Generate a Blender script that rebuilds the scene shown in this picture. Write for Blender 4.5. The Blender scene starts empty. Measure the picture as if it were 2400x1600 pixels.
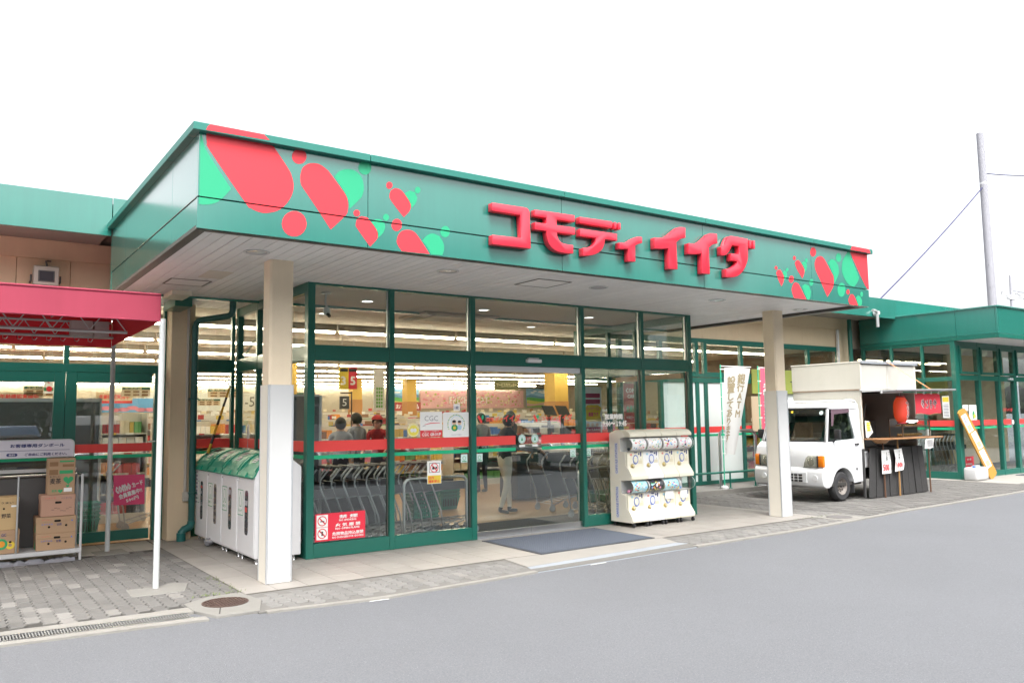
import bpy, bmesh, math, random
from mathutils import Vector, Matrix
random.seed(11)
SC = bpy.context.scene
COL = SC.collection
R = math.radians
PI = math.pi

# ------------------------------------------------------------------ camera
cam_d = bpy.data.cameras.new('camera'); cam = bpy.data.objects.new('camera', cam_d); COL.objects.link(cam)
SC.camera = cam
cam_d.sensor_width = 36.0; cam_d.lens = 36.0*1901.5/2400.0
cam_d.clip_start = 0.05; cam_d.clip_end = 1500
_yaw, _pit, _rol = 0.6141, 0.0928, -0.0138
_f = Vector((math.sin(_yaw)*math.cos(_pit), math.cos(_yaw)*math.cos(_pit), math.sin(_pit)))
_r = Vector((math.cos(_yaw), -math.sin(_yaw), 0)); _u = _r.cross(_f)
_r2 = _r*math.cos(_rol)+_u*math.sin(_rol); _u2 = -_r*math.sin(_rol)+_u*math.cos(_rol)
mw = Matrix.Identity(4)
for i in range(3):
    mw[i][0] = _r2[i]; mw[i][1] = _u2[i]; mw[i][2] = -_f[i]
mw[0][3], mw[1][3], mw[2][3] = -1.675, -6.862, 1.6
cam.matrix_world = mw

# ------------------------------------------------------------------ sky, sun, exposure (bright overcast)
SUN_EL, SUN_AZ = R(58), R(200)
world = bpy.data.worlds.new('World'); SC.world = world; world.use_nodes = True
nt = world.node_tree; nt.nodes.clear()
sky = nt.nodes.new('ShaderNodeTexSky'); sky.sky_type = 'NISHITA'; sky.sun_disc = False
sky.sun_elevation = SUN_EL; sky.sun_rotation = SUN_AZ
sky.air_density = 1.0; sky.dust_density = 6.0; sky.ozone_density = 0.6
hsv = nt.nodes.new('ShaderNodeHueSaturation'); hsv.inputs['Saturation'].default_value = 0.12; hsv.inputs['Value'].default_value = 1.0
bg = nt.nodes.new('ShaderNodeBackground'); bg.inputs['Strength'].default_value = 0.15
wo = nt.nodes.new('ShaderNodeOutputWorld')
nt.links.new(sky.outputs[0], hsv.inputs['Color']); nt.links.new(hsv.outputs[0], bg.inputs['Color']); nt.links.new(bg.outputs[0], wo.inputs['Surface'])
sun_d = bpy.data.lights.new('sun', 'SUN'); sun_d.energy = 0.9; sun_d.angle = R(25); sun_d.color = (1, .97, .93)
sun = bpy.data.objects.new('sun', sun_d); COL.objects.link(sun)
# light travels from the sun: azimuth measured clockwise from +Y
_sd = Vector((math.sin(SUN_AZ)*math.cos(SUN_EL), math.cos(SUN_AZ)*math.cos(SUN_EL), math.sin(SUN_EL)))
sun.rotation_euler = (-_sd).to_track_quat('-Z', 'Y').to_euler()
sun.location = (0, 0, 30)
SC.view_settings.view_transform = 'Standard'; SC.view_settings.look = 'None'
SC.view_settings.exposure = 1.66; SC.view_settings.gamma = 1.0; SC.view_settings.use_curve_mapping = False
SC.cycles.use_denoising = True
SC.cycles.max_bounces = 10; SC.cycles.transparent_max_bounces = 24; SC.cycles.glossy_bounces = 4; SC.cycles.diffuse_bounces = 5
SC.cycles.caustics_reflective = False; SC.cycles.caustics_refractive = False
SC.cycles.sample_clamp_indirect = 6.0

# ------------------------------------------------------------------ materials
MATS = {}
def M(name, col, rough=.5, metal=0., nz=0., ns=6., bump=0., bs=40., rnd=0., spec=.5, coat=0., emit=None, estr=0., streak=0., trans=0., speck=None, dirt=0., grain=None):
    if name in MATS: return MATS[name]
    m = bpy.data.materials.new(name); m.use_nodes = True; MATS[name] = m
    t = m.node_tree; N = t.nodes; L = t.links; b = N['Principled BSDF']
    c4 = (*col, 1)
    b.inputs['Base Color'].default_value = c4; b.inputs['Roughness'].default_value = rough; b.inputs['Metallic'].default_value = metal
    b.inputs['Specular IOR Level'].default_value = spec; b.inputs['Coat Weight'].default_value = coat; b.inputs['Coat Roughness'].default_value = .16 if coat >= 1 else .05; b.inputs['Coat IOR'].default_value = 1.6 if coat >= 1 else 1.5
    m.diffuse_color = c4
    geo = None; cur = None
    def pos():
        nonlocal geo
        if geo is None: geo = N.new('ShaderNodeNewGeometry')
        return geo.outputs['Position']
    def noise(scale, detail=4, vec=None, rgh=.55):
        n = N.new('ShaderNodeTexNoise'); n.inputs['Scale'].default_value = scale; n.inputs['Detail'].default_value = detail; n.inputs['Roughness'].default_value = rgh
        L.new(vec or pos(), n.inputs['Vector']); return n.outputs['Fac']
    def math_(op, a, bb, cc=None):
        n = N.new('ShaderNodeMath'); n.operation = op
        for i, x in enumerate((a, bb, cc)):
            if x is None: continue
            if isinstance(x, (int, float)): n.inputs[i].default_value = x
            else: L.new(x, n.inputs[i])
        return n.outputs[0]
    def scale_by(fac):
        nonlocal cur
        mx = N.new('ShaderNodeVectorMath'); mx.operation = 'SCALE'
        if cur is None: mx.inputs[0].default_value = col
        else: L.new(cur, mx.inputs[0])
        L.new(fac, mx.inputs['Scale']); cur = mx.outputs[0]
    if nz:
        f = noise(ns); scale_by(math_('MULTIPLY_ADD', f, 2*nz, 1-nz))
    if rnd:
        oi = N.new('ShaderNodeObjectInfo'); scale_by(math_('MULTIPLY_ADD', oi.outputs['Random'], 2*rnd, 1-rnd))
    if streak:
        mp = N.new('ShaderNodeMapping'); mp.inputs['Scale'].default_value = (9, 9, .7); L.new(pos(), mp.inputs['Vector'])
        f = noise(1.0, 5, mp.outputs[0], .7); scale_by(math_('MULTIPLY_ADD', f, 2*streak, 1-streak))
    def mixto(fac, colour):
        nonlocal cur
        mx = N.new('ShaderNodeMix'); mx.data_type = 'RGBA'
        if cur is None: mx.inputs['A'].default_value = c4
        else: L.new(cur, mx.inputs['A'])
        mx.inputs['B'].default_value = (*colour, 1); L.new(fac, mx.inputs['Factor']); cur = mx.outputs['Result']
    if grain: scale_by(math_('MULTIPLY_ADD', noise(grain[0], 2), 2*grain[1], 1-grain[1]))
    if dirt:
        f = noise(2.3, 7, None, .68); f = math_('SUBTRACT', f, .52); f = math_('MULTIPLY', f, 4.5*dirt); n = N.new('ShaderNodeClamp'); L.new(f, n.inputs[0])
        mixto(n.outputs[0], (col[0]*.35+.02, col[1]*.33+.018, col[2]*.3+.014))
    if speck:
        v = N.new('ShaderNodeTexVoronoi'); v.inputs['Scale'].default_value = speck[0]; L.new(pos(), v.inputs['Vector'])
        f = math_('LESS_THAN', v.outputs['Distance'], speck[1]); mixto(f, speck[2])
    if cur is not None: L.new(cur, b.inputs['Base Color'])
    if bump:
        bn = N.new('ShaderNodeBump'); bn.inputs['Strength'].default_value = bump; bn.inputs['Distance'].default_value = .01
        L.new(noise(bs, 6), bn.inputs['Height']); L.new(bn.outputs[0], b.inputs['Normal'])
    if emit: b.inputs['Emission Color'].default_value = (*emit, 1); b.inputs['Emission Strength'].default_value = estr
    if trans:
        tr = N.new('ShaderNodeBsdfTranslucent'); tr.inputs['Color'].default_value = c4; mx = N.new('ShaderNodeMixShader'); mx.inputs[0].default_value = trans
        out = N['Material Output']; L.new(b.outputs[0], mx.inputs[1]); L.new(tr.outputs[0], mx.inputs[2]); L.new(mx.outputs[0], out.inputs[0])
    return m

def glass(name, tint=(.93, .96, .95), base=.035, opac=0.0, ocol=(.05, .06, .06)):
    if name in MATS: return MATS[name]
    m = bpy.data.materials.new(name); m.use_nodes = True; MATS[name] = m
    t = m.node_tree; N = t.nodes; L = t.links; N.clear()
    out = N.new('ShaderNodeOutputMaterial'); tr = N.new('ShaderNodeBsdfTransparent'); tr.inputs[0].default_value = (*tint, 1)
    gl = N.new('ShaderNodeBsdfGlossy'); gl.inputs['Roughness'].default_value = 0.0; gl.inputs['Color'].default_value = (.95, .97, .97, 1)
    lw = N.new('ShaderNodeLayerWeight'); lw.inputs['Blend'].default_value = .5
    p = N.new('ShaderNodeMath'); p.operation = 'POWER'; L.new(lw.outputs['Facing'], p.inputs[0]); p.inputs[1].default_value = 5
    q = N.new('ShaderNodeMath'); q.operation = 'MULTIPLY_ADD'; L.new(p.outputs[0], q.inputs[0]); q.inputs[1].default_value = .9; q.inputs[2].default_value = base
    mx = N.new('ShaderNodeMixShader'); L.new(q.outputs[0], mx.inputs[0]); L.new(gl.outputs[0], mx.inputs[2])
    if opac:
        df = N.new('ShaderNodeBsdfDiffuse'); df.inputs[0].default_value = (*ocol, 1); m2 = N.new('ShaderNodeMixShader'); m2.inputs[0].default_value = opac
        L.new(tr.outputs[0], m2.inputs[1]); L.new(df.outputs[0], m2.inputs[2]); L.new(m2.outputs[0], mx.inputs[1])
    else: L.new(tr.outputs[0], mx.inputs[1])
    L.new(mx.outputs[0], out.inputs[0]); return m

# ------------------------------------------------------------------ mesh builder
class MB:
    def __init__(s): s.v = []; s.f = []; s.m = []
    def add(s, vs, fs, mi=0):
        o = len(s.v); s.v += [tuple(p) for p in vs]; s.f += [tuple(i+o for i in f) for f in fs]; s.m += [mi]*len(fs); return s
    def box(s, x0, x1, y0, y1, z0, z1, mi=0):
        return s.add([(x0,y0,z0),(x1,y0,z0),(x1,y1,z0),(x0,y1,z0),(x0,y0,z1),(x1,y0,z1),(x1,y1,z1),(x0,y1,z1)],
            [(0,3,2,1),(4,5,6,7),(0,1,5,4),(1,2,6,5),(2,3,7,6),(3,0,4,7)], mi)
    def prism(s, pts, ax, a, b, mi=0):
        """pts in the plane across axis ax: x->(y,z) y->(x,z) z->(x,y)"""
        def P(p, d): return (d,p[0],p[1]) if ax == 'x' else (p[0],d,p[1]) if ax == 'y' else (p[0],p[1],d)
        n = len(pts)
        return s.add([P(p,a) for p in pts]+[P(p,b) for p in pts], [tuple(range(n-1,-1,-1)), tuple(range(n,2*n))]+[(i,(i+1)%n,(i+1)%n+n,i+n) for i in range(n)], mi)
    def cyl(s, p0, p1, r, n=12, r2=None, mi=0, caps=True):
        p0 = Vector(p0); p1 = Vector(p1); r2 = r if r2 is None else r2
        d = (p1-p0).normalized(); a = d.orthogonal().normalized(); b = d.cross(a)
        vs = []
        for p, rr in ((p0,r),(p1,r2)):
            for i in range(n):
                t = 2*PI*i/n; vs.append(p+a*(rr*math.cos(t))+b*(rr*math.sin(t)))
        fs = [(i,(i+1)%n,(i+1)%n+n,i+n) for i in range(n)]
        if caps: fs += [tuple(range(n-1,-1,-1)), tuple(range(n,2*n))]
        return s.add(vs, fs, mi)
    def tube(s, path, r, n=8, mi=0):
        P = [Vector(p) for p in path]; k = len(P); vs = []
        T = [((P[min(i+1,k-1)]-P[max(i-1,0)])).normalized() for i in range(k)]
        a = T[0].orthogonal().normalized()
        for i in range(k):
            a = (a-T[i]*a.dot(T[i])); a = a.normalized() if a.length > 1e-6 else T[i].orthogonal().normalized()
            b = T[i].cross(a)
            vs += [P[i]+a*(r*math.cos(2*PI*j/n))+b*(r*math.sin(2*PI*j/n)) for j in range(n)]
        fs = []
        for i in range(k-1):
            for j in range(n): fs.append((i*n+j, i*n+(j+1)%n, (i+1)*n+(j+1)%n, (i+1)*n+j))
        fs += [tuple(range(n-1,-1,-1)), tuple((k-1)*n+j for j in range(n))]
        return s.add(vs, fs, mi)
    def lathe(s, prof, c, n=20, ax='z', mi=0, caps=True):
        vs = []; k = len(prof)
        for r, h in prof:
            for j in range(n):
                t = 2*PI*j/n; a, b = r*math.cos(t), r*math.sin(t)
                vs.append((c[0]+a,c[1]+b,c[2]+h) if ax == 'z' else (c[0]+a,c[1]+h,c[2]+b) if ax == 'y' else (c[0]+h,c[1]+a,c[2]+b))
        fs = [(i*n+j, i*n+(j+1)%n, (i+1)*n+(j+1)%n, (i+1)*n+j) for i in range(k-1) for j in range(n)]
        if caps and prof[0][0] > 1e-5: fs.append(tuple(range(n-1,-1,-1)))
        if caps and prof[-1][0] > 1e-5: fs.append(tuple((k-1)*n+j for j in range(n)))
        return s.add(vs, fs, mi)
    def ball(s, c, r, n=12, m=8, sc=(1,1,1), mi=0):
        vs = []; 
        for i in range(m+1):
            ph = PI*i/m
            for j in range(n):
                t = 2*PI*j/n; vs.append((c[0]+r*sc[0]*math.sin(ph)*math.cos(t), c[1]+r*sc[1]*math.sin(ph)*math.sin(t), c[2]+r*sc[2]*math.cos(ph)))
        fs = [(i*n+j,(i+1)*n+j,(i+1)*n+(j+1)%n,i*n+(j+1)%n) for i in range(m) for j in range(n)]
        return s.add(vs, fs, mi)
    def xf(s, fn, a=0):
        s.v = s.v[:a]+[tuple(fn(*p)) for p in s.v[a:]]; return s
    def n(s): return len(s.v)

def rotz(cx, cy, ang):
    c, sn = math.cos(ang), math.sin(ang)
    return lambda x, y, z: (cx+(x-cx)*c-(y-cy)*sn, cy+(x-cx)*sn+(y-cy)*c, z)

WL = {}
def wl(o): return WL[o.name] if o is not None else Vector((0,0,0))
def props(o, label=None, cat=None, group=None, kind=None):
    if label: o['label'] = label
    if cat: o['category'] = cat
    if group: o['group'] = group
    if kind: o['kind'] = kind
    return o
def mesh_of(mb, name, mats, off, bevel=0, seg=1, smooth=True, ang=35):
    me = bpy.data.meshes.new(name)
    me.from_pydata([(p[0]-off[0],p[1]-off[1],p[2]-off[2]) for p in mb.v], [], mb.f)
    for m in (mats if isinstance(mats, (list, tuple)) else [mats]): me.materials.append(m)
    if isinstance(mats, (list, tuple)) and len(mats) > 1: me.polygons.foreach_set('material_index', mb.m)
    bm = bmesh.new(); bm.from_mesh(me)
    bmesh.ops.remove_doubles(bm, verts=bm.verts, dist=1e-5)
    bmesh.ops.recalc_face_normals(bm, faces=bm.faces)
    if bevel:
        es = [e for e in bm.edges if len(e.link_faces) == 2 and e.calc_face_angle(0) > R(28)]
        bmesh.ops.bevel(bm, geom=es, offset=bevel, segments=seg, affect='EDGES', clamp_overlap=True, profile=.5)
    bm.to_mesh(me); bm.free()
    if smooth:
        me.polygons.foreach_set('use_smooth', [True]*len(me.polygons)); me.set_sharp_from_angle(angle=R(ang))
    return me
def link(name, me, loc, parent=None):
    o = bpy.data.objects.new(name, me); COL.objects.link(o)
    loc = Vector(loc); o.location = loc-wl(parent)
    if parent is not None: o.parent = parent
    WL[o.name] = loc
    return o
def build(name, mb, mats, parent=None, bevel=0, seg=1, smooth=True, ang=35, **kw):
    xs = [p[0] for p in mb.v]; ys = [p[1] for p in mb.v]; zs = [p[2] for p in mb.v]
    c = Vector(((min(xs)+max(xs))/2, (min(ys)+max(ys))/2, min(zs)))
    return props(link(name, mesh_of(mb, name, mats, c, bevel, seg, smooth, ang), c, parent), **kw)
def root(name, loc, label=None, cat=None, group=None, kind=None, parent=None):
    return props(link(name, None, loc, parent), label, cat, group, kind)
def bx(name, x0, x1, y0, y1, z0, z1, mat, parent=None, bevel=0, **kw):
    return build(name, MB().box(x0,x1,y0,y1,z0,z1), mat, parent, bevel, **kw)
def copy_tree(o, loc, **kw):
    """copy a thing with its parts and sub-parts to a new place"""
    r = o.copy(); COL.objects.link(r); r.location = loc; WL[r.name] = Vector(loc)
    props(r, **kw)
    for ch in list(o.children):
        c = ch.copy(); COL.objects.link(c); c.parent = r; WL[c.name] = WL[r.name]+c.location
        for g in list(ch.children):
            d = g.copy(); COL.objects.link(d); d.parent = c; WL[d.name] = WL[c.name]+d.location
    return r
_TX = {}
def txmesh(s, bold, align):
    k = (s, bold, align)
    if k not in _TX:
        c = bpy.data.curves.new('t', 'FONT'); c.body = s; c.size = 1; c.resolution_u = 1 if len(s) > 3 else 2; c.offset = bold; c.align_x = align; c.space_line = .86
        o = bpy.data.objects.new('t', c); COL.objects.link(o)
        me = bpy.data.meshes.new_from_object(o.evaluated_get(bpy.context.evaluated_depsgraph_get()))
        _TX[k] = ([v.co.copy() for v in me.vertices], [tuple(p.vertices) for p in me.polygons])
        bpy.data.objects.remove(o); bpy.data.curves.remove(c); bpy.data.meshes.remove(me)
    return _TX[k]
def thick(vs, fs, b):
    """heavier strokes: the glyphs laid three times, slightly shifted"""
    if b <= 0: return [(p.x,p.y,0) for p in vs], list(fs)
    V = []; F_ = []
    for i, (dx, dy) in enumerate(((-b,-b*.5),(b,-b*.5),(0,b))):
        o = len(V); V += [(p.x+dx,p.y+dy,i) for p in vs]; F_ += [tuple(k+o for k in f) for f in fs]
    return V, F_
def text(s, org, U, V, w, h, mat, parent, bold=.012, lift=.0015, name='lettering', vert=False):
    """lettering filling a w x h box whose lower left corner is org"""
    if vert: s = '\n'.join(s)
    vs, fs = txmesh(s, 0, 'CENTER' if vert else 'LEFT'); vs, fs = thick(vs, fs, bold)
    x0 = min(p[0] for p in vs); x1 = max(p[0] for p in vs); y0 = min(p[1] for p in vs); y1 = max(p[1] for p in vs)
    U = Vector(U); V = Vector(V); Nn = U.cross(V); o = Vector(org)+Nn*lift
    mb = MB(); mb.v = [tuple(o+U*((p[0]-x0)/(x1-x0)*w)+V*((p[1]-y0)/(y1-y0)*h)+Nn*(.0003*p[2])) for p in vs]; mb.f = list(fs); mb.m = [0]*len(fs)
    return flat(name, mb, mat, parent)
def flat(name, mb, mat, parent, **kw):
    xs = [p[0] for p in mb.v]; ys = [p[1] for p in mb.v]; zs = [p[2] for p in mb.v]
    c = Vector(((min(xs)+max(xs))/2, (min(ys)+max(ys))/2, (min(zs)+max(zs))/2))
    me = bpy.data.meshes.new(name); me.from_pydata([(p[0]-c[0],p[1]-c[1],p[2]-c[2]) for p in mb.v], [], mb.f)
    for m in (mat if isinstance(mat, (list, tuple)) else [mat]): me.materials.append(m)
    if isinstance(mat, (list, tuple)): me.polygons.foreach_set('material_index', mb.m)
    return props(link(name, me, c, parent), **kw)
def disc(mb, c, U, V, rx, ry=None, n=20, mi=0):
    ry = rx if ry is None else ry; U = Vector(U); V = Vector(V); c = Vector(c)
    return mb.add([c+U*(rx*math.cos(2*PI*i/n))+V*(ry*math.sin(2*PI*i/n)) for i in range(n)], [tuple(range(n))], mi)
def ring(mb, c, U, V, r0, r1, n=24, mi=0, sy=1.):
    U = Vector(U); V = Vector(V); c = Vector(c)
    vs = [c+U*(r*math.cos(2*PI*i/n))+V*(r*sy*math.sin(2*PI*i/n)) for r in (r0,r1) for i in range(n)]
    return mb.add(vs, [(i,(i+1)%n,(i+1)%n+n,i+n) for i in range(n)], mi)
def quad(mb, o, U, V, w, h, mi=0):
    o = Vector(o); U = Vector(U); V = Vector(V); return mb.add([o,o+U*w,o+U*w+V*h,o+V*h], [(0,1,2,3)], mi)
XU, ZU, YU = (1,0,0), (0,0,1), (0,1,0)
def arc(c, r, a0, a1, n, plane='xz', d=0):
    out = []
    for i in range(n+1):
        t = R(a0+(a1-a0)*i/n); a, b = c[0]+r*math.cos(t), c[1]+r*math.sin(t)
        out.append((a,d,b) if plane == 'xz' else (d,a,b) if plane == 'yz' else (a,b,d))
    return out

# palette
mGREEN = M('green_painted_metal', (.010,.115,.085), .3, nz=.06, ns=3, spec=.5, coat=.15, dirt=.03)
mGREENF = M('green_fascia_paint', (.016,.160,.127), .22, nz=.07, ns=1.1, streak=.12, spec=.6, coat=1.0, bump=.03, bs=1.5)
mCOPE = M('green_coping_paint', (.016,.160,.127), .45, nz=.06, ns=2, streak=.06)
mDGREEN = M('dark_green_pipe', (.01,.09,.08), .35, nz=.15, ns=20)
mBEIGE = M('cream_render', (.66,.53,.36), .8, nz=.06, ns=3, bump=.15, bs=90, streak=.05, dirt=.10)
mWHITE = M('white_paint', (.52,.525,.52), .4, nz=.03, ns=5)
mWHITEP = M('white_plastic', (.7,.7,.69), .35)
mCREAMP = M('cream_plastic', (.66,.63,.51), .35)
mGREYP = M('light_grey_paint', (.55,.56,.57), .45, nz=.04)
mSOFFIT = M('white_soffit_board', (.74,.735,.72), .55, nz=.06, ns=2, streak=.08, rnd=.04, dirt=.10)
mCEIL = M('ceiling_board', (.64,.58,.51), .8, nz=.04, ns=1.5)
mDGREY = M('dark_grey_metal', (.09,.09,.09), .5, nz=.1)
mSTEEL = M('brushed_steel', (.55,.56,.57), .3, 1., nz=.06, ns=40)
mCHROME = M('chrome', (.75,.76,.77), .12, 1.)
mBLACK = M('black_plastic', (.02,.02,.022), .45)
mRED = M('red_vinyl', (.66,.035,.05), .45, spec=.4)
mREDS = M('red_stripe', (.78,.06,.055), .5)
mVGREEN = M('green_vinyl', (.02,.33,.165), .45, spec=.4)
mGREENS = M('green_stripe', (.01,.42,.2), .5)
mSIGNRED = M('red_acrylic', (.62,.03,.055), .3, spec=.5, coat=.2)
mYELLOW = M('yellow_print', (.75,.55,.05), .6)
mWPRINT = M('white_print', (.82,.82,.8), .6)
mBPRINT = M('black_print', (.015,.015,.02), .6)
mNAVY = M('navy_print', (.04,.05,.16), .6)
mGPRINT = M('green_print', (.03,.32,.12), .6)
mRPRINT = M('red_print', (.7,.04,.05), .6)
mPINK = M('pink_print', (.7,.08,.2), .6)
mBLUEP = M('blue_print', (.05,.15,.55), .6)
mWOOD = M('wood_floor', (.36,.21,.10), .4, nz=.15, ns=4, streak=.1)
gCLEAR = glass('window_glass', base=.065)
gDOOR = glass('door_glass', base=.09, tint=(.9,.94,.93))
TUBE_STR = 17.0
LETTERS={'ko':[(2.874,3.793),(3.285,3.8),(3.327,3.795),(3.353,3.767),(3.362,3.365),(2.873,3.358),(2.874,3.457),(3.238,3.465),(3.229,3.708),(2.873,3.707)],'mo':[(3.419,3.795),(3.97,3.806),(3.971,3.729),(3.718,3.724),(3.717,3.662),(3.975,3.669),(3.974,3.587),(3.718,3.581),(3.726,3.533),(3.751,3.494),(3.809,3.47),(3.942,3.468),(3.94,3.373),(3.806,3.367),(3.71,3.378),(3.638,3.412),(3.594,3.469),(3.578,3.537),(3.576,3.582),(3.423,3.577),(3.421,3.659),(3.574,3.662),(3.574,3.725),(3.417,3.723)],'de1':[(4.039,3.799),(4.527,3.808),(4.524,3.73),(4.04,3.728)],'d1':[(4.558,3.806),(4.591,3.805),(4.589,3.728),(4.555,3.727)],'d2':[(4.623,3.807),(4.658,3.808),(4.655,3.729),(4.62,3.727)],'de2':[(4.042,3.666),(4.596,3.673),(4.594,3.59),(4.41,3.589),(4.398,3.532),(4.358,3.462),(4.281,3.41),(4.177,3.377),(4.081,3.365),(4.08,3.453),(4.162,3.47),(4.227,3.498),(4.266,3.539),(4.277,3.587),(4.04,3.582)],'xi':[(4.628,3.577),(4.722,3.586),(4.803,3.623),(4.885,3.667),(4.947,3.682),(4.992,3.681),(4.991,3.61),(4.933,3.595),(4.877,3.567),(4.872,3.376),(4.763,3.372),(4.765,3.518),(4.709,3.508),(4.626,3.502)],'i1':[(5.197,3.702),(5.303,3.708),(5.412,3.747),(5.513,3.814),(5.592,3.868),(5.659,3.884),(5.733,3.889),(5.729,3.758),(5.653,3.74),(5.566,3.687),(5.572,3.352),(5.422,3.345),(5.427,3.597),(5.329,3.578),(5.195,3.567)],'i2':[(5.778,3.699),(5.887,3.706),(5.993,3.744),(6.089,3.812),(6.162,3.861),(6.222,3.876),(6.313,3.879),(6.311,3.753),(6.226,3.733),(6.148,3.681),(6.151,3.347),(6.002,3.341),(6.008,3.593),(5.915,3.575),(5.774,3.564)],'da':[(6.381,3.723),(6.443,3.746),(6.497,3.835),(6.548,3.874),(6.623,3.886),(6.913,3.883),(6.902,3.662),(6.881,3.576),(6.811,3.468),(6.705,3.384),(6.604,3.35),(6.456,3.337),(6.455,3.44),(6.524,3.455),(6.612,3.491),(6.677,3.539),(6.684,3.565),(6.555,3.56),(6.56,3.655),(6.722,3.66),(6.728,3.766),(6.591,3.763),(6.559,3.713),(6.498,3.645),(6.436,3.614),(6.38,3.611)],'d3':[(6.938,3.873),(6.982,3.874),(6.975,3.766),(6.931,3.765)],'d4':[(7.015,3.875),(7.057,3.876),(7.05,3.766),(7.008,3.765)]}
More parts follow.
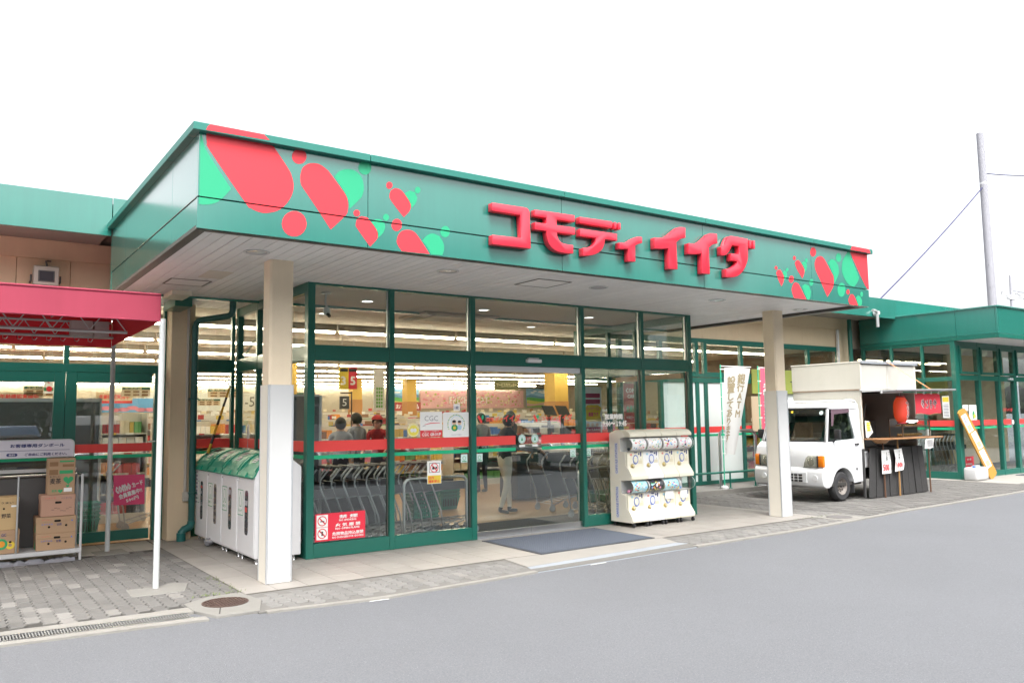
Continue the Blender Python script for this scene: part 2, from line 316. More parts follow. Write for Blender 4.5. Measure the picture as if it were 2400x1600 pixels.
RED=[[(.06,4.027),(.058,3.979),(.065,3.916),(.091,3.856),(.387,3.462),(.44,3.416),(.51,3.392),(.581,3.393),(.677,3.428),(.749,3.496),(.798,3.583),(.813,3.671),(.795,3.755),(.758,3.823),(.594,4.04)],[(.874,3.743),(.876,3.781),(.895,3.846),(.945,3.89),(1.002,3.906),(1.06,3.902),(1.126,3.866),(1.165,3.828),(1.299,3.67),(1.33,3.598),(1.329,3.521),(1.307,3.466),(1.166,3.318),(1.051,3.47),(.903,3.66),(.88,3.7)],[(1.754,3.725),(1.771,3.774),(1.815,3.8),(1.873,3.793),(1.917,3.756),(1.968,3.689),(1.983,3.651),(1.968,3.598),(1.906,3.529),(1.771,3.674)],[(1.411,3.397),(1.425,3.45),(1.463,3.481),(1.525,3.476),(1.566,3.436),(1.622,3.371),(1.637,3.327),(1.623,3.28),(1.556,3.204),(1.518,3.249),(1.422,3.366)],[(1.833,3.291),(1.851,3.353),(1.894,3.396),(1.96,3.413),(2.02,3.4),(2.072,3.353),(2.192,3.2),(1.887,3.196),(1.843,3.253)],[(.93,3.956),(.926,3.932),(.915,3.909),(.897,3.89),(.875,3.879),(.851,3.874),(.829,3.879),(.811,3.891),(.799,3.909),(.795,3.932),(.798,3.956),(.81,3.979),(.828,3.997),(.85,4.009),(.873,4.014),(.895,4.01),(.914,3.997),(.926,3.979)],[(.938,3.343),(.931,3.302),(.912,3.265),(.882,3.235),(.845,3.217),(.806,3.213),(.769,3.222),(.739,3.244),(.72,3.276),(.712,3.314),(.719,3.354),(.737,3.391),(.767,3.42),(.803,3.439),(.842,3.444),(.879,3.436),(.91,3.414),(.93,3.382)],[(1.786,3.824),(1.784,3.812),(1.778,3.801),(1.769,3.791),(1.758,3.786),(1.747,3.784),(1.736,3.786),(1.727,3.793),(1.722,3.802),(1.72,3.814),(1.722,3.826),(1.727,3.837),(1.736,3.846),(1.747,3.852),(1.758,3.854),(1.769,3.851),(1.778,3.845),(1.784,3.836)],[(1.45,3.507),(1.448,3.496),(1.443,3.486),(1.434,3.477),(1.423,3.472),(1.412,3.471),(1.401,3.473),(1.393,3.479),(1.387,3.488),(1.385,3.499),(1.387,3.51),(1.392,3.52),(1.401,3.529),(1.412,3.534),(1.423,3.535),(1.434,3.533),(1.442,3.527),(1.448,3.518)],[(1.887,3.452),(1.884,3.431),(1.874,3.412),(1.859,3.397),(1.841,3.387),(1.822,3.385),(1.804,3.39),(1.79,3.401),(1.78,3.418),(1.777,3.438),(1.78,3.459),(1.79,3.478),(1.804,3.493),(1.822,3.502),(1.841,3.505),(1.859,3.5),(1.874,3.489),(1.884,3.472)],[(7.593,3.512),(7.624,3.552),(7.684,3.561),(7.732,3.508),(7.761,3.445),(7.75,3.403),(7.698,3.33),(7.612,3.457)],[(8.015,3.684),(8.051,3.729),(8.105,3.735),(8.156,3.698),(8.226,3.621),(8.227,3.57),(8.172,3.481),(8.055,3.604)],[(7.921,3.31),(7.959,3.388),(8.014,3.414),(8.08,3.403),(8.129,3.344),(8.252,3.186),(7.97,3.182),(7.931,3.262)],[(8.477,3.73),(8.522,3.806),(8.61,3.846),(8.694,3.829),(8.774,3.75),(8.918,3.581),(8.917,3.459),(8.873,3.386),(8.75,3.263),(8.633,3.436),(8.494,3.629)],[(9.383,4.016),(9.899,4.013),(9.856,3.443),(9.804,3.461),(9.716,3.526),(9.412,3.93)],[(9.279,3.269),(9.328,3.343),(9.39,3.353),(9.447,3.308),(9.521,3.181),(9.314,3.181),(9.281,3.225)],[(7.624,3.58),(7.621,3.571),(7.615,3.562),(7.607,3.556),(7.596,3.552),(7.586,3.551),(7.576,3.553),(7.568,3.558),(7.563,3.565),(7.562,3.574),(7.564,3.583),(7.57,3.592),(7.579,3.598),(7.589,3.603),(7.6,3.604),(7.61,3.601),(7.618,3.596),(7.622,3.589)],[(8.042,3.759),(8.039,3.748),(8.033,3.738),(8.024,3.731),(8.013,3.726),(8.002,3.725),(7.992,3.728),(7.984,3.733),(7.979,3.742),(7.978,3.752),(7.98,3.763),(7.987,3.772),(7.996,3.78),(8.006,3.785),(8.018,3.786),(8.028,3.783),(8.036,3.778),(8.041,3.769)],[(7.977,3.454),(7.972,3.436),(7.961,3.42),(7.945,3.407),(7.927,3.399),(7.907,3.398),(7.89,3.402),(7.876,3.412),(7.867,3.427),(7.865,3.444),(7.87,3.462),(7.881,3.479),(7.896,3.492),(7.915,3.499),(7.934,3.501),(7.952,3.497),(7.966,3.486),(7.975,3.472)],[(8.524,3.897),(8.518,3.873),(8.504,3.851),(8.484,3.834),(8.46,3.823),(8.436,3.821),(8.414,3.826),(8.396,3.84),(8.386,3.859),(8.384,3.882),(8.39,3.906),(8.403,3.928),(8.423,3.946),(8.447,3.957),(8.471,3.959),(8.494,3.954),(8.511,3.94),(8.522,3.921)],[(9.314,3.381),(9.31,3.367),(9.302,3.355),(9.291,3.345),(9.277,3.34),(9.264,3.339),(9.251,3.342),(9.242,3.35),(9.236,3.362),(9.235,3.375),(9.238,3.388),(9.246,3.401),(9.257,3.41),(9.271,3.416),(9.284,3.417),(9.297,3.413),(9.307,3.405),(9.312,3.394)]]
GREEN=[[(.009,4.005),(.025,3.961),(.046,3.889),(.08,3.825),(.27,3.557),(.193,3.458),(.133,3.412),(.056,3.391),(.013,3.391)],[(1.196,3.814),(1.244,3.873),(1.325,3.906),(1.406,3.9),(1.468,3.845),(1.489,3.763),(1.476,3.683),(1.442,3.633),(1.347,3.533),(1.333,3.611),(1.292,3.688)],[(1.914,3.762),(1.969,3.801),(2.028,3.793),(2.054,3.742),(2.035,3.683),(1.988,3.627),(1.976,3.683)],[(1.571,3.436),(1.601,3.466),(1.65,3.479),(1.7,3.453),(1.71,3.402),(1.686,3.346),(1.637,3.295),(1.622,3.371)],[(2.109,3.323),(2.155,3.376),(2.224,3.409),(2.301,3.393),(2.347,3.33),(2.354,3.262),(2.335,3.203),(2.207,3.199),(2.162,3.268)],[(1.566,3.961),(1.562,3.937),(1.551,3.914),(1.533,3.896),(1.511,3.884),(1.488,3.88),(1.467,3.885),(1.449,3.897),(1.437,3.916),(1.433,3.938),(1.437,3.962),(1.449,3.984),(1.466,4.003),(1.488,4.014),(1.511,4.019),(1.533,4.014),(1.551,4.002),(1.562,3.983)],[(2.09,3.824),(2.088,3.812),(2.083,3.801),(2.074,3.792),(2.064,3.786),(2.053,3.785),(2.043,3.787),(2.034,3.793),(2.029,3.803),(2.027,3.814),(2.029,3.826),(2.034,3.837),(2.043,3.846),(2.053,3.852),(2.064,3.853),(2.074,3.851),(2.083,3.844),(2.088,3.835)],[(1.75,3.507),(1.748,3.495),(1.742,3.484),(1.734,3.475),(1.724,3.47),(1.713,3.468),(1.703,3.471),(1.694,3.478),(1.689,3.487),(1.687,3.499),(1.689,3.511),(1.694,3.522),(1.703,3.53),(1.713,3.536),(1.724,3.537),(1.734,3.535),(1.742,3.528),(1.748,3.518)],[(2.423,3.451),(2.419,3.43),(2.41,3.412),(2.395,3.397),(2.377,3.388),(2.358,3.386),(2.34,3.39),(2.326,3.402),(2.316,3.418),(2.313,3.437),(2.317,3.457),(2.326,3.476),(2.341,3.491),(2.359,3.5),(2.378,3.502),(2.396,3.497),(2.41,3.486),(2.42,3.47)],[(7.728,3.524),(7.774,3.558),(7.821,3.549),(7.829,3.484),(7.805,3.449),(7.764,3.418),(7.758,3.478)],[(8.17,3.699),(8.226,3.734),(8.28,3.719),(8.292,3.661),(8.266,3.607),(8.228,3.574),(8.224,3.637)],[(8.158,3.371),(8.229,3.412),(8.323,3.393),(8.363,3.312),(8.344,3.234),(8.307,3.185),(8.266,3.187),(8.205,3.283)],[(8.798,3.77),(8.881,3.831),(8.983,3.824),(9.05,3.751),(9.059,3.647),(9.004,3.554),(8.93,3.473),(8.92,3.599)],[(9.326,3.992),(9.371,3.988),(9.395,3.91),(9.575,3.622),(9.548,3.566),(9.463,3.487),(9.385,3.466),(9.267,3.506),(9.171,3.604),(9.139,3.707),(9.177,3.834),(9.243,3.912)],[(9.472,3.309),(9.527,3.344),(9.588,3.336),(9.629,3.276),(9.617,3.213),(9.574,3.179),(9.528,3.185),(9.502,3.24)],[(7.862,3.576),(7.859,3.567),(7.854,3.559),(7.846,3.552),(7.836,3.548),(7.826,3.547),(7.817,3.549),(7.809,3.554),(7.805,3.562),(7.804,3.571),(7.806,3.58),(7.812,3.589),(7.82,3.595),(7.83,3.599),(7.84,3.6),(7.849,3.598),(7.856,3.593),(7.861,3.585)],[(8.315,3.753),(8.313,3.742),(8.307,3.732),(8.298,3.725),(8.288,3.72),(8.277,3.719),(8.268,3.722),(8.26,3.728),(8.256,3.736),(8.255,3.747),(8.257,3.757),(8.263,3.767),(8.272,3.775),(8.282,3.779),(8.293,3.781),(8.302,3.778),(8.31,3.772),(8.314,3.763)],[(8.427,3.447),(8.422,3.43),(8.413,3.414),(8.4,3.401),(8.384,3.394),(8.367,3.392),(8.352,3.397),(8.341,3.408),(8.334,3.422),(8.332,3.439),(8.336,3.457),(8.346,3.473),(8.359,3.486),(8.375,3.493),(8.392,3.495),(8.407,3.49),(8.418,3.479),(8.425,3.465)],[(9.139,3.878),(9.132,3.855),(9.119,3.833),(9.099,3.816),(9.076,3.806),(9.052,3.803),(9.03,3.809),(9.014,3.822),(9.003,3.841),(9.001,3.864),(9.007,3.887),(9.021,3.909),(9.041,3.926),(9.064,3.936),(9.087,3.939),(9.109,3.933),(9.126,3.92),(9.137,3.901)],[(9.207,3.404),(9.198,3.367),(9.178,3.334),(9.15,3.308),(9.116,3.294),(9.082,3.291),(9.051,3.301),(9.027,3.323),(9.013,3.353),(9.01,3.389),(9.019,3.425),(9.039,3.458),(9.067,3.484),(9.1,3.499),(9.135,3.502),(9.166,3.492),(9.19,3.471),(9.205,3.44)],[(9.666,3.372),(9.663,3.359),(9.655,3.346),(9.644,3.336),(9.632,3.331),(9.619,3.33),(9.607,3.334),(9.598,3.342),(9.592,3.353),(9.591,3.367),(9.595,3.38),(9.602,3.393),(9.613,3.403),(9.626,3.408),(9.639,3.409),(9.651,3.405),(9.66,3.397),(9.665,3.386)]]
CAPRED=[[(.074,4.079),(.522,4.09),(.574,4.021),(.041,4.008),(.052,4.042)],[(9.338,4.067),(9.779,4.066),(9.82,4.025),(9.811,4.001),(9.293,4.003)]]
# ================================================================== ground, road edge, pavement
mASPH = M('asphalt', (.119,.123,.132), .8, nz=.12, ns=.5, bump=.6, bs=140, speck=(42, .075, (.38,.39,.41)), grain=(80, .38), dirt=.04)
mCONC = M('concrete_edge', (.22,.21,.19), .85, nz=.15, ns=5, bump=.3, bs=60, dirt=.35)
mCONC2 = M('concrete_patch', (.185,.178,.162), .85, nz=.12, ns=9, bump=.3, bs=70, dirt=.15)
mRAMP = M('ramp_concrete', (.235,.255,.28), .8, nz=.14, ns=6, bump=.2, bs=80, dirt=.15)
mBED = M('paving_sand', (.045,.042,.037), .95, nz=.2, ns=20)
mBLK = M('dark_paving_block', (.122,.117,.110), .85, nz=.18, ns=11, bump=.35, bs=150, rnd=.13, dirt=.12)
mBLKL = M('pale_paving_block', (.178,.170,.158), .85, nz=.14, ns=14, bump=.3, bs=150, rnd=.15, dirt=.12)
mTILE = M('stoneware_tile', (.255,.237,.215), .55, nz=.06, ns=3, rnd=.06, dirt=.22)
mGROUT = M('tile_grout', (.085,.075,.065), .9, nz=.1)

g = MB(); g.add([(-400,-400,-.022),(400,-400,-.022),(400,400,-.022),(-400,400,-.022)], [(0,1,2,3)])
build('ground', g, mASPH, kind='structure')
EDGE = [(-6,.33),(-1.24,.286),(.13,.149),(.66,.081),(1.67,-.05),(3.07,.03),(3.46,.06),(5.98,.125),(8.2,.17),(11.2,.42),(15.9,.62),(22,.86),(30,1.1)]
def edge_y(x):
    for (a,b),(c,d) in zip(EDGE, EDGE[1:]):
        if a <= x <= c: return b+(d-b)*(x-a)/(c-a)
    return .3
def strip(name, xs, y0, y1, z0, z1, mat, parent=None, jit=0, **kw):
    m = MB(); pts = [(x, y0(x)+random.uniform(-jit,jit)) for x in xs]+[(x, y1(x)+random.uniform(-jit,jit)) for x in reversed(xs)]
    m.prism(pts, 'z', z0, z1); return build(name, m, mat, parent, **kw)
def lin(a, b, n): return [a+(b-a)*i/n for i in range(n+1)]
kerb = root('kerb', (0,.1,0), kind='structure')
strip('kerb_strip', lin(.66,3.5,16), edge_y, lambda x: edge_y(x)+.07, -.05, -.003, mCONC, kerb, .006)
strip('kerb_strip', lin(6.0,30,60), edge_y, lambda x: edge_y(x)+.09, -.05, -.003, mCONC, kerb, .006)
strip('kerb_strip', lin(-6,.2,40), edge_y, lambda x: .392+(x+1.236)*(-.0942), -.05, -.004, mCONC, kerb, .006)
strip('kerb_strip', lin(-6,.16,40), lambda x: .584+(x+1.226)*(-.0808), lambda x: .73+(x+1.226)*(-.045), -.05, -.002, mCONC, kerb, .012)
# drain channel with its grating
dr = root('drain_grating', (-2,.5,0), 'narrow galvanised slotted drain grating set in the kerb', 'drain')
def dy0(x): return .392+(x+1.236)*(-.0942)
def dy1(x): return .584+(x+1.226)*(-.0808)
strip('channel', lin(-6,.11,30), dy0, dy1, -.05, -.02, mBLACK, dr)
strip('rim', lin(-6,.11,30), lambda x: dy0(x), lambda x: dy0(x)+.018, -.03, .0, mSTEEL, dr)
strip('rim', lin(-6,.11,30), lambda x: dy1(x)-.018, lambda x: dy1(x), -.03, .0, mSTEEL, dr)
mGALV = M('galvanised_steel', (.26,.26,.25), .5, .3, nz=.2, ns=30)
bars = MB(); x = -2.2
while x < .1:
    bars.box(x, x+.008, dy0(x)+.018, dy1(x)-.018, -.018, -.002); x += .021
build('bar', bars, mGALV, dr, kind='stuff')
# ----- interlocking block paving
def block_mesh(mat, L=.217, W=.1085, a=.022):
    pts = []; n = 4
    for i in range(n+1): pts.append((-W/2+a*(1 if i%2 else -1)*.6, -L/2+L*i/n))
    for i in range(n,-1,-1): pts.append((W/2+a*(1 if i%2 else -1)*.6, -L/2+L*i/n))
    m = MB(); m.prism(pts, 'z', -.05, 0); return mesh_of(m, 'paving_block', mat, (0,0,0), bevel=.0045, smooth=False)
BLK, BLKL = block_mesh(mBLK), block_mesh(mBLKL)
MAN1 = [(.155,.80),(.16,.5),(.268,.19),(.62,.15),(.76,.55),(.70,1.0),(.40,.98)]
PATCH = [(-.14,1.79),(-.155,1.41),(.229,1.385),(.31,1.40),(.42,1.75),(.313,1.88),(.127,1.774)]
def inside(p, poly):
    x, y = p; c = False; j = len(poly)-1
    for i in range(len(poly)):
        xi, yi = poly[i]; xj, yj = poly[j]
        if (yi > y) != (yj > y) and x < (xj-xi)*(y-yi)/(yj-yi)+xi: c = not c
        j = i
    return c
pav = root('block_paving', (-.3,2,0), kind='structure')
strip('sand_bed', [-6,.72], lambda x: .55, lambda x: 5.3, -.06, -.0125, mBED, pav)
cells = []
px, py = .1165, .2245
for i in range(60):
    for j in range(17):
        x = .655-i*px; y = .86+j*py+(i%2)*py/2-.07
        if y-.11 < .73+(x+1.226)*(-.045)-.03 or y > 4.42 or (x > -.2 and y > 4.2) or x < -4.5: continue
        if any(all(inside((x+dx*.05,y+dy*.1), P) for dx in (-1,1) for dy in (-1,1)) for P in (MAN1, PATCH)): continue
        cells.append((x,y))
cells.sort(key=lambda p: (p[0]+1.675)**2*.2+(p[1]+6.86)**2*.05+(100 if p[0] < -1.45+(p[1]-.7)*.06 else 0))
rest = MB()
for k, (x, y) in enumerate(cells):
    z = random.uniform(-.003,.002); li = random.random() < .13
    if k < 300:
        o = link('paving_block', BLKL if li else BLK, (x,y,z), pav); o.rotation_euler = (random.uniform(-.006,.006),random.uniform(-.008,.008),random.uniform(-.012,.012))
    else: rest.box(x-.054,x+.054,y-.108,y+.108,-.05,z)
if rest.v: build('paving_block_field', rest, mBLK, pav, kind='stuff')
sp = root('paving_strip', (6,.5,0), kind='structure')
strip('sand_bed', lin(.6,30,50), lambda x: edge_y(x)+.03, lambda x: .93 if x < 9.7 else 4.28, -.06, -.0085, M('strip_sand', (.13,.125,.115), .95, nz=.2, ns=20), sp)
BLKS = block_mesh(M('grey_strip_block', (.158,.153,.145), .85, nz=.16, ns=12, bump=.3, bs=150, rnd=.10, dirt=.08))
cnt = 0; rest = MB(); restl = MB()
xs = .86
for i in range(160):
    x = .8+i*px
    if 3.5 < x < 6.12: continue
    for j in range(18):
        y = .22+j*py+(i%2)*py/2-.1
        lim = .80 if x < 9.6 else 4.2
        if y-.10 < edge_y(x)+.075 or y+.06 > lim: continue
        if (x-9.71)**2+(y-.62)**2 < .27**2: continue
        if x > 17.6 and y > 2.2: continue
        z = random.uniform(-.004,.0); li = random.random() < (.05 if x < 9.6 else .13)
        if x < 10.2 and cnt < 220:
            link('paving_block', BLKL if li else BLKS, (x,y,z), sp); cnt += 1
        else:
            (restl if li else rest).box(x-.054,x+.054,y-.108,y+.108,-.05,z)
build('paving_block_field', rest, mBLK, sp, kind='stuff'); build('pale_block_field', restl, mBLKL, sp, kind='stuff')
# ----- tile platform under the canopy
tp = root('tile_pavement', (5,1.5,0), kind='structure')
strip('grout_bed', [.70,9.63], lambda x: .885, lambda x: 2.42, -.06, -.0035, mGROUT, tp)
bx('grout_bed', .70,1.86, 2.421,5.3, -.06,-.0035, mGROUT, tp)
bx('grout_bed', -3.2,.699, 4.30,5.3, -.06,-.0035, mGROUT, tp)
bx('grout_bed', 8.39,9.63, 2.421,4.25, -.06,-.0035, mGROUT, tp)
TS = .31; TCACHE = {}
def tile(x0, x1, y0, y1):
    w, h = round(x1-x0,3), round(y1-y0,3)
    if w < .05 or h < .05: return
    if (w,h) not in TCACHE: TCACHE[(w,h)] = mesh_of(MB().box(-w/2+.0035,w/2-.0035,-h/2+.0035,h/2-.0035,-.03,0), 'tile', mTILE, (0,0,0), bevel=.0015, smooth=False)
    link('tile', TCACHE[(w,h)], ((x0+x1)/2,(y0+y1)/2,random.uniform(-.0008,.0008)), tp)
def tiles(x0, x1, y0, y1):
    y = y0; r = 0
    while y < y1-.05:
        x = x0
        while x < x1-.05:
            tile(x, min(x+TS,x1), y, min(y+TS,y1)); x += TS
        y += TS; r += 1
tiles(.72, 9.61, .90, 2.40); tiles(.72, 1.85, 2.40, 5.2); tiles(-2.4, .72, 4.32, 5.2); tiles(8.40, 9.61, 2.40, 4.2)
# threshold slab and ramp before the sliding door
rp = root('entrance_ramp', (4.8,.5,0), kind='structure')
m = MB(); m.prism([(3.56,.335),(3.64,.883),(6.15,.883),(6.03,.50)], 'z', -.05, -.001); build('threshold_slab', m, M('threshold_concrete', (.245,.232,.212), .7, nz=.07, ns=4, dirt=.12), rp)
m = MB(); a = [(3.56,.335,-.004),(6.03,.50,-.004),(6.2,.15,-.016),(3.5,.075,-.016)]
m.add(a+[(p[0],p[1],-.05) for p in a], [(0,1,2,3),(4,7,6,5),(0,4,5,1),(1,5,6,2),(2,6,7,3),(3,7,4,0)]); build('ramp_slab', m, mRAMP, rp)
# worn white line fragments along the kerb
mwl = M('worn_white_paint', (.55,.55,.53), .8, nz=.25, ns=30)
wm = MB()
for x0, x1 in ((1.52,1.72),(4.2,4.45)):
    wm.add([(x0,edge_y(x0)-.03,-.0175),(x1,edge_y(x1)-.03,-.0175),(x1,edge_y(x1)-.004,-.0175),(x0+.03,edge_y(x0)-.006,-.0175)], [(0,1,2,3)])
flat('road_marking', wm, mwl, None, kind='structure')
# ----- manhole in its concrete surround, pole footing patch
mh = root('manhole', (.47,.63,0), 'round rusty iron manhole cover in a cracked concrete surround by the drain', 'manhole')
m = MB(); m.prism(MAN1, 'z', -.05, .0035); build('concrete_surround', m, mCONC2, mh, bevel=.003)
mRUST = M('rusty_iron', (.10,.065,.055), .6, .5, nz=.3, ns=25, bump=.3, bs=120)
m = MB(); m.lathe([(0,0),(.198,0),(.198,.006),(.182,.006),(.182,.002),(0,.002)], (.467,.635,.004), 32); build('cover', m, mRUST, mh)
ribs = MB()
for k in range(-6,7):
    x = .467+k*.027; h = math.sqrt(max(0,.180**2-(k*.027)**2)); ribs.box(x-.006,x+.006,.635-h,.635+h,.0055,.011)
build('rib', ribs, mRUST, mh, kind='stuff')
cr = MB(); cr.add([(.30,.23,.0045),(.31,.225,.0045),(.385,.47,.0045),(.375,.475,.0045)], [(0,1,2,3)]); flat('crack', cr, mBED, mh)
mh2 = root('manhole', (9.72,.62,0), 'grey round manhole cover in pale concrete by the far column', 'manhole')
m = MB(); m.prism([(9.42,.36),(10.05,.40),(10.02,.92),(9.40,.90)], 'z', -.05, .001); build('concrete_surround', m, mCONC, mh2)
m = MB(); m.lathe([(0,0),(.193,0),(.193,.006),(.178,.006),(.178,.003),(0,.003)], (9.72,.63,.0015), 28); build('cover', m, M('grey_iron', (.16,.15,.145), .6, .3, nz=.3, ns=30), mh2)
m = MB(); m.prism(PATCH, 'z', -.05, .004); build('concrete_patch', m, mCONC2, None, bevel=.004, kind='structure')
m = MB(); m.prism([(-.05,4.2),(.32,4.22),(.30,4.62),(-.06,4.60)], 'z', -.05, .005); build('concrete_patch', m, mCONC2, None, bevel=.004, kind='structure')
# concrete walk along the right-hand shop wall
wk = bx('walkway', 8.41,17.86, 4.28,5.27, -.06,.085, mCONC2, None, bevel=.006, kind='structure')
bx('walkway', 17.55,30, 1.45,5.2, -.06,.004, M('pale_walk_concrete', (.28,.265,.24), .8, nz=.1, ns=3, dirt=.15), None, kind='structure')
# weeds in the joints
mWEED = M('weed_leaf', (.10,.14,.03), .7, rnd=.1)
wd = MB()
for k in range(150):
    q = random.random()
    if q < .45: t = random.random(); x, y = .70-.03*t+random.gauss(0,.03), 1.02+t*.9+random.gauss(0,.03)
    elif q < .75: x, y = .50+random.gauss(0,.13), 1.02+random.gauss(0,.025)
    else: x, y = random.uniform(8.9,10.2), .87+random.gauss(0,.03)
    a = random.random()*2*PI; l = random.uniform(.012,.035)
    wd.add([(x,y,0),(x+.006*math.cos(a+1.5),y+.006*math.sin(a+1.5),.003),(x+l*math.cos(a),y+l*math.sin(a),random.uniform(.006,.03))], [(0,1,2)])
flat('weeds', wd, mWEED, None, kind='stuff')
# ================================================================== entrance canopy
def smooth_poly(pts, sub=4, sharp=38):
    n = len(pts); out = []
    def ang(i):
        a = Vector(pts[i])-Vector(pts[i-1]); b = Vector(pts[(i+1)%n])-Vector(pts[i])
        return math.degrees(a.angle(b)) if a.length > 1e-6 and b.length > 1e-6 else 0
    sh = [ang(i) > sharp for i in range(n)]
    for i in range(n):
        p1, p2 = Vector(pts[i]), Vector(pts[(i+1)%n]); p0 = Vector(pts[i-1]) if not sh[i] else p1-(p2-p1)*.3
        p3 = Vector(pts[(i+2)%n]) if not sh[(i+1)%n] else p2+(p2-p1)*.3
        for k in range(sub):
            t = k/sub
            q = .5*((2*p1)+(p2-p0)*t+(2*p0-5*p1+4*p2-p3)*t*t+(3*p1-p0-3*p2+p3)*t**3); out.append((q.x,q.y))
    return out
def clip(pts, z, above):
    out = []
    for i in range(len(pts)):
        a, b = pts[i-1], pts[i]; ia = (a[1] >= z) == above; ib = (b[1] >= z) == above
        if ia != ib: t = (z-a[1])/(b[1]-a[1]); out.append((a[0]+(b[0]-a[0])*t, z))
        if ib: out.append(b)
    return out
CW, CB, CS, CT, CD = 9.827, 3.19, 3.4535, 4.068, 4.14
cn = root('entrance_canopy', (CW/2,CD/2,CB), 'wide green entrance canopy with heart decals and a white boarded underside', 'canopy')
seams = [0, 1.533, 3.857, 6.143, 8.397, CW]
for a, b in zip(seams, seams[1:]):
    e = .003
    bx('fascia_panel', a+(e if a else 0), b-(e if b < CW else 0), 0, .035, CS+.006, 4.012, mGREENF, cn, .002)
    bx('fascia_panel', a+(e if a else 0), b-(e if b < CW else 0), .004, .035, CB, CS-.004, mGREENF, cn, .002)
    bx('coping', a+(e if a else -.06), b-(e if b < CW else -.06), -.06, .16, 4.0, CT, mCOPE, cn, .004)
ss = [.036, .92, 3.2, CD]
for a, b in zip(ss, ss[1:]):
    for x0, x1, cx0, cx1 in ((0,.035,-.06,.16), (CW-.035,CW,CW-.16,CW+.06)):
        bx('fascia_panel', x0, x1, a, b-.004, CS+.006, 4.012, mGREENF, cn, .002)
        bx('fascia_panel', x0+(.004 if x0 < 1 else 0), x1-(.004 if x0 > 1 else 0), a, b-.004, CB, CS-.004, mGREENF, cn, .002)
        bx('coping', cx0, cx1, (a if a > .1 else .161), b-.004, 4.0, CT, mCOPE, cn, .004)
m = MB().box(.04,CW-.04,.04,CD,3.93,3.96); build('roof_deck', m, mDGREY, cn)
m = MB().box(.037,CW-.037,.037,.05,CB+.02,3.92).box(.037,.05,.052,CD,CB+.02,3.92).box(CW-.05,CW-.037,.052,CD,CB+.02,3.92); build('backing', m, mDGREY, cn)
# dark drip angle under the fascia
mDRIP = M('weathered_bronze_trim', (.10,.095,.085), .5, .3, nz=.2, ns=8)
m = MB().box(.0,CW,.036,.10,CB-.004,CB+.03).box(.0,.085,.1005,CD,CB-.004,CB+.03).box(CW-.085,CW,.1005,CD,CB-.004,CB+.03); build('drip_trim', m, mDRIP, cn)
# soffit boards run front to back
SZ = 3.232; x = .09; SBC = {}
def sboard(x0, x1, y0, y1):
    k = (round(x1-x0,3), round(y1-y0,3))
    if k not in SBC: SBC[k] = mesh_of(MB().box(-k[0]/2,k[0]/2,-k[1]/2,k[1]/2,0,.012), 'soffit_board', mSOFFIT, (0,0,0), bevel=.003)
    link('soffit_board', SBC[k], ((x0+x1)/2,(y0+y1)/2,SZ+random.uniform(-.001,.001)), cn)
VX0, VX1, VG, WY = 1.845, 8.402, 2.307, 5.25
while x < CW-.09:
    x1 = min(x+.1115, CW-.087); y1 = 5.2
    if x1 > VX0+.005 and x < VX1-.01: y1 = VG+.005
    sboard(x, x1, .102, y1); x += .1175
m = MB().box(.05,CW-.05,.1,5.24,SZ+.016,SZ+.03); build('soffit_backing', m, mDGREY, cn)
# access hatches: thin frames with a lid
def hatch(x0, x1, y0, y1):
    h = MB()
    for a in ((x0,x1,y0,y0+.018),(x0,x1,y1-.018,y1),(x0,x0+.018,y0+.018,y1-.018),(x1-.018,x1,y0+.018,y1-.018)): h.box(a[0],a[1],a[2],a[3],SZ-.005,SZ-.0005)
    f = build('access_hatch', h, mDRIP, cn)
    bx('hatch_lid', x0+.024,x1-.024,y0+.024,y1-.024, SZ-.004,SZ-.001, mSOFFIT, f)
hatch(.42,.88,2.84,3.28); hatch(4.08,4.59,.73,1.24)
bx('soffit_patch', .66,.92, 2.13,2.62, SZ-.006,SZ-.001, M('patched_board', (.62,.58,.5), .7), cn)
bx('junction_box', .62,.86, 3.70,4.19, SZ-.06,SZ-.001, mCREAMP, cn, .004)
bx('soffit_beam', .79,1.01, 4.28,4.93, SZ-.12,SZ-.002, mGREEN, cn, .004)
# vinyl hearts on the fascia (split where the panel joint runs)
for name, data, mat in (('red_decal', RED, mRED), ('green_decal', GREEN, mVGREEN)):
    for pts in data:
        pts = [(min(max(p[0],.001),CW-.001), p[1]) for p in pts]
        q = smooth_poly(pts) if len(pts) < 18 else pts
        q = [(min(max(p[0],.001),CW-.001), min(max(p[1],CB+.001),4.0)) for p in q]
        mb = MB()
        for ab, y in ((True,-.0018), (False,.0022)):
            c = clip(q, CS+.006 if ab else CS-.004, ab)
            if len(c) > 2: mb.add([(p[0],y,p[1]) for p in c], [tuple(range(len(c)))])
        flat(name, mb, mat, cn)
for pts in CAPRED:
    z0, z1 = 4.0045, CT-.0045
    q = [(p[0], min(max(p[1],z0),z1)) for p in pts]
    flat('red_decal', MB().add([(p[0],-.0618,p[1]) for p in q], [tuple(range(len(q)))]), mRED, cn)
# raised sign letters
sg = root('shop_sign', (5,-.05,3.3), 'large raised red katakana letters spelling the shop name on the canopy', 'sign')
for k, parts in (('ko',('ko',)),('mo',('mo',)),('de',('de1','de2','d1','d2')),('xi',('xi',)),('i1',('i1',)),('i2',('i2',)),('da',('da','d3','d4'))):
    mb = MB()
    for p in parts:
        q = smooth_poly(LETTERS[p], 3, 30) if p in ('mo','de2','xi','i1','i2','da') else LETTERS[p]
        mb.prism(q, 'y', -.09, -.012)
    o = build('sign_letter', mb, mSIGNRED, sg, bevel=.006, seg=2)
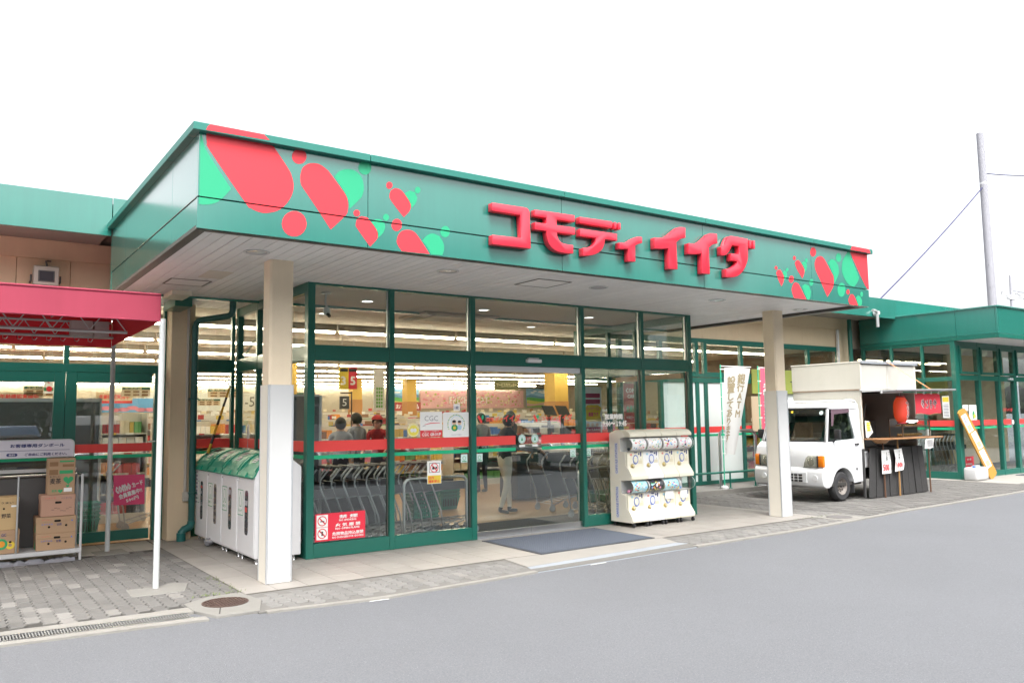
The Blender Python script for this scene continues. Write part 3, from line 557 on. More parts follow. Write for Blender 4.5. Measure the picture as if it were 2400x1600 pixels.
# recessed downlights
mLENS = M('downlight_glass', (.62,.63,.65), .15, spec=.8)
mLENSON = M('downlight_lit', (.8,.8,.8), .3, emit=(1,.97,.92), estr=1.1)
def downlight(x, y, label, r=.125, group='round ceiling downlights', mat=mLENS):
    t = root('downlight', (x,y,SZ-.012), label, 'ceiling light', group)
    m = MB(); m.lathe([(r*.80,.002),(r*.82,-.004),(r,-.006),(r,.004)], (x,y,SZ-.002), 28, caps=False); build('rim', m, mWHITE, t)
    m = MB(); m.lathe([(0,.002),(r*.45,.001),(r*.8,-.001)], (x,y,SZ-.002), 24, caps=False); build('lens', m, mat, t); m = MB(); ring(m, (x,y,SZ-.0045), (1,0,0), (0,1,0), r*.76, r*.86, 28); flat('shadow_gap', m, mDGREY, t)
for i, (x, y) in enumerate(((.785,.918),(2.906,.86),(5.144,.875),(7.404,.887),(9.40,.926))):
    downlight(x, y, ('round downlight in the canopy by the fascia corner with the big red heart','round downlight in the canopy behind the small heart decals','round downlight in the canopy below the first sign letters','round downlight in the canopy right of the access hatch','round downlight in the canopy above the far column')[i])
# columns
def column(x, y, label, d=.23, w=.245):
    t = root('support_column', (x+w/2,y+d/2,0), label, 'column', 'columns carrying the canopy')
    m = MB(); c = .022
    m.prism([(x+c,y),(x+w-c,y),(x+w,y+c),(x+w,y+d-c),(x+w-c,y+d),(x+c,y+d),(x,y+d-c),(x,y+c)], 'z', 1.957, SZ); build('shaft', m, M('column_cream', (.76,.64,.47), .75, nz=.05, ns=4, bump=.12, bs=90, streak=.05, dirt=.06), t)
    e = .006
    for a in ((x-e,x+w+e,y-e,y+.004),(x-e,x+w+e,y+d-.004,y+d+e)): bx('cladding_panel', a[0]+.012,a[1]-.012,a[2],a[3], .004,1.956, mWHITE, t)
    for a in ((x-e,x+.004,y,y+d),(x+w-.004,x+w+e,y,y+d)): bx('cladding_panel', a[0],a[1],a[2]+.008,a[3]-.008, .004,1.956, M('cream_panel', (.70,.66,.58), .45, nz=.03), t)
    for a in ((x,y),(x+w,y),(x,y+d),(x+w,y+d)): bx('corner_trim', a[0]-.010,a[0]+.010,a[1]-.010,a[1]+.010, .002,1.958, M('aluminium_trim', (.6,.62,.64), .35, .7), t, .003)
    m = MB().box(x+.005,x+w-.005,y+.005,y+d-.005,0,1.95); build('core', m, mBEIGE, t)
column(1.016, 1.19, 'cream column with white lower cladding beside the recycling bins')
column(9.084, 1.19, 'cream column with white lower cladding in front of the food truck')

# ================================================================== glazed entrance vestibule
vs = root('entrance_vestibule', ((VX0+VX1)/2,3.7,0), 'green framed glass vestibule around the sliding entrance doors', 'vestibule')
ZT = 3.236; TB, TT = 2.305, 2.489
POST = [(1.845,1.935),(2.912,2.982),(4.112,4.192),(6.036,6.104),(7.262,7.325),(8.312,8.402)]
FD = .11
for a, b in POST: bx('post', a, b, VG, VG+FD, 0, ZT, mGREEN, vs, .003)
for (a, b), (c, d) in zip(POST, POST[1:]):
    bx('transom', b+.0005, c-.0005, VG+.006, VG+FD-.006, TB, TT, mGREEN, vs, .003)
    bx('head_rail', b+.0005, c-.0005, VG+.006, VG+FD-.006, ZT-.03, ZT-.001, mGREEN, vs, .002)
    bx('pane', b-.006, c+.006, VG+.055, VG+.061, TT-.006, ZT-.025, gCLEAR, vs)
    bd = MB().box(b,b+.012,VG+.045,VG+.075,TT,ZT-.03).box(c-.012,c,VG+.045,VG+.075,TT,ZT-.03); build('glazing_bead', bd, M('aluminium_trim', (.6,.62,.64)), vs)
    if a < 4 or a > 6:
        bx('bottom_rail', b+.0005, c-.0005, VG+.004, VG+FD-.006, .003, .165, mGREEN, vs, .003)
        p = bx('pane', b-.006, c+.006, VG+.055, VG+.061, .16, TB+.006, gCLEAR, vs)
        s1 = MB(); quad(s1, (b,VG+.0535,1.222), XU, ZU, c-b, .128); flat('red_stripe', s1, mREDS, p)
        s2 = MB(); quad(s2, (b,VG+.0535,1.136), XU, ZU, c-b, .046); flat('green_stripe', s2, mGREENS, p)
        bd = MB().box(b,b+.012,VG+.045,VG+.075,.166,TB).box(c-.012,c,VG+.045,VG+.075,.166,TB); build('glazing_bead', bd, mDRIP, vs)
# side walls
def side_wall(x0, x1, ys, stripes):
    for a, b in ys: bx('post', x0, x1, a, b, 0, ZT, mGREEN, vs, .003)
    yl = [(VG+FD,VG+FD)]+ys
    for (a, b), (c, d) in zip(yl, yl[1:]):
        bx('transom', x0+.004, x1-.004, b+.0005, c-.0005, TB, TT, mGREEN, vs, .003)
        bx('head_rail', x0+.004, x1-.004, b+.0005, c-.0005, ZT-.12, ZT-.001, mGREEN, vs, .003)
        bx('bottom_rail', x0+.004, x1-.004, b+.0005, c-.0005, .003, .165, mGREEN, vs, .003)
        xm = (x0+x1)/2
        bx('pane', xm-.003, xm+.003, b-.004, c+.004, TT-.006, ZT-.11, gCLEAR, vs)
        p = bx('pane', xm-.003, xm+.003, b-.004, c+.004, .16, TB+.006, gCLEAR, vs)
        if stripes:
            s1 = MB(); quad(s1, (xm-.0046,b,1.222), YU, ZU, c-b, .128); flat('red_stripe', s1, mREDS, p)
            s2 = MB(); quad(s2, (xm-.0046,b,1.136), YU, ZU, c-b, .046); flat('green_stripe', s2, mGREENS, p)
side_wall(1.85, 1.93, [(4.20,4.26),(5.07,5.16)], True)
side_wall(8.315, 8.395, [(3.55,3.61),(4.26,4.32),(5.16,5.24)], False)
# hopper sash hanging open in the left side
m = MB(); hs = root('vent_sash', (1.88,4.6,2.9), parent=vs)
m = MB().box(1.86,1.89,4.28,5.05,-.03,0).box(1.86,1.89,4.28,5.05,.42,.45).box(1.86,1.89,4.28,4.31,0,.42).box(1.86,1.89,5.02,5.05,0,.42)
m.xf(lambda x,y,z: (x+(z)*.55+.03, y, 2.50+z*.85)); build('sash_frame', m, mGREEN, hs, .003)
# sliding doors
for x0, x1, hx in ((4.194,5.113,1),(5.117,6.034,-1)):
    d = bx('door_leaf', x0, x1, VG+.06, VG+.07, .085, 2.24, gDOOR, vs)
    bx('door_rail', x0, x1, VG+.05, VG+.08, .006, .086, mSTEEL, vs, .002)
    sx0, sx1 = (x0,x0+.675) if hx > 0 else (x0+.20,x1)
    s1 = MB(); quad(s1, (sx0,VG+.0585,1.222), XU, ZU, sx1-sx0, .122); flat('red_stripe', s1, mREDS, d)
    s2 = MB(); quad(s2, (sx0,VG+.0585,1.136), XU, ZU, sx1-sx0, .046); flat('green_stripe', s2, mGREENS, d)
    cx = x1-.135 if hx > 0 else x0+.085
    dm = MB(); disc(dm, (cx,VG+.058,1.295), XU, ZU, .062, n=24); flat('touch_sticker', dm, M('pale_mint_print', (.6,.75,.72), .6), d)
    dm = MB(); ring(dm, (cx,VG+.0575,1.295), XU, ZU, .048, .052); dm.add([(cx-.02,VG+.0575,1.27),(cx+.02,VG+.0575,1.27),(cx,VG+.0575,1.325)],[(0,1,2)]); flat('sticker_print', dm, mGPRINT, d)
    rm = MB(); quad(rm, (cx-.05,VG+.058,1.185), XU, ZU, .1, .03); flat('small_notice', rm, mWPRINT, d)
    # shop logo on the glass
    lx = x0+.055 if hx > 0 else x0+.065
    hm = MB(); hm.add([(lx+a*.075,VG+.0583,1.535+b*.095) for a,b in ((.0,.75),(.08,.95),(.3,1.0),(.9,.3),(1.0,.1),(.8,-.1),(.55,0))],[tuple(range(7))]); flat('heart_logo', hm, mREDS, d)
    hm = MB(); hm.add([(lx+a*.075,VG+.0583,1.535+b*.095) for a,b in ((.75,.6),(.9,.9),(1.2,1.05),(1.3,.7),(1.05,.3))],[tuple(range(5))]); flat('heart_logo', hm, mGREENS, d)
    text('コモディ', (lx+.14,VG+.06,1.545), XU, ZU, .27, .06, mREDS, d, .03); text('イイダ', (lx+.425,VG+.06,1.535), XU, ZU, .28, .10, mREDS, d, .03)
bx('door_header', 4.193, 6.035, VG+.03, VG+.1, 2.225, 2.304, mGREYP, vs, .003)
bx('door_track', 4.193, 6.035, VG-.01, VG+.1, .0, .005, mSTEEL, vs)
ds = root('door_sensor', (5.14,VG,2.36), 'white door sensor box on the green transom above the sliding doors', 'sensor')
bx('housing', 5.02,5.262, VG-.06,VG+.005, 2.357,2.405, mWHITEP, ds, .008, seg=2); bx('bracket', 5.05,5.225, VG-.04,VG+.005, 2.411,2.424, mGREYP, ds)
# vestibule ceiling panel and inner floor
bx('vestibule_ceiling', VX0+.09,VX1-.09, VG+.11,5.25, SZ+.004,SZ+.015, mCEIL, vs)
bx('vestibule_floor', VX0+.09,VX1-.09, VG+.11,3.7, -.02,.002, M('charcoal_matting', (.05,.05,.052), .95, bump=.6, bs=200), vs)
bx('vestibule_floor', VX0+.09,VX1-.09, 3.7,5.28, -.02,.002, mWOOD, vs)
bx('beam_casing', 8.25,8.31, 2.42,4.0, 2.195,2.28, M('tan_casing', (.38,.27,.17), .6), vs)

# ================================================================== main shop building
sb = root('supermarket_building', (6,16,0), 'long single storey supermarket with cream walls and a green roof fascia', 'building')
# upper wall: cream panels
mREV = mBEIGE
xs = [-5.2,-4.0,-2.79,-1.56,-.94,-.325,.90]
for a, b in zip(xs, xs[1:]): bx('wall_panel', a+.003, b-.003, WY, WY+.1, 3.26, 3.745, mBEIGE, sb, .003)
bx('wall_panel', .903, 1.9, WY, WY+.1, 3.26, 3.745, mBEIGE, sb, .003)
bx('wall_beam', -5.2, 1.9, WY-.03, WY+.1, 3.746, 4.0, mBEIGE, sb, .004)
for a, b in zip([8.4,9.6,10.8,12.0,13.2,14.4,15.6,17.03],[9.6,10.8,12.0,13.2,14.4,15.6,17.03,17.7]): bx('wall_panel', a+.003, b-.003, WY, WY+.1, 3.26, 3.71, mBEIGE, sb, .003)
bx('wall_beam', 8.4, 17.7, WY-.03, WY+.1, 3.711, 4.0, mBEIGE, sb, .004)
bx('pilaster', .90, 1.21, 4.93, WY+.1, 0, 3.228, mBEIGE, sb, .006)
bx('pilaster', 1.10, 1.135, 4.90, 4.929, .62, 3.2, M('conduit_grey', (.5,.47,.42), .5), sb, .004)
bx('pilaster', 17.04, 17.55, WY-.05, WY+.1, 0, 3.71, mBEIGE, sb, .006)
# roof edge fascia, in panels
def fascia_run(x0, x1, step, z0, z1, y):
    n = max(1, round((x1-x0)/step)); e = [x0+(x1-x0)*i/n for i in range(n+1)]
    for a, b in zip(e, e[1:]): bx('roof_fascia', a+.003, b-.003, y, y+.05, z0, z1, mGREENF, sb, .004)
fascia_run(-9.6, -.005, 3.2, 3.915, 4.40, CD+.003); fascia_run(CW+.005, 26, 2.7, 3.915, 4.40, CD+.003)
bx('roof_fascia', 0, CW, CD+.003, CD+.05, 3.2, 4.40, mGREENF, sb)
bx('eaves_soffit', -9.6, 0.0, CD+.053, WY, 4.0, 4.03, M('eaves_brown', (.30,.27,.24), .7), sb); bx('eaves_soffit', CW, 26, CD+.053, WY, 4.0, 4.03, M('eaves_brown', (.30,.27,.24)), sb)
m = MB().box(-9.6,26,CD+.05,29,4.28,4.33); build('roof', m, mDGREY, sb)
# left glazing: door leaves with fixed lights over
gl = root('shop_window', (-.7,WY,0), parent=sb)
def frame(x0, x1, z0, z1, y0=WY-.03, y1=WY+.05): bx('frame_member', x0, x1, y0, y1, z0, z1, mGREEN, gl, .003)
frame(.862,.899,0,3.22); frame(-.365,-.30,2.385,3.22); frame(-1.75,-1.69,2.385,3.22); frame(-5,.861,2.272,2.384); frame(-5,.861,3.221,3.259)
for a, b in ((-3.3,-1.74),(-1.735,-.335),(-.33,.86)):
    frame(a,a+.13,.003,2.271); frame(b-(.13 if b < .5 else .10),b,.003,2.271); frame(a+.1305,b-.1305,2.14,2.271,WY-.025,WY+.045); frame(a+.1305,b-.1305,.03,.165,WY-.025,WY+.045)
    p = bx('pane', a+.12,b-.09, WY+.008,WY+.014, .16,2.15, gCLEAR, gl)
    s1 = MB(); quad(s1, (a+.13,WY+.0062,1.204), XU, ZU, b-a-.24, .114); flat('red_stripe', s1, mREDS, gl)
    s2 = MB(); quad(s2, (a+.13,WY+.0062,1.123), XU, ZU, b-a-.24, .046); flat('green_stripe', s2, mGREENS, gl)
for a, b in ((-5,-1.75),(-1.69,-.365),(-.30,.862)): bx('pane', a,b, WY+.008,WY+.014, 2.38,3.23, gCLEAR, gl)
bx('door_hinge', .80,.815, WY-.05,WY-.031, 1.95,2.07, mSTEEL, gl); bx('door_handle', .70,.78, WY-.06,WY-.031, 1.33,1.345, mSTEEL, gl); bx('door_hinge', .80,.815, WY-.05,WY-.031, .30,.43, mSTEEL, gl)
# narrow light between pilaster and vestibule
g2 = root('corner_window', (1.5,WY,0), parent=sb)
for a in ((1.211,1.845,TB,TT),(1.211,1.845,0,.165)): bx('frame_member', a[0],a[1], WY-.06,WY+.02, a[2],a[3], mGREEN, g2, .003)
bx('frame_member', 1.211,1.25, WY-.06,WY+.02, .166,TB-.001, mGREEN, g2, .003); bx('frame_member', 1.795,1.845, WY-.06,WY+.02, .166,TB-.001, mGREEN, g2, .003); bx('frame_member', 1.795,1.845, WY-.06,WY+.02, TT+.001,3.225, mGREEN, g2, .003)
for z0, z1, s in ((.16,TB+.005,1),(TT-.005,3.24,0)):
    p = bx('pane', 1.24,1.80, WY-.023,WY-.017, z0,z1, gCLEAR, g2)
    if s:
        s1 = MB(); quad(s1, (1.25,WY-.0248,1.222), XU, ZU, .545, .128); flat('red_stripe', s1, mREDS, g2)
        s2 = MB(); quad(s2, (1.25,WY-.0248,1.136), XU, ZU, .545, .046); flat('green_stripe', s2, mGREENS, g2)
# right-hand glazing behind the truck
g3 = root('shop_window', (13,WY,0), parent=sb)
mFROST = M('frosted_panel', (.66,.72,.70), .25, spec=.5)
def fr3(x0, x1, z0, z1, y0=WY-.03, y1=WY+.05): bx('frame_member', x0, x1, y0, y1, z0, z1, mGREEN, g3, .003)
fr3(8.4,17.03,3.175,3.259); fr3(8.4,17.03,2.41,2.483); fr3(8.4,17.03,2.29,2.40,WY-.02,WY+.04); fr3(8.4,17.03,.09,.17)
ups = [8.4,9.5,10.65,11.75,12.02,13.24,14.5,15.76,17.03]
for k, (a, b) in enumerate(zip(ups, ups[1:])):
    fr3(a-.04 if k else a, a+.06, 2.4835,3.1745); fr3(a-.04 if k else a, a+.06, .1705,2.2895)
    if b-a > .5:
        for z0, z1 in ((2.4835,2.52),(3.14,3.1745)): fr3(a+.0605,b-.0405,z0,z1,WY-.02,WY+.03)
    bx('pane', a+.05,b-.03, WY+.008,WY+.014, 2.47,3.18, gCLEAR, g3)
    if k in (2,3,4,6,7) : p = bx('opaque_panel', a+.05,b-.03, WY+.008,WY+.018, .16,2.30, mFROST, g3)
    else: p = bx('pane', a+.05,b-.03, WY+.008,WY+.014, .16,2.30, gCLEAR, g3)
    s1 = MB(); quad(s1, (a+.06,WY+.0062,1.204), XU, ZU, b-a-.1, .13); flat('red_stripe', s1, mREDS, g3)
    s2 = MB(); quad(s2, (a+.06,WY+.0062,1.126), XU, ZU, b-a-.1, .046); flat('green_stripe', s2, mGREENS, g3)
fr3(16.98,17.03,.1705,3.1745)
# back, side walls, floor and ceiling of the sales floor
IN = root('sales_hall', (6,16,0), kind='structure')
mIWALL = M('shop_wall_cream', (.45,.40,.32), .8)
bx('back_wall', -9,26, 28.3,28.4, 0,4.2, mIWALL, IN); bx('side_wall', -9.1,-9, 5.4,28.3, 0,4.2, mIWALL, IN); bx('side_wall', 26,26.1, 5.4,28.3, 0,4.2, mIWALL, IN)
bx('front_wall_above', -9,26, WY+.1,WY+.2, SZ+.02,4.27, mIWALL, IN)
bx('front_wall', -9,-5.0, WY,WY+.1, 0,4.0, mBEIGE, IN); bx('front_wall', -9.6,-5.2, WY-.02,WY-.005, 0,4.0, mBEIGE, IN); bx('front_wall', 22.5,26, WY,WY+.1, 0,4.0, mBEIGE, IN)
bx('sales_floor', -9,26, WY+.02,28.3, -.03,.003, mWOOD, IN)
bx('sales_ceiling', -9,17.65, WY+.02,11.05, SZ+.005,SZ+.02, mCEIL, IN); bx('sales_ceiling', -9,26, 11.0505,28.3, SZ+.005,SZ+.02, mCEIL, IN)
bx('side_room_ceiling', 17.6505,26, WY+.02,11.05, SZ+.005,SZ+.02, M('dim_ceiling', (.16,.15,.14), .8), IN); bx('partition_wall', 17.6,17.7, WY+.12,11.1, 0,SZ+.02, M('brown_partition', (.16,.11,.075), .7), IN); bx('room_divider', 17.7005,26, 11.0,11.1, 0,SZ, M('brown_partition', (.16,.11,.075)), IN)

# ================================================================== second entrance at the far right
rb = root('side_vestibule', (20.5,4,0), 'second smaller green glass vestibule at the far right end of the shop', 'vestibule')
RX, RF = 17.9, 1.75
rs = [RF+.004, 2.69, WY-.1]
for a, b in zip(rs, rs[1:]): bx('fascia_panel', RX, RX+.05, a+(.05 if a < 2 else .003), b-.003, 3.35, 3.95, mGREENF, rb, .003); bx('fascia_trim', RX-.008, RX+.06, a+(.05 if a < 2 else .003), b-.003, 3.25, 3.345, mGREEN, rb, .003)
for a, b in zip((RX,20.4,22.9,25.4),(20.4,22.9,25.4,28)): bx('fascia_panel', a+(.003 if a > RX else 0), b-.003, RF, RF+.05, 3.35, 3.95, mGREENF, rb, .003); bx('fascia_trim', a, b-.001, RF-.008, RF+.06, 3.25, 3.345, mGREEN, rb, .003)
m = MB().box(RX-.03,28,RF-.03,RF+.08,3.951,3.985).box(RX-.03,RX+.08,RF+.0805,WY-.1,3.951,3.985); build('coping', m, mGREENF, rb, .004)
bx('roof_deck', RX+.05,28, RF+.05,WY-.05, 3.90,3.93, M('pale_roof', (.6,.6,.6), .7), rb); bx('soffit', RX+.06,28, RF+.06,WY-.05, 3.255,3.275, mSOFFIT, rb)
GY = 2.75
ps = [(17.9,18.08),(18.99,19.10),(20.02,20.12),(20.86,20.98),(21.85,21.95),(22.9,23.0)]
for a, b in ps: bx('post', a, b, GY, GY+.11, 0, 3.254, mGREEN, rb, .003)
for k, ((a, b), (c, d)) in enumerate(zip(ps, ps[1:])):
    bx('transom', b+.0005, c-.0005, GY+.006, GY+.1, 2.33, 2.45, mGREEN, rb, .003)
    bx('head_rail', b+.0005, c-.0005, GY+.006, GY+.1, 3.14, 3.253, mGREEN, rb, .003)
    bx('bottom_rail', b+.0005, c-.0005, GY+.006, GY+.1, .005, .14, mGREEN, rb, .003)
    sash = MB().box(b+.001,c-.001,GY-.03,GY+.005,2.47,2.53).box(b+.001,c-.001,GY-.03,GY+.005,3.08,3.14).box(b+.001,b+.07,GY-.03,GY+.005,2.531,3.079).box(c-.07,c-.001,GY-.03,GY+.005,2.531,3.079); build('sash_frame', sash, mGREEN, rb, .003)
    bx('pane', b+.06,c-.06, GY-.015,GY-.009, 2.52,3.09, gCLEAR, rb)
    p = bx('pane', b-.004,c+.004, GY+.05,GY+.056, .13,2.34, gDOOR, rb)
    if k != 2: s1 = MB(); quad(s1, (b,GY+.048,1.25), XU, ZU, c-b-(.16 if k == 1 else 0), .125); flat('red_stripe', s1, mREDS, p); s2 = MB(); quad(s2, (b,GY+.048,1.17), XU, ZU, c-b-(.16 if k == 1 else 0), .04); flat('green_stripe', s2, mGREENS, p)
    else: s1 = MB(); quad(s1, (b+.02,GY+.048,1.25), XU, ZU, .5, .125); flat('red_stripe', s1, mREDS, p); s2 = MB(); quad(s2, (b+.02,GY+.048,1.17), XU, ZU, .5, .04); flat('green_stripe', s2, mGREENS, p)
    if k == 2:
        text('コモディイイダ', (b+.08,GY+.05,1.57), XU, ZU, .55, .09, mREDS, p, .03)
        dm = MB(); disc(dm, (b+.62,GY+.047,1.30), XU, ZU, .055); disc(dm, (b+.86,GY+.047,1.30), XU, ZU, .055); flat('touch_sticker', dm, mWPRINT, p)
bx('door_sensor_box', 20.5,20.7, GY-.05,GY+.005, 2.36,2.41, mGREYP, rb, .006)
ys = [(3.52,3.58),(4.30,4.36),(5.05,5.14)]
for a, b in ys: bx('post', RX, RX+.08, a, b, 0, 3.249, mGREEN, rb, .003)
yl = [(GY+.11,GY+.11)]+ys
for (a, b), (c, d) in zip(yl, yl[1:]):
    for z0, z1 in ((2.31,2.41),(3.18,3.249),(.003,.17)): bx('side_rail', RX+.005, RX+.075, b+.0005, c-.0005, z0, z1, mGREEN, rb, .003)
    p = bx('pane', RX+.035,RX+.041, b-.004,c+.004, .16,2.32, gDOOR, rb); bx('pane', RX+.035,RX+.041, b-.004,c+.004, 2.40,3.19, gCLEAR, rb)
    s1 = MB(); quad(s1, (RX+.0335,b,1.24), YU, ZU, c-b, .14); flat('red_stripe', s1, mREDS, p); s2 = MB(); quad(s2, (RX+.0335,b,1.155), YU, ZU, c-b, .055); flat('green_stripe', s2, mGREENS, p)
bx('vestibule_floor', RX+.085,28, GY+.11,WY, -.02,.006, M('charcoal_matting', (.07,.07,.072)), rb)
for nm, y0, y1, z0, z1, lab in (('notice_sheet',2.965,3.13,1.44,1.955,None),):
    s = MB(); quad(s, (RX+.033,y1,z0), (0,-1,0), ZU, y1-y0, z1-z0); o = flat('notice_sheet', s, mWPRINT, rb)
    s = MB(); quad(s, (RX+.032,y1-.01,z1-.14), (0,-1,0), ZU, y1-y0-.02, .12); flat('yellow_print', s, mYELLOW, o)
    s = MB(); [quad(s, (RX+.032,y1-.02,z0+.03+k*.035), (0,-1,0), ZU, .12, .012) for k in range(9)]; flat('print_lines', s, mNAVY, o)
# pipes on the wall between truck and second vestibule
pw = MB().tube([(17.19,4.98,0),(17.19,4.98,3.95)], .055, 12).cyl((17.19,4.98,2.0),(17.19,4.98,2.06),.064,12); build('downpipe', pw, mGREEN, None, label='green rain pipe beside the second vestibule wall', cat='pipe')
pw = MB().box(16.95,17.01,5.17,5.218,2.2,3.70); build('wall_conduit', pw, mWHITEP, None, label='white vertical conduit on the cream wall above the food truck', cat='conduit')
# roof plumbing
pp = MB(); pp.tube([(16.4,3.75,3.6),(16.4,3.75,3.93),(16.37,3.75,3.97),(16.3,3.75,3.985),(16.22,3.75,3.985)], .035, 10)
pe = build('vent_pipe', pp, M('dull_pipe_grey', (.30,.31,.31), .5), None, label='pale grey elbow vent pipe on the roof edge beside the second vestibule', cat='pipe')
pp = MB(); pp.lathe([(0,0),(.07,0),(.075,.05),(.05,.08),(0,.085)], (16.9,4.05,4.0), 14, 'y'); pp.lathe([(0,-.06),(.045,-.06),(.045,0)], (16.9,4.05,4.0), 12, 'y'); build('roof_vent', pp, mGREYP, None, label='small round vent cap on the green roof fascia', cat='vent')
# ================================================================== pink awning with its frame
mAWN = M('faded_red_canvas', (.29,.032,.062), .85, nz=.10, ns=3, streak=.12, trans=.05); mAWR = M('red_roof_canvas', (.50,.022,.035), .85, nz=.1, ns=3, trans=.14)
mPOLE = M('white_pole_paint', (.46,.48,.475), .4, nz=.05, ns=9, dirt=.1)
aw = root('canvas_awning', (-.9,3,0), 'faded pink red canvas awning on white posts at the left', 'awning')
AX0, AX1, AY0, AY1 = -3.2, .085, 1.70, 4.50
def cloth(pa, pb, nx, ny, fn, thick=.004):
    m = MB()
    for j in range(ny+1):
        for i in range(nx+1): m.v.append(fn(i/nx, j/ny))
    for j in range(ny):
        for i in range(nx): k = j*(nx+1)+i; m.f.append((k,k+1,k+nx+2,k+nx+1)); m.m.append(0)
    return m
L_ = lambda a, b, t: a+(b-a)*t
vm = cloth(0,0,60,4, lambda u,v: (L_(AX0,AX1,u), AY0-.012*v+.004*math.sin(u*37)*v, L_(2.858,2.596,v)+.004*math.sin(u*23)*v))
build('front_valance', vm, mAWN, aw, ang=60)
vm = cloth(0,0,12,4, lambda u,v: (AX1+.004*math.sin(u*9)*v, L_(AY0,AY1,u), L_(L_(2.858,2.95,u),L_(2.596,2.565,u),v)))
build('side_valance', vm, mAWR, aw, ang=60)
vm = cloth(0,0,40,4, lambda u,v: (L_(AX0,AX1-.002,u), AY1, L_(2.95,2.555,v)+.004*math.sin(u*31)*v)); build('back_valance', vm, mAWR, aw, ang=60)
vm = cloth(0,0,40,8, lambda u,v: (L_(AX0,AX1,u), L_(AY0+.001,AY1-.001,v), L_(2.858,2.95,v)-.012*math.sin(PI*v)*abs(math.sin(u*12)))); build('roof_canvas', vm, mAWR, aw, ang=60)
vm = cloth(0,0,40,8, lambda u,v: (L_(AX0,AX1,u), L_(AY0+.001,AY1-.001,v), L_(2.864,2.956,v)-.012*math.sin(PI*v)*abs(math.sin(u*12)))); build('roof_top_canvas', vm, M('faded_low_bounce_canvas', (.36,.20,.20), .9, nz=.1, ns=3), aw, ang=60)  # added upper sheet, its faded colour muted to cut red bounce on the wall
hb = MB().tube([(AX0,AY0+.002,2.862),(AX1,AY0+.002,2.862)], .012, 8).tube([(AX0,AY0-.006,2.60),(AX1,AY0-.006,2.60)], .008, 6); build('hem', hb, mAWN, aw)
def pole(x, y, z1, r=.029):
    m = MB().cyl((x,y,0),(x,y,z1),r,16); return build('post', m, mPOLE, aw)
pole(.109,1.705,2.62); pole(.111,4.505,2.60); pole(-3.1,1.705,2.62); pole(-3.1,4.505,2.60)
for y, zt, zb, nm in ((1.76,2.80,None,'a'),(2.75,2.83,2.575,'b'),(4.40,2.85,2.665,'c')):
    fr = MB().tube([(AX0,y,zt),(AX1-.02,y,zt)], .014, 6)
    if zb: fr.tube([(AX0,y,zb),(AX1+(.12 if nm == 'c' else -.12),y,zb)], .017, 8)
    build('frame_tube', fr, mPOLE, aw)
    if zb:
        zz = MB(); x = AX0; up = 0; s = .175 if nm == 'b' else .11
        while x < AX1-.3:
            zz.tube([(x,y,zb+.015 if not up else zt),(x+s,y,zt if not up else zb+.015)], .006, 5); x += s; up = 1-up
        build('truss_web', zz, mPOLE, aw)
fr = MB()
for x in (-2.4,-1.5,-.6,.07): fr.tube([(x,1.72,2.84),(x,4.46,2.90)], .012, 6)
build('rafter', fr, mPOLE, aw)
bx('bracket_box', -.16,.0, 4.15,4.35, 2.64,2.84, M('dull_bracket', (.45,.4,.38), .6), aw, .004); bx('bracket_box', -.42,-.18, 4.15,4.3, 2.66,2.84, M('dull_bracket', (.45,.4,.38)), aw, .004)
hk = MB()
for k in range(8): hk.tube([(-1.25+k*.15,4.38,2.65),(-1.25+k*.15,4.37,2.61),(-1.22+k*.15,4.36,2.60),(-1.2+k*.15,4.36,2.63)], .005, 5)
build('hook', hk, mSTEEL, aw, kind='stuff')

# ================================================================== floodlight on the wall
fl = root('floodlight', (-.62,5.1,3.37), 'old square beige floodlight on the cream wall above the awning', 'floodlight')
m = MB(); m.prism([(4.93,3.36),(4.93,3.60),(5.02,3.62),(5.19,3.56),(5.19,3.40),(5.02,3.34)], 'x', -.77,-.485); build('housing', m, M('aged_beige_casing', (.42,.40,.35), .6, nz=.1), fl, .018, seg=2)
m = MB().box(-.72,-.535,4.92,4.935,3.40,3.545); build('bezel', m, mDGREY, fl, .004)
m = MB().box(-.705,-.55,4.912,4.921,3.415,3.53); build('lens', m, M('smoky_glass', (.04,.036,.045), .3, spec=.2), fl)
m = MB().tube([(-.79,5.05,3.5),(-.79,5.05,3.42),(-.79,5.22,3.42)], .012, 6).tube([(-.46,5.05,3.5),(-.46,5.05,3.42),(-.46,5.22,3.42)], .012, 6).tube([(-.62,5.0,3.62),(-.63,5.02,3.68),(-.60,5.1,3.7),(-.56,5.23,3.72)], .012, 6); build('bracket', m, mDGREY, fl)

# ================================================================== cardboard rack and its cartons
rk = root('carton_rack', (-1.1,4.3,0), 'grey shelf rack with a printed header board offering used cartons', 'rack')
mRACK = M('rack_paint', (.50,.50,.50), .5, nz=.1, dirt=.1)
bx('shelf', -2.2,-.235, 4.05,4.52, .085,.135, mRACK, rk, .006)
for y in (4.07,4.50): m = MB().tube([(-.247,y,.0),(-.247,y,.99)], .014, 8); build('upright', m, mRACK, rk)
m = MB().tube([(-.247,4.07,.99),(-.247,4.50,.99)], .014, 8).tube([(-.9,4.05,.14),(-.9,4.06,1.0)], .011, 8).tube([(-2.2,4.46,.98),(-.247,4.46,.98)], .014, 8); build('guard_rail', m, mSTEEL, rk)
bx('back_panel', -2.2,-.27, 4.50,4.515, .14,.98, M('rack_back_dark', (.085,.082,.08), .5, nz=.1), rk); bx('price_rail', -2.2,-.27, 4.44,4.47, 1.02,1.06, mRACK, rk)
m = MB(); m.prism([(-2.2,1.195),(-.315,1.195)]+[(-.315-.06+.06*math.cos(R(a)), 1.355+.06*math.sin(R(a))) for a in (0,20,45,70,90)]+[(-2.2,1.415)], 'y', 4.29, 4.325); hd = build('header_board', m, mSTEEL, rk, .004)
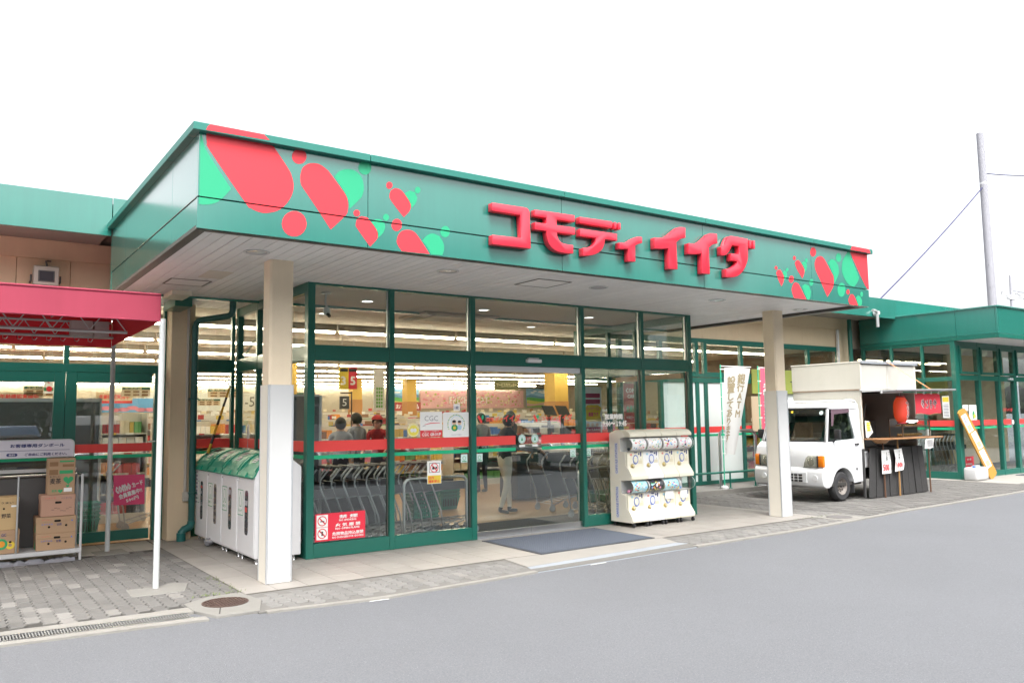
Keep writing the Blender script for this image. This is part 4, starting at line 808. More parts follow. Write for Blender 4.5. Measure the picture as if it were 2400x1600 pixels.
m = MB(); m.prism([(-2.2,1.205),(-.33,1.205)]+[(-.33-.05+.05*math.cos(R(a)), 1.348+.05*math.sin(R(a))) for a in (0,30,60,90)]+[(-2.2,1.398)], 'y', 4.284, 4.289); sg2 = build('header_print', m, M('pale_lilac_print', (.62,.60,.66), .5), rk)
for x in (-.4,-1.8): bx('header_post', x,x+.02, 4.33,4.35, .98,1.4, mSTEEL, rk)
text('お客様専用ダンボール', (-.985,4.284,1.322), XU, ZU, .56, .044, mNAVY, sg2, .05); text('ご自由にご利用ください。', (-.835,4.284,1.222), XU, ZU, .44, .036, mNAVY, sg2, .045)
dm = MB(); m_ = [(-.975+.11*0,1.238)]; dm.prism([(-1.0+.018*math.cos(R(a)),1.24+.018*math.sin(R(a))) for a in range(90,271,30)]+[(-.925+.018*math.cos(R(a)),1.24+.018*math.sin(R(a))) for a in range(-90,91,30)], 'y', 4.2825, 4.2839); build('badge', dm, mNAVY, sg2)
text('無料', (-.995,4.282,1.228), XU, ZU, .065, .024, M('pale_lilac_print', (.62,.6,.66)), sg2, .02)
ln = MB(); quad(ln, (-2.2,4.2832,1.283), XU, ZU, 1.83, .005); flat('rule', ln, mNAVY, sg2)
mKRAFT = M('kraft_cardboard', (.40,.26,.155), .85, nz=.08, ns=5, streak=.03); mKRAFT2 = M('pinkish_cardboard', (.46,.27,.19), .85, nz=.08, ns=5); mKRAFT3 = M('yellowish_cardboard', (.52,.36,.18), .85, nz=.07, ns=5); mHOLE = M('dark_hole', (.01,.008,.006), .9)
def carton(x0, x1, y0, y1, z0, z1, mat, label, ang=0, lid=True):
    t = root('carton', ((x0+x1)/2,(y0+y1)/2,z0), label, 'cardboard box')
    bx('box', x0,x1,y0,y1, z0,z1, mat, t, .005)
    if lid: m = MB().box(x0-.003,x1+.003,y0-.003,y1+.003,z1-.055,z1+.003); build('lid', m, mat, t, .004)
    return t
def hole(t, x, z, y, w=.07, h=.025):
    m = MB(); m.prism([(x-w/2+h/2+h/2*math.cos(R(a)), z+h/2*math.sin(R(a))) for a in range(90,271,30)]+[(x+w/2-h/2+h/2*math.cos(R(a)), z+h/2*math.sin(R(a))) for a in range(-90,91,30)], 'y', y-.0045, y-.0025); build('hand_hole', m, mHOLE, t)
def dot(t, x, z, y, r=.013): m = MB(); disc(m, (x,y-.0015,z), XU, ZU, r, n=12); flat('vent_hole', m, mHOLE, t)
X0, X1, YF = -.705, -.30, 4.09
for z0, lab in ((.137,'brown banana carton with hand hole at the bottom of the right stack'),(.327,'brown banana carton with hand hole, second from the bottom of the right stack')):
    t = carton(X0+random.uniform(-.01,.01), X1, YF, YF+.33, z0, z0+.187, mKRAFT, lab, lid=True)
    hole(t, -.49, z0+.142, YF); dot(t, -.575, z0+.075, YF); dot(t, -.40, z0+.085, YF)
    text('ファインフルーツ', (-.65,YF-.001,z0+.148), XU, ZU, .10, .018, mRPRINT, t); text('エクアドル', (-.655,YF-.001,z0+.098), XU, ZU, .12, .018, mBLUEP, t); text('甘熟', (-.50,YF-.001,z0+.085), XU, ZU, .055, .03, mNAVY, t); text('▲', (-.35,YF-.001,z0+.13), XU, ZU, .02, .02, mBLUEP, t)
    dm = MB(); dm.add([(X0-.004+.0,YF+.02,z0+.02),(X0-.004,YF+.12,z0+.02),(X0-.004,YF+.07,z0+.13)], [(0,1,2)]); flat('green_print', dm, mGPRINT, t)
t = carton(-.665,-.315, YF-.005,YF+.27, .522,.765, mKRAFT2, 'pinkish carton with an oval hand hole in the middle of the right stack')
hole(t, -.49, .68, YF-.005); text('いばらき', (-.63,YF-.006,.725), XU, ZU, .11, .018, mRPRINT, t); text('ベジタブル', (-.46,YF-.006,.715), XU, ZU, .11, .025, mNAVY, t)
sw = MB(); pts = [(-.56+.03*k, .595+.02*math.sin(k*1.3)) for k in range(7)]; [quad(sw, (a,YF-.0065,b), XU, ZU, .03, .004) for a, b in pts]; flat('line_art', sw, mBPRINT, t)
t = carton(-.605,-.325, YF-.01,YF+.22, .77,1.19, mKRAFT, 'tall barley tea carton with green hearts on top of the right stack', lid=False)
text('やさしい', (-.59,YF-.011,.965), XU, ZU, .11, .026, mBPRINT, t); text('麦茶', (-.585,YF-.011,.895), XU, ZU, .115, .065, mBPRINT, t, .02); text('麦茶', (-.565,YF-.011,.80), XU, ZU, .055, .03, mGPRINT, t)
def heart(x, z, s, y, t):
    p = [(16*math.sin(a)**3/17, (13*math.cos(a)-5*math.cos(2*a)-2*math.cos(3*a)-math.cos(4*a))/17) for a in [2*PI*i/24 for i in range(24)]]
    flat('heart_print', MB().add([(x+s*a,y,z+s*b) for a, b in p], [tuple(range(24))]), mGPRINT, t)
heart(-.395,.935,.057,YF-.0115,t); heart(-.475,.81,.027,YF-.0115,t); heart(-.40,.865,.02,YF-.0115,t)
for x, z, w, h, mt in ((-.49,1.145,.15,.018,mGPRINT),(-.49,1.01,.14,.04,mGPRINT),(-.595,1.10,.09,.05,M('brown_print', (.25,.14,.07), .8)),(-.595,1.0,.09,.06,M('brown_print', (.25,.14,.07))),(-.46,1.09,.12,.03,M('brown_print', (.25,.14,.07))),(-.44,.80,.085,.045,mWPRINT)):
    q = MB(); quad(q, (x,YF-.0112,z), XU, ZU, w, h); o = flat('print_panel', q, mt, t)
t = carton(-1.15,-.868, YF,YF+.33, .14,.40, mKRAFT, 'fruit carton with banana print at the bottom of the left stack')
hole(t, -.955, .27, YF, .03, .022); text('GC', (-1.045,YF-.002,.335), XU, ZU, .05, .035, mNAVY, t, .03)
dm = MB(); ring(dm, (-.955,YF-.002,.235), XU, ZU, .018, .045, 20); flat('banana_print', dm, mYELLOW, t); dm = MB(); disc(dm, (-1.04,YF-.002,.25), XU, ZU, .035); flat('orange_print', dm, M('orange_print', (.75,.3,.03), .7), t); dm = MB(); ring(dm, (-1.04,YF-.0021,.25), XU, ZU, .036, .06); flat('green_print', dm, mGPRINT, t)
t = carton(-1.17,-.885, YF,YF+.30, .404,.77, mKRAFT3, 'yellowish vegetable carton on top of the left stack')
text('うまい', (-1.06,YF-.001,.70), XU, ZU, .12, .022, mBPRINT, t); text('野菜', (-1.05,YF-.001,.54), XU, ZU, .09, .05, mBPRINT, t); dot(t, -1.03, .645, YF, .011); q = MB(); quad(q, (-.96,YF-.0012,.66), XU, ZU, .06, .02); flat('print_panel', q, mWPRINT, t)
# crumpled plastic sheet under the rack
ps_ = MB(); nx, ny = 22, 6
for j in range(ny+1):
    for i in range(nx+1): ps_.v.append((-1.15+i/nx*.85, 4.01+j/ny*.20, max(.003,.055*math.exp(-((j-3)/1.9)**2)*random.uniform(.25,1)) if 0 < j < ny else .003))
for j in range(ny):
    for i in range(nx): k = j*(nx+1)+i; ps_.f.append((k,k+1,k+nx+2,k+nx+1)); ps_.m.append(0)
build('plastic_sheet', ps_, M('grey_clear_plastic', (.26,.26,.28), .2, spec=.6), None, smooth=True, ang=20, label='crumpled clear grey plastic sheet stuffed under the carton rack', cat='plastic sheet')

# ================================================================== recycling bins
mBIN = M('bin_white_steel', (.76,.755,.765), .35, nz=.03); mLID = M('bin_green_lid', (.006,.28,.175), .32, nz=.05)
mFILL = [M('bin_waste_dark', (.05,.045,.05), .4), M('bin_waste_clear', (.45,.45,.47), .25), M('bin_waste_red', (.5,.06,.05), .5)]
BW = .65
BINL = ['recycling bin farthest from the camera, beside the downpipe','recycling bin second from the downpipe with bottle icon label','recycling bin between the second bin and the one behind the column','recycling bin nearest to the cream column']
def make_bin(y0, k):
    y1 = y0+BW-.006; t = root('recycling_bin', (1.53,(y0+y1)/2,0), BINL[k], 'recycling bin', 'recycling bins in a row')
    m = MB(); m.prism([(1.262,.062),(1.80,.062),(1.80,1.06),(1.68,1.16),(1.42,1.13),(1.30,1.035),(1.262,.955)], 'y', y0,y1); build('cabinet', m, mBIN, t, .012, seg=2)
    bx('door', 1.254,1.2625, y0+.012,y1-.03, .085,.94, mBIN, t, .004)
    prof = arc((1.62,.82), .40, 90, 160, 8); pr = [(p[0],p[2]) for p in prof]
    pr = [(1.66,1.225)]+pr+[(1.225,.958)]; inn = [(1.235,.945),(1.30,1.0),(1.45,1.11),(1.66,1.165)]
    m = MB(); m.prism(pr+inn, 'y', y0+.016,y1-.016); ld = build('lid', m, mLID, t, ang=50)
    def onlid(u, v):  # u along y, v along the arc
        a = R(150-v*55); return (1.62+.4035*math.cos(a), y0+u*BW, .82+.4035*math.sin(a))
    def patch(u0, u1, v0, v1, mat, nm, lift=1.0):
        q = MB(); n = 5
        for i in range(n+1):
            for u in (u0,u1): p = onlid(u, v0+(v1-v0)*i/n); q.v.append((1.62+(p[0]-1.62)*lift, p[1], .82+(p[2]-.82)*lift))
        for i in range(n): q.f.append((2*i,2*i+1,2*i+3,2*i+2)); q.m.append(0)
        flat(nm, q, mat, ld)
    m = MB(); a_ = [onlid(.0,v*.1)[::2] for v in range(0,11)]; b_ = [(1.62+(p[0]-1.62)*1.028,.82+(p[1]-.82)*1.028) for p in a_]; [build('ridge', MB().prism(a_+b_[::-1], 'y', y0+ra*BW,y0+rb2*BW), mLID, ld, ang=50) for ra, rb2 in ((.03,.10),(.90,.97))]
    patch(.40,.62,.30,.50, mWPRINT, 'lid_label', 1.004); patch(.43,.59,.35,.38, mGPRINT, 'lid_print', 1.008); patch(.43,.59,.42,.45, mNAVY, 'lid_print', 1.008)
    if k in (1,2): patch(.38,.70,.58,.76, mWPRINT, 'lid_label', 1.004); patch(.40,.70,.61,.65, mBPRINT, 'lid_print', 1.008); patch(.40,.70,.69,.73, mBPRINT, 'lid_print', 1.008)
    else: patch(.35,.75,.62,.9, mHOLE, 'opening', 1.004)
    m = MB(); m.prism([(1.222,.955),(1.262,1.015),(1.282,.99),(1.245,.95)], 'y', y0+.28,y1-.12); build('lid_handle', m, mLID, t, .006)
    # window slot
    s0 = y0+.22
    m = MB(); m.prism([(s0,.33)]+[(s0+.02,.30),(s0+.10,.30),(s0+.12,.33),(s0+.12,.775),(s0+.10,.80),(s0+.02,.80),(s0,.775)], 'x', 1.2525,1.2538); w = build('slot_window', m, M('slot_glass', (.10,.10,.11), .08, spec=.8), t)
    random.seed(40+k)
    for j in range(6):
        z = .325+j*.077; q = MB(); quad(q, (1.2520,s0+.116,z), (0,-1,0), ZU, random.uniform(.05,.11), random.uniform(.03,.074)); flat('waste', q, mFILL[random.choice((0,0,1,1,2) if k in (0,3) else (0,0,0,1))], w)
    # sorting label
    q = MB(); quad(q, (1.2528,y0+.60,.51), (0,-1,0), ZU, .19, .29) ; lb = flat('sort_label', q, mWPRINT, t)
    q = MB()
    for a in ((.605,.505,.20,.008),(.605,.792,.20,.008),(.605,.505,.008,.29),(.413,.505,.008,.29)): quad(q, (1.2526,y0+a[0],a[1]), (0,-1,0), ZU, a[2], a[3])
    c = (1.2524,y0+.505,.68); sh = ((-.035,-.07),(.035,-.07),(.042,.0),(.02,.06),(.012,.085),(-.012,.085),(-.02,.06),(-.042,.0)) if k != 1 and k != 2 else ((-.06,-.07),(-.03,-.08),(0,-.02),(.03,-.08),(.06,-.07),(.03,.08),(-.03,.08))
    n = len(sh)
    for i in range(n):
        a, b = sh[i], sh[(i+1)%n]; d = Vector((b[0]-a[0], b[1]-a[1])); nn = Vector((-d.y,d.x)).normalized()*.004
        q.add([(c[0],c[1]-a[0]-nn.x,c[2]+a[1]+nn.y),(c[0],c[1]-b[0]-nn.x,c[2]+b[1]+nn.y),(c[0],c[1]-b[0]+nn.x,c[2]+b[1]-nn.y),(c[0],c[1]-a[0]+nn.x,c[2]+a[1]-nn.y)], [(0,1,2,3)])
    flat('label_print', q, mGPRINT, lb); text(('紙パック','缶ビン','缶ビン','トレイ')[k], (1.2524,y0+.57,.545), (0,-1,0), ZU, .13, .035, mGPRINT, lb, .03)
    m = MB(); m.ball((1.250,y1-.06 if k else y0+.55,.905), .012, 8, 6); build('lock', m, mCHROME, t)
    for y in (y0+.07,y1-.07):
        for xx in (1.31,1.74): m = MB(); m.lathe([(.012,.06),(.012,.035),(.026,.03),(.026,.018),(.014,.014),(.02,0)], (xx,y,0), 10); build('foot', m, mCHROME, t)
    return t
for k in range(4): make_bin(2.345+(3-k)*BW, k)
q = MB(); quad(q, (1.2515,4.90,.45), (0,-1,0), ZU, .15, .48); nt_ = flat('taped_notice', q, mWPRINT, None, label='long white paper notice taped on the bin by the downpipe', cat='notice')
q = MB(); [quad(q, (1.2508,4.87,.50+i*.05), (0,-1,0), ZU, .09, .025) for i in range(9)]; flat('notice_print', q, M('lilac_print', (.4,.35,.45), .7), nt_)
# clear bag trailing under the bins
m = MB(); m.ball((1.24,4.12,.05), .09, 10, 7, (.8,1.1,.5)); m.v = [(x+random.uniform(-.015,.015), y+random.uniform(-.015,.015), max(.003,z+random.uniform(-.012,.012))) for x,y,z in m.v]; build('plastic_bag', m, M('grey_clear_plastic', (.42,.42,.45)), None, ang=20, label='small clear plastic bag caught under the recycling bins', cat='plastic bag')
# pole with ring, black and yellow
gp = root('reaching_pole', (1.88,5.05,1.1), 'black and yellow striped pole with wire ring leaning behind the bins', 'pole')
pa, pb = Vector((1.40,4.86,1.16)), Vector((1.676,4.86,2.06))
mSY, mSB = M('yellow_band', (.62,.33,.02), .4), M('black_band', (.015,.015,.018), .35)
for k in range(7):
    a, b = pa+(pb-pa)*(k/7), pa+(pb-pa)*((k+1)/7); m = MB().cyl(a,b,.02-.0008*k,10); build('band', m, mSY if k%2 == 0 else mSB, gp)
m = MB().cyl((1.36,4.86,1.03),pa,.019,10); build('band', m, mSB, gp)
c = pb+Vector((.035,0,.085)); m = MB().tube([(c.x+.062*math.cos(t),c.y,c.z+.062*math.sin(t)) for t in [2*PI*i/18 for i in range(19)]], .006, 6).tube([pb,pb+Vector((.01,0,.04))], .009, 6).tube([(c.x-.05,c.y,c.z-.01),(c.x-.1,c.y,c.z-.02),(c.x-.085,c.y,c.z+.01)], .008, 6); build('wire_ring', m, mBLACK, gp)

# ================================================================== downpipe and socket
dp = root('downpipe', (1.19,4.85,0), 'dark green rain pipe with elbows beside the recycling bins', 'pipe')
path = [(1.54,4.29,3.24),(1.54,4.29,3.10),(1.53,4.31,3.05),(1.50,4.35,3.025),(1.46,4.42,3.02),(1.26,4.74,3.0),(1.225,4.80,2.99),(1.205,4.83,2.96),(1.195,4.85,2.90),(1.195,4.85,.22)]
m = MB().tube(path, .044, 12); build('pipe', m, mDGREEN, dp)
m = MB().tube([(1.195,4.85,.25),(1.19,4.85,.20),(1.15,4.84,.165),(1.10,4.83,.15),(1.065,4.82,.12),(1.06,4.82,.0)], .052, 12); build('taped_elbow', m, M('green_tape', (.01,.12,.11), .3, bump=.8, bs=25), dp)
m = MB().cyl((1.06,4.82,.0),(1.06,4.82,.11),.06,14); build('sleeve', m, M('green_tape', (.01,.12,.11)), dp)
m = MB().box(1.14,1.25,4.80,4.93,1.9,1.92).box(1.14,1.25,4.80,4.93,.62,.64); build('clip', m, mDGREEN, dp)
so = root('outlet_box', (1.12,4.9,.5), 'beige weatherproof socket box on the cream pilaster by the rain pipe', 'socket')
bx('box', 1.085,1.165, 4.862,4.9285, .52,.645, M('aged_beige_casing', (.42,.4,.35)), so, .008); bx('cover', 1.09,1.16, 4.845,4.8615, .56,.64, M('aged_beige_casing', (.42,.4,.35)), so, .006); m = MB().tube([(1.118,4.89,.645),(1.118,4.89,3.2)], .009, 6); build('cable', m, M('conduit_grey', (.5,.47,.42)), so)
# ================================================================== helper: lettering bent onto a surface
def text_map(s, fn, u0, u1, v0, v1, mat, parent, bold=.02, name='lettering', vert=True):
    if vert: s = '\n'.join(s)
    vs, fs = txmesh(s, 0, 'CENTER' if vert else 'LEFT'); vs, fs = thick(vs, fs, min(bold,.06))
    x0 = min(p[0] for p in vs); x1 = max(p[0] for p in vs); y0 = min(p[1] for p in vs); y1 = max(p[1] for p in vs)
    mb = MB(); mb.v = []
    for p in vs: q = fn(u0+(u1-u0)*(p[0]-x0)/(x1-x0), v0+(v1-v0)*(p[1]-y0)/(y1-y0)); mb.v.append((q[0],q[1]-.0005*p[2],q[2])); mb.f = list(fs); mb.m = [0]*len(fs)
    return flat(name, mb, mat, parent)

# ================================================================== capsule machines
mCARD = [M('card_red', (.75,.10,.10), .5), M('card_blue', (.10,.3,.7), .5), M('card_yellow', (.85,.65,.08), .5), M('card_pink', (.85,.35,.5), .5), M('card_black', (.03,.03,.04), .5), M('card_green', (.1,.5,.2), .5), M('card_white', (.85,.85,.85), .5), M('card_sky', (.4,.72,.82), .5), M('card_orange', (.8,.3,.06), .5)]
mGOLD = M('brass_knob', (.55,.45,.22), .3, .8); mDIAL = M('dial_blue', (.06,.14,.5), .35)
gCAP = glass('clear_plastic_dome', tint=(.97,.97,.965), base=.04)
GX0, GW = 6.492, .3215
LAB = ['capsule machine pair with the big plain side panel nearest the door','capsule machine pair with white faces, second from the door','capsule machine pair with paper taped over the lower dial, third from the door','capsule machine pair at the far end with an empty lower dome']
for k in range(4):
    x0 = GX0+k*GW; x1 = x0+GW-.003; xm = (x0+x1)/2
    t = root('capsule_machine', (xm,2.0,0), LAB[k], 'capsule machine', 'capsule toy machines by the door')
    body = mWHITEP if k == 1 else mCREAMP
    random.seed(70+k)
    for tier in (0,1):
        z = .07+tier*.605
        m = MB(); m.prism([(2.235,z),(1.775,z),(1.772,z+.05),(1.838,z+.14),(1.868,z+.18),(1.872,z+.40),(2.235,z+.40)], 'x', x0,x1); cb = build('cabinet', m, body, t, .006)
        m = MB(); m.prism([(2.235,z+.401),(2.02,z+.401),(2.02,z+.604),(2.235,z+.604)], 'x', x0,x1); build('cabinet_back', m, mWHITEP, t, .004)
        m = MB(); m.prism([(2.02,z+.401),(1.85,z+.401),(1.83,z+.41),(2.02,z+.41)], 'x', x0+.002,x1-.002); build('dome_tray', m, mGREYP, t)
        # clear bowed front
        ap = [(1.925-.165*math.cos(R(a)), z+.503+.108*math.sin(R(a))) for a in range(-66,67,12)]
        m = MB()
        for i in range(len(ap)-1): m.add([(x0+.006,*ap[i]),(x1-.006,*ap[i]),(x1-.006,*ap[i+1]),(x0+.006,*ap[i+1])], [(0,1,2,3)])
        dm = flat('dome', m, gCAP, t)
        for xs_ in (x0+.006,x1-.006): m = MB().add([(xs_,*p) for p in ap]+[(xs_,2.02,z+.602),(xs_,2.02,z+.405)], [tuple(range(len(ap)+2))]); flat('dome_side', m, gCAP, t)
        m = MB()
        for xs_ in (x0+.001,x1-.008):
            for i in range(len(ap)-1):
                a, b = ap[i], ap[i+1]; m.add([(xs_,a[0]-.003,a[1]),(xs_+.008,a[0]-.003,a[1]),(xs_+.008,b[0]-.003,b[1]),(xs_,b[0]-.003,b[1])], [(0,1,2,3)])
        flat('dome_edge', m, M('clear_edge_plastic', (.62,.62,.61), .2), t)
        if not (k == 3 and tier == 0):
            base = [[0,4,0,0],[7,4,7,6]][1-tier][k] if tier else [7,4,7,6][k]
            basem = mCARD[{(1,0):6,(1,1):6,(1,2):6,(1,3):6,(0,0):7,(0,1):4,(0,2):7}[(tier,k)]]
            m = MB(); cp = [(p[0]+.012,p[1]) for p in ap[1:-1]]
            for i in range(len(cp)-1): m.add([(x0+.02,*cp[i]),(x1-.02,*cp[i]),(x1-.02,*cp[i+1]),(x0+.02,*cp[i+1])], [(0,1,2,3)])
            cd = flat('display_card', m, basem, t)
            pat = MB()
            for j in range(46):
                a = R(random.uniform(-46,46)); u = random.uniform(x0+.05,x1-.05); r = random.uniform(.005,.020); ry = random.uniform(.4,1)
                c = Vector((u, 1.925-.1555*math.cos(a), z+.503+.1*math.sin(a))); disc(pat, c, XU, (0,math.sin(a)*.75,math.cos(a)), r, r*ry, 8, random.randrange(len(mCARD)))
            flat('card_print', pat, mCARD, cd)
        for j in range(5 if tier or k < 3 else 3):
            m = MB().ball((x0+.05+j*.05, random.uniform(1.87,1.97), z+.436), .024, 8, 6); build('capsule', m, mCARD[random.randrange(len(mCARD))], t)
        # face: dial, knob, coin slots, chute
        yf = 1.869
        m = MB(); ring(m, (xm,yf-.004,z+.285), XU, ZU, .043, .054, 24, sy=1.25); flat('dial_ring', m, mDIAL, t)
        m = MB().lathe([(0,-.012),(.036,-.010),(.041,0)], (xm,yf,z+.285), 18, 'y'); m.xf(lambda x,y,zz: (x,y,(zz-z-.285)*1.22+z+.285)); build('dial_plate', m, body, t)
        m = MB().cyl((xm-.065,yf+.002,z+.192),(xm-.065,yf-.012,z+.192),.034,16).ball((xm-.065,yf-.016,z+.192),.027,12,8); build('turn_knob', m, mGOLD, t)
        m = MB().box(xm-.075,xm-.072,yf-.05,yf-.036,z+.18,z+.23); build('knob_grip', m, mCHROME, t)
        m = MB().cyl((xm-.085,yf+.002,z+.357),(xm-.085,yf-.006,z+.357),.017,12); build('button', m, (M('pink_button', (.6,.25,.2), .3) if (k+tier)%2 else M('sky_button', (.3,.5,.6), .3)), t)
        m = MB().cyl((xm+.07,yf+.002,z+.365),(xm+.07,yf-.004,z+.365),.014,10).box(xm-.02,xm+.035,yf-.003,yf+.002,z+.378,z+.392).box(xm+.10,xm+.118,yf-.003,yf+.002,z+.33,z+.39); build('coin_slot', m, mNAVY, t)
        m = MB().cyl((xm+.11,yf+.002,z+.285),(xm+.11,yf-.004,z+.285),.009,8).box(xm+.05,xm+.13,yf-.002,yf+.002,z+.225,z+.27); build('instruction_plate', m, M('faint_print', (.6,.55,.4), .6), t)
        m = MB(); m.prism([(1.815,z+.108),(1.865,z+.17),(1.873,z+.165),(1.81,z+.098)], 'x', xm-.0,xm+.13); build('prize_chute', m, M('chute_cream', (.62,.56,.40), .5), t)
        if tier == 0 and k >= 2: q = MB(); quad(q, (xm-.07,yf-.019,z+.285), XU, ZU, .17 if k == 2 else .15, .12); flat('taped_paper', q, mWPRINT, t)
    # rounded top hood
    zt = .07+1.21+.085
    m = MB(); pr = [(2.235,zt-.079),(1.80,zt-.079)]+[(1.92-.13*math.cos(R(a)), zt-.079+.10*math.sin(R(a))) for a in (20,40,60,80)]+[(2.0,zt+.024),(2.12,zt+.024),(2.235,zt-.02)]
    m.prism(pr, 'x', x0,x1); hd = build('hood', m, mCREAMP, t, .005)
    q = MB(); c, sn = .78, .62
    quad(q, (x0+.03,1.8165,zt-.053), XU, (0,.55,.835), .055, .026); flat('hood_label', q, M('coral_print', (.75,.25,.15), .6), hd); q = MB(); quad(q, (x0+.15,1.8165,zt-.053), XU, (0,.55,.835), .12, .02); flat('hood_label', q, M('pale_blue_print', (.4,.5,.7), .6), hd)
    for xx in (x0+.03,x1-.03):
        for yy in (1.80,2.19):
            m = MB().cyl((xx-.012,yy,.028),(xx+.012,yy,.028),.028,12).box(xx-.014,xx+.014,yy-.012,yy+.012,.03,.066); build('caster', m, mBLACK, t)
    if k == 0:
        m = MB(); ap = [(1.915-.135*math.cos(R(a)), .54+.115*math.sin(R(a))) for a in range(-62,63,12)]
        m.prism([(2.24,.065),(1.777,.065),(1.774,.12),(1.85,.235),(1.90,.27),(1.905,.45),(2.01,.48),(2.01,.655),(1.87,.665),(1.777,.675),(1.774,.73),(1.85,.84),(1.90,.875),(1.905,1.055),(2.01,1.085),(2.01,1.265),(1.90,1.29),(1.98,1.37),(2.24,1.34)], 'x', x0-.008,x0-.001); sd = build('side_panel', m, M('ivory_panel', (.72,.69,.60), .4), t, .002)
        for zz in (.13,.76): text('CAPSULE STATION', (x0-.0085,2.07,zz), ZU, YU, .43, .045, mDIAL, sd, .02); q = MB(); quad(q, (x0-.0083,2.06,zz-.01), YU, ZU, .065, .45); flat('label_strip', q, M('pale_lilac_strip', (.66,.66,.72), .6), sd)

# ================================================================== entrance mat
m = MB(); m.prism([(4.163,2.16),(6.07,2.145),(6.05,.915),(4.135,.845)], 'z', .0, .008)
mt = build('door_mat', m, M('blue_grey_mat_edge', (.035,.04,.05), .8), None, label='large blue grey ribbed entrance mat before the sliding doors', cat='mat')
m = MB(); m.prism([(4.19,2.135),(6.045,2.12),(6.025,.94),(4.165,.87)], 'z', .0082, .0105); build('pile', m, M('blue_grey_pile', (.066,.078,.10), .95, nz=.25, ns=60, bump=1., bs=150), mt)
rb_ = MB()
for j in range(60):
    for i in range(62):
        x = 4.20+i*.0298+(j%2)*.015; y = .96+j*.0192
        if y > 2.11 or x > 6.01: continue
        rb_.box(x,x+.019,y,y+.007,.0106,.0128)
build('pile_rib', rb_, M('blue_grey_rib', (.10,.115,.145), .95), mt, smooth=False, kind='stuff')

# ================================================================== notices on the glass
yg = VG+.052
def plaque(nm, x0, x1, z0, z1, mat, label, cat='sign', r=.0, y=yg):
    m = MB()
    if r: m.prism([(cx+r*math.cos(R(a)), cz+r*math.sin(R(a))) for cx, cz, a0 in ((x1-r,z1-r,0),(x0+r,z1-r,90),(x0+r,z0+r,180),(x1-r,z0+r,270)) for a in (a0,a0+30,a0+60,a0+90)], 'y', y-.003, y)
    else: m.box(x0,x1,y-.003,y,z0,z1)
    return build(nm, m, mat, None, label=label, cat=cat)
def nosign(mb, x, z, r, y):
    ring(mb, (x,y,z), XU, ZU, r*.82, r, 24, 0); c = r*.9*.707; w = r*.09
    mb.add([(x-c-w,y,z+c-w),(x-c+w,y,z+c+w),(x+c+w,y,z-c+w),(x+c-w,y,z-c-w)], [(0,1,2,3)], 0)
s = plaque('prohibition_sign', 1.972,2.608,.18,.50, M('sign_red', (.72,.03,.06), .4), 'red no smoking and no open flame notice low on the glass'); y = yg-.0045
for z in (.345,.20):
    q = MB(); quad(q, (1.99,y+.0008,z), XU, ZU, .14, .14); f = flat('pictogram', q, mWPRINT, s); q = MB(); nosign(q, 2.06,z+.07,.058,y); flat('ban_ring', q, mRPRINT, f)
    q = MB(); q.box(2.035,2.085,y-.0004,y,z+.06,z+.07) if z > .3 else quad(q, (2.05,y,z+.045), XU, ZU, .02, .05); flat('symbol', q, mBPRINT, f)
for jp, en, z, jw, ew, o in (('禁 煙','NO SMOKING',.418,.24,.22,.11),('火 気 厳 禁','NO OPEN FLAME',.322,.32,.31,.065),('危険物品持込厳禁','NO DANGEROUS GOODS',.222,.40,.40,.025)):
    text(jp, (2.16+o,y,z+.012), XU, ZU, jw, .042, mWPRINT, s, .03, .0005); text(en, (2.16+o,y,z-.021), XU, ZU, ew, .024, mWPRINT, s, .035, .0005)
s = plaque('member_plaque', 3.367,3.692,1.358,1.682, mWPRINT, 'white and red trade group plaque with three grey initials on the glass'); y = yg-.0045
text('CGC', (3.43,y,1.565), XU, ZU, .20, .065, M('grey_print', (.3,.3,.32), .5), s, .0, .0005)
q = MB(); q.add([(3.43,y,1.515),(3.52,y,1.53),(3.66,y,1.535),(3.66,y,1.541),(3.52,y,1.541),(3.43,y,1.52)], [(0,1,2,3,4,5)]); flat('swoosh', q, mRPRINT, s)
q = MB(); q.add([(3.39,y,1.49),(3.42,y,1.502),(3.46,y,1.505),(3.42,y,1.508)], [(0,1,2,3)]); flat('swoosh', q, mNAVY, s)
q = MB(); quad(q, (3.367,y+.0008,1.358), XU, ZU, .325, .088); flat('red_band', q, mRPRINT, s); text('CGC GROUP', (3.39,y,1.372), XU, ZU, .285, .042, mWPRINT, s, .03, .0005); text('毎日のくらしを応援する', (3.42,y,1.425), XU, ZU, .22, .014, mWPRINT, s, .01, .0005)
s = plaque('childcare_plaque', 3.707,4.106,1.347,1.673, mWPRINT, 'rounded white plaque with two cartoon children in a leafy ring', r=.02)
q = MB()
for a in range(-35,216,11): disc(q, (3.905+.128*math.cos(R(a)),y,1.515+.125*math.sin(R(a))), XU, ZU, .011, .007, 6, 0 if (a//11)%2 else 1)
for a, b in ((3.88,1.47),): disc(q, (a,y,b), XU, ZU, .05, .045, 16, 2); disc(q, (a,y-.0002,b), XU, ZU, .025, n=5, mi=3)
disc(q, (3.875,y,1.54), XU, ZU, .035, n=14, mi=4); disc(q, (3.873,y-.0002,1.553), XU, ZU, .03, .018, 12, 5); disc(q, (3.955,y,1.535), XU, ZU, .03, n=14, mi=4); disc(q, (3.955,y-.0002,1.55), XU, ZU, .028, .016, 12, 5); disc(q, (3.955,y,1.475), XU, ZU, .035, .035, 12, 6)
ring(q, (3.915,y+.0005,1.54), XU, ZU, .085, .09, 24, 6)
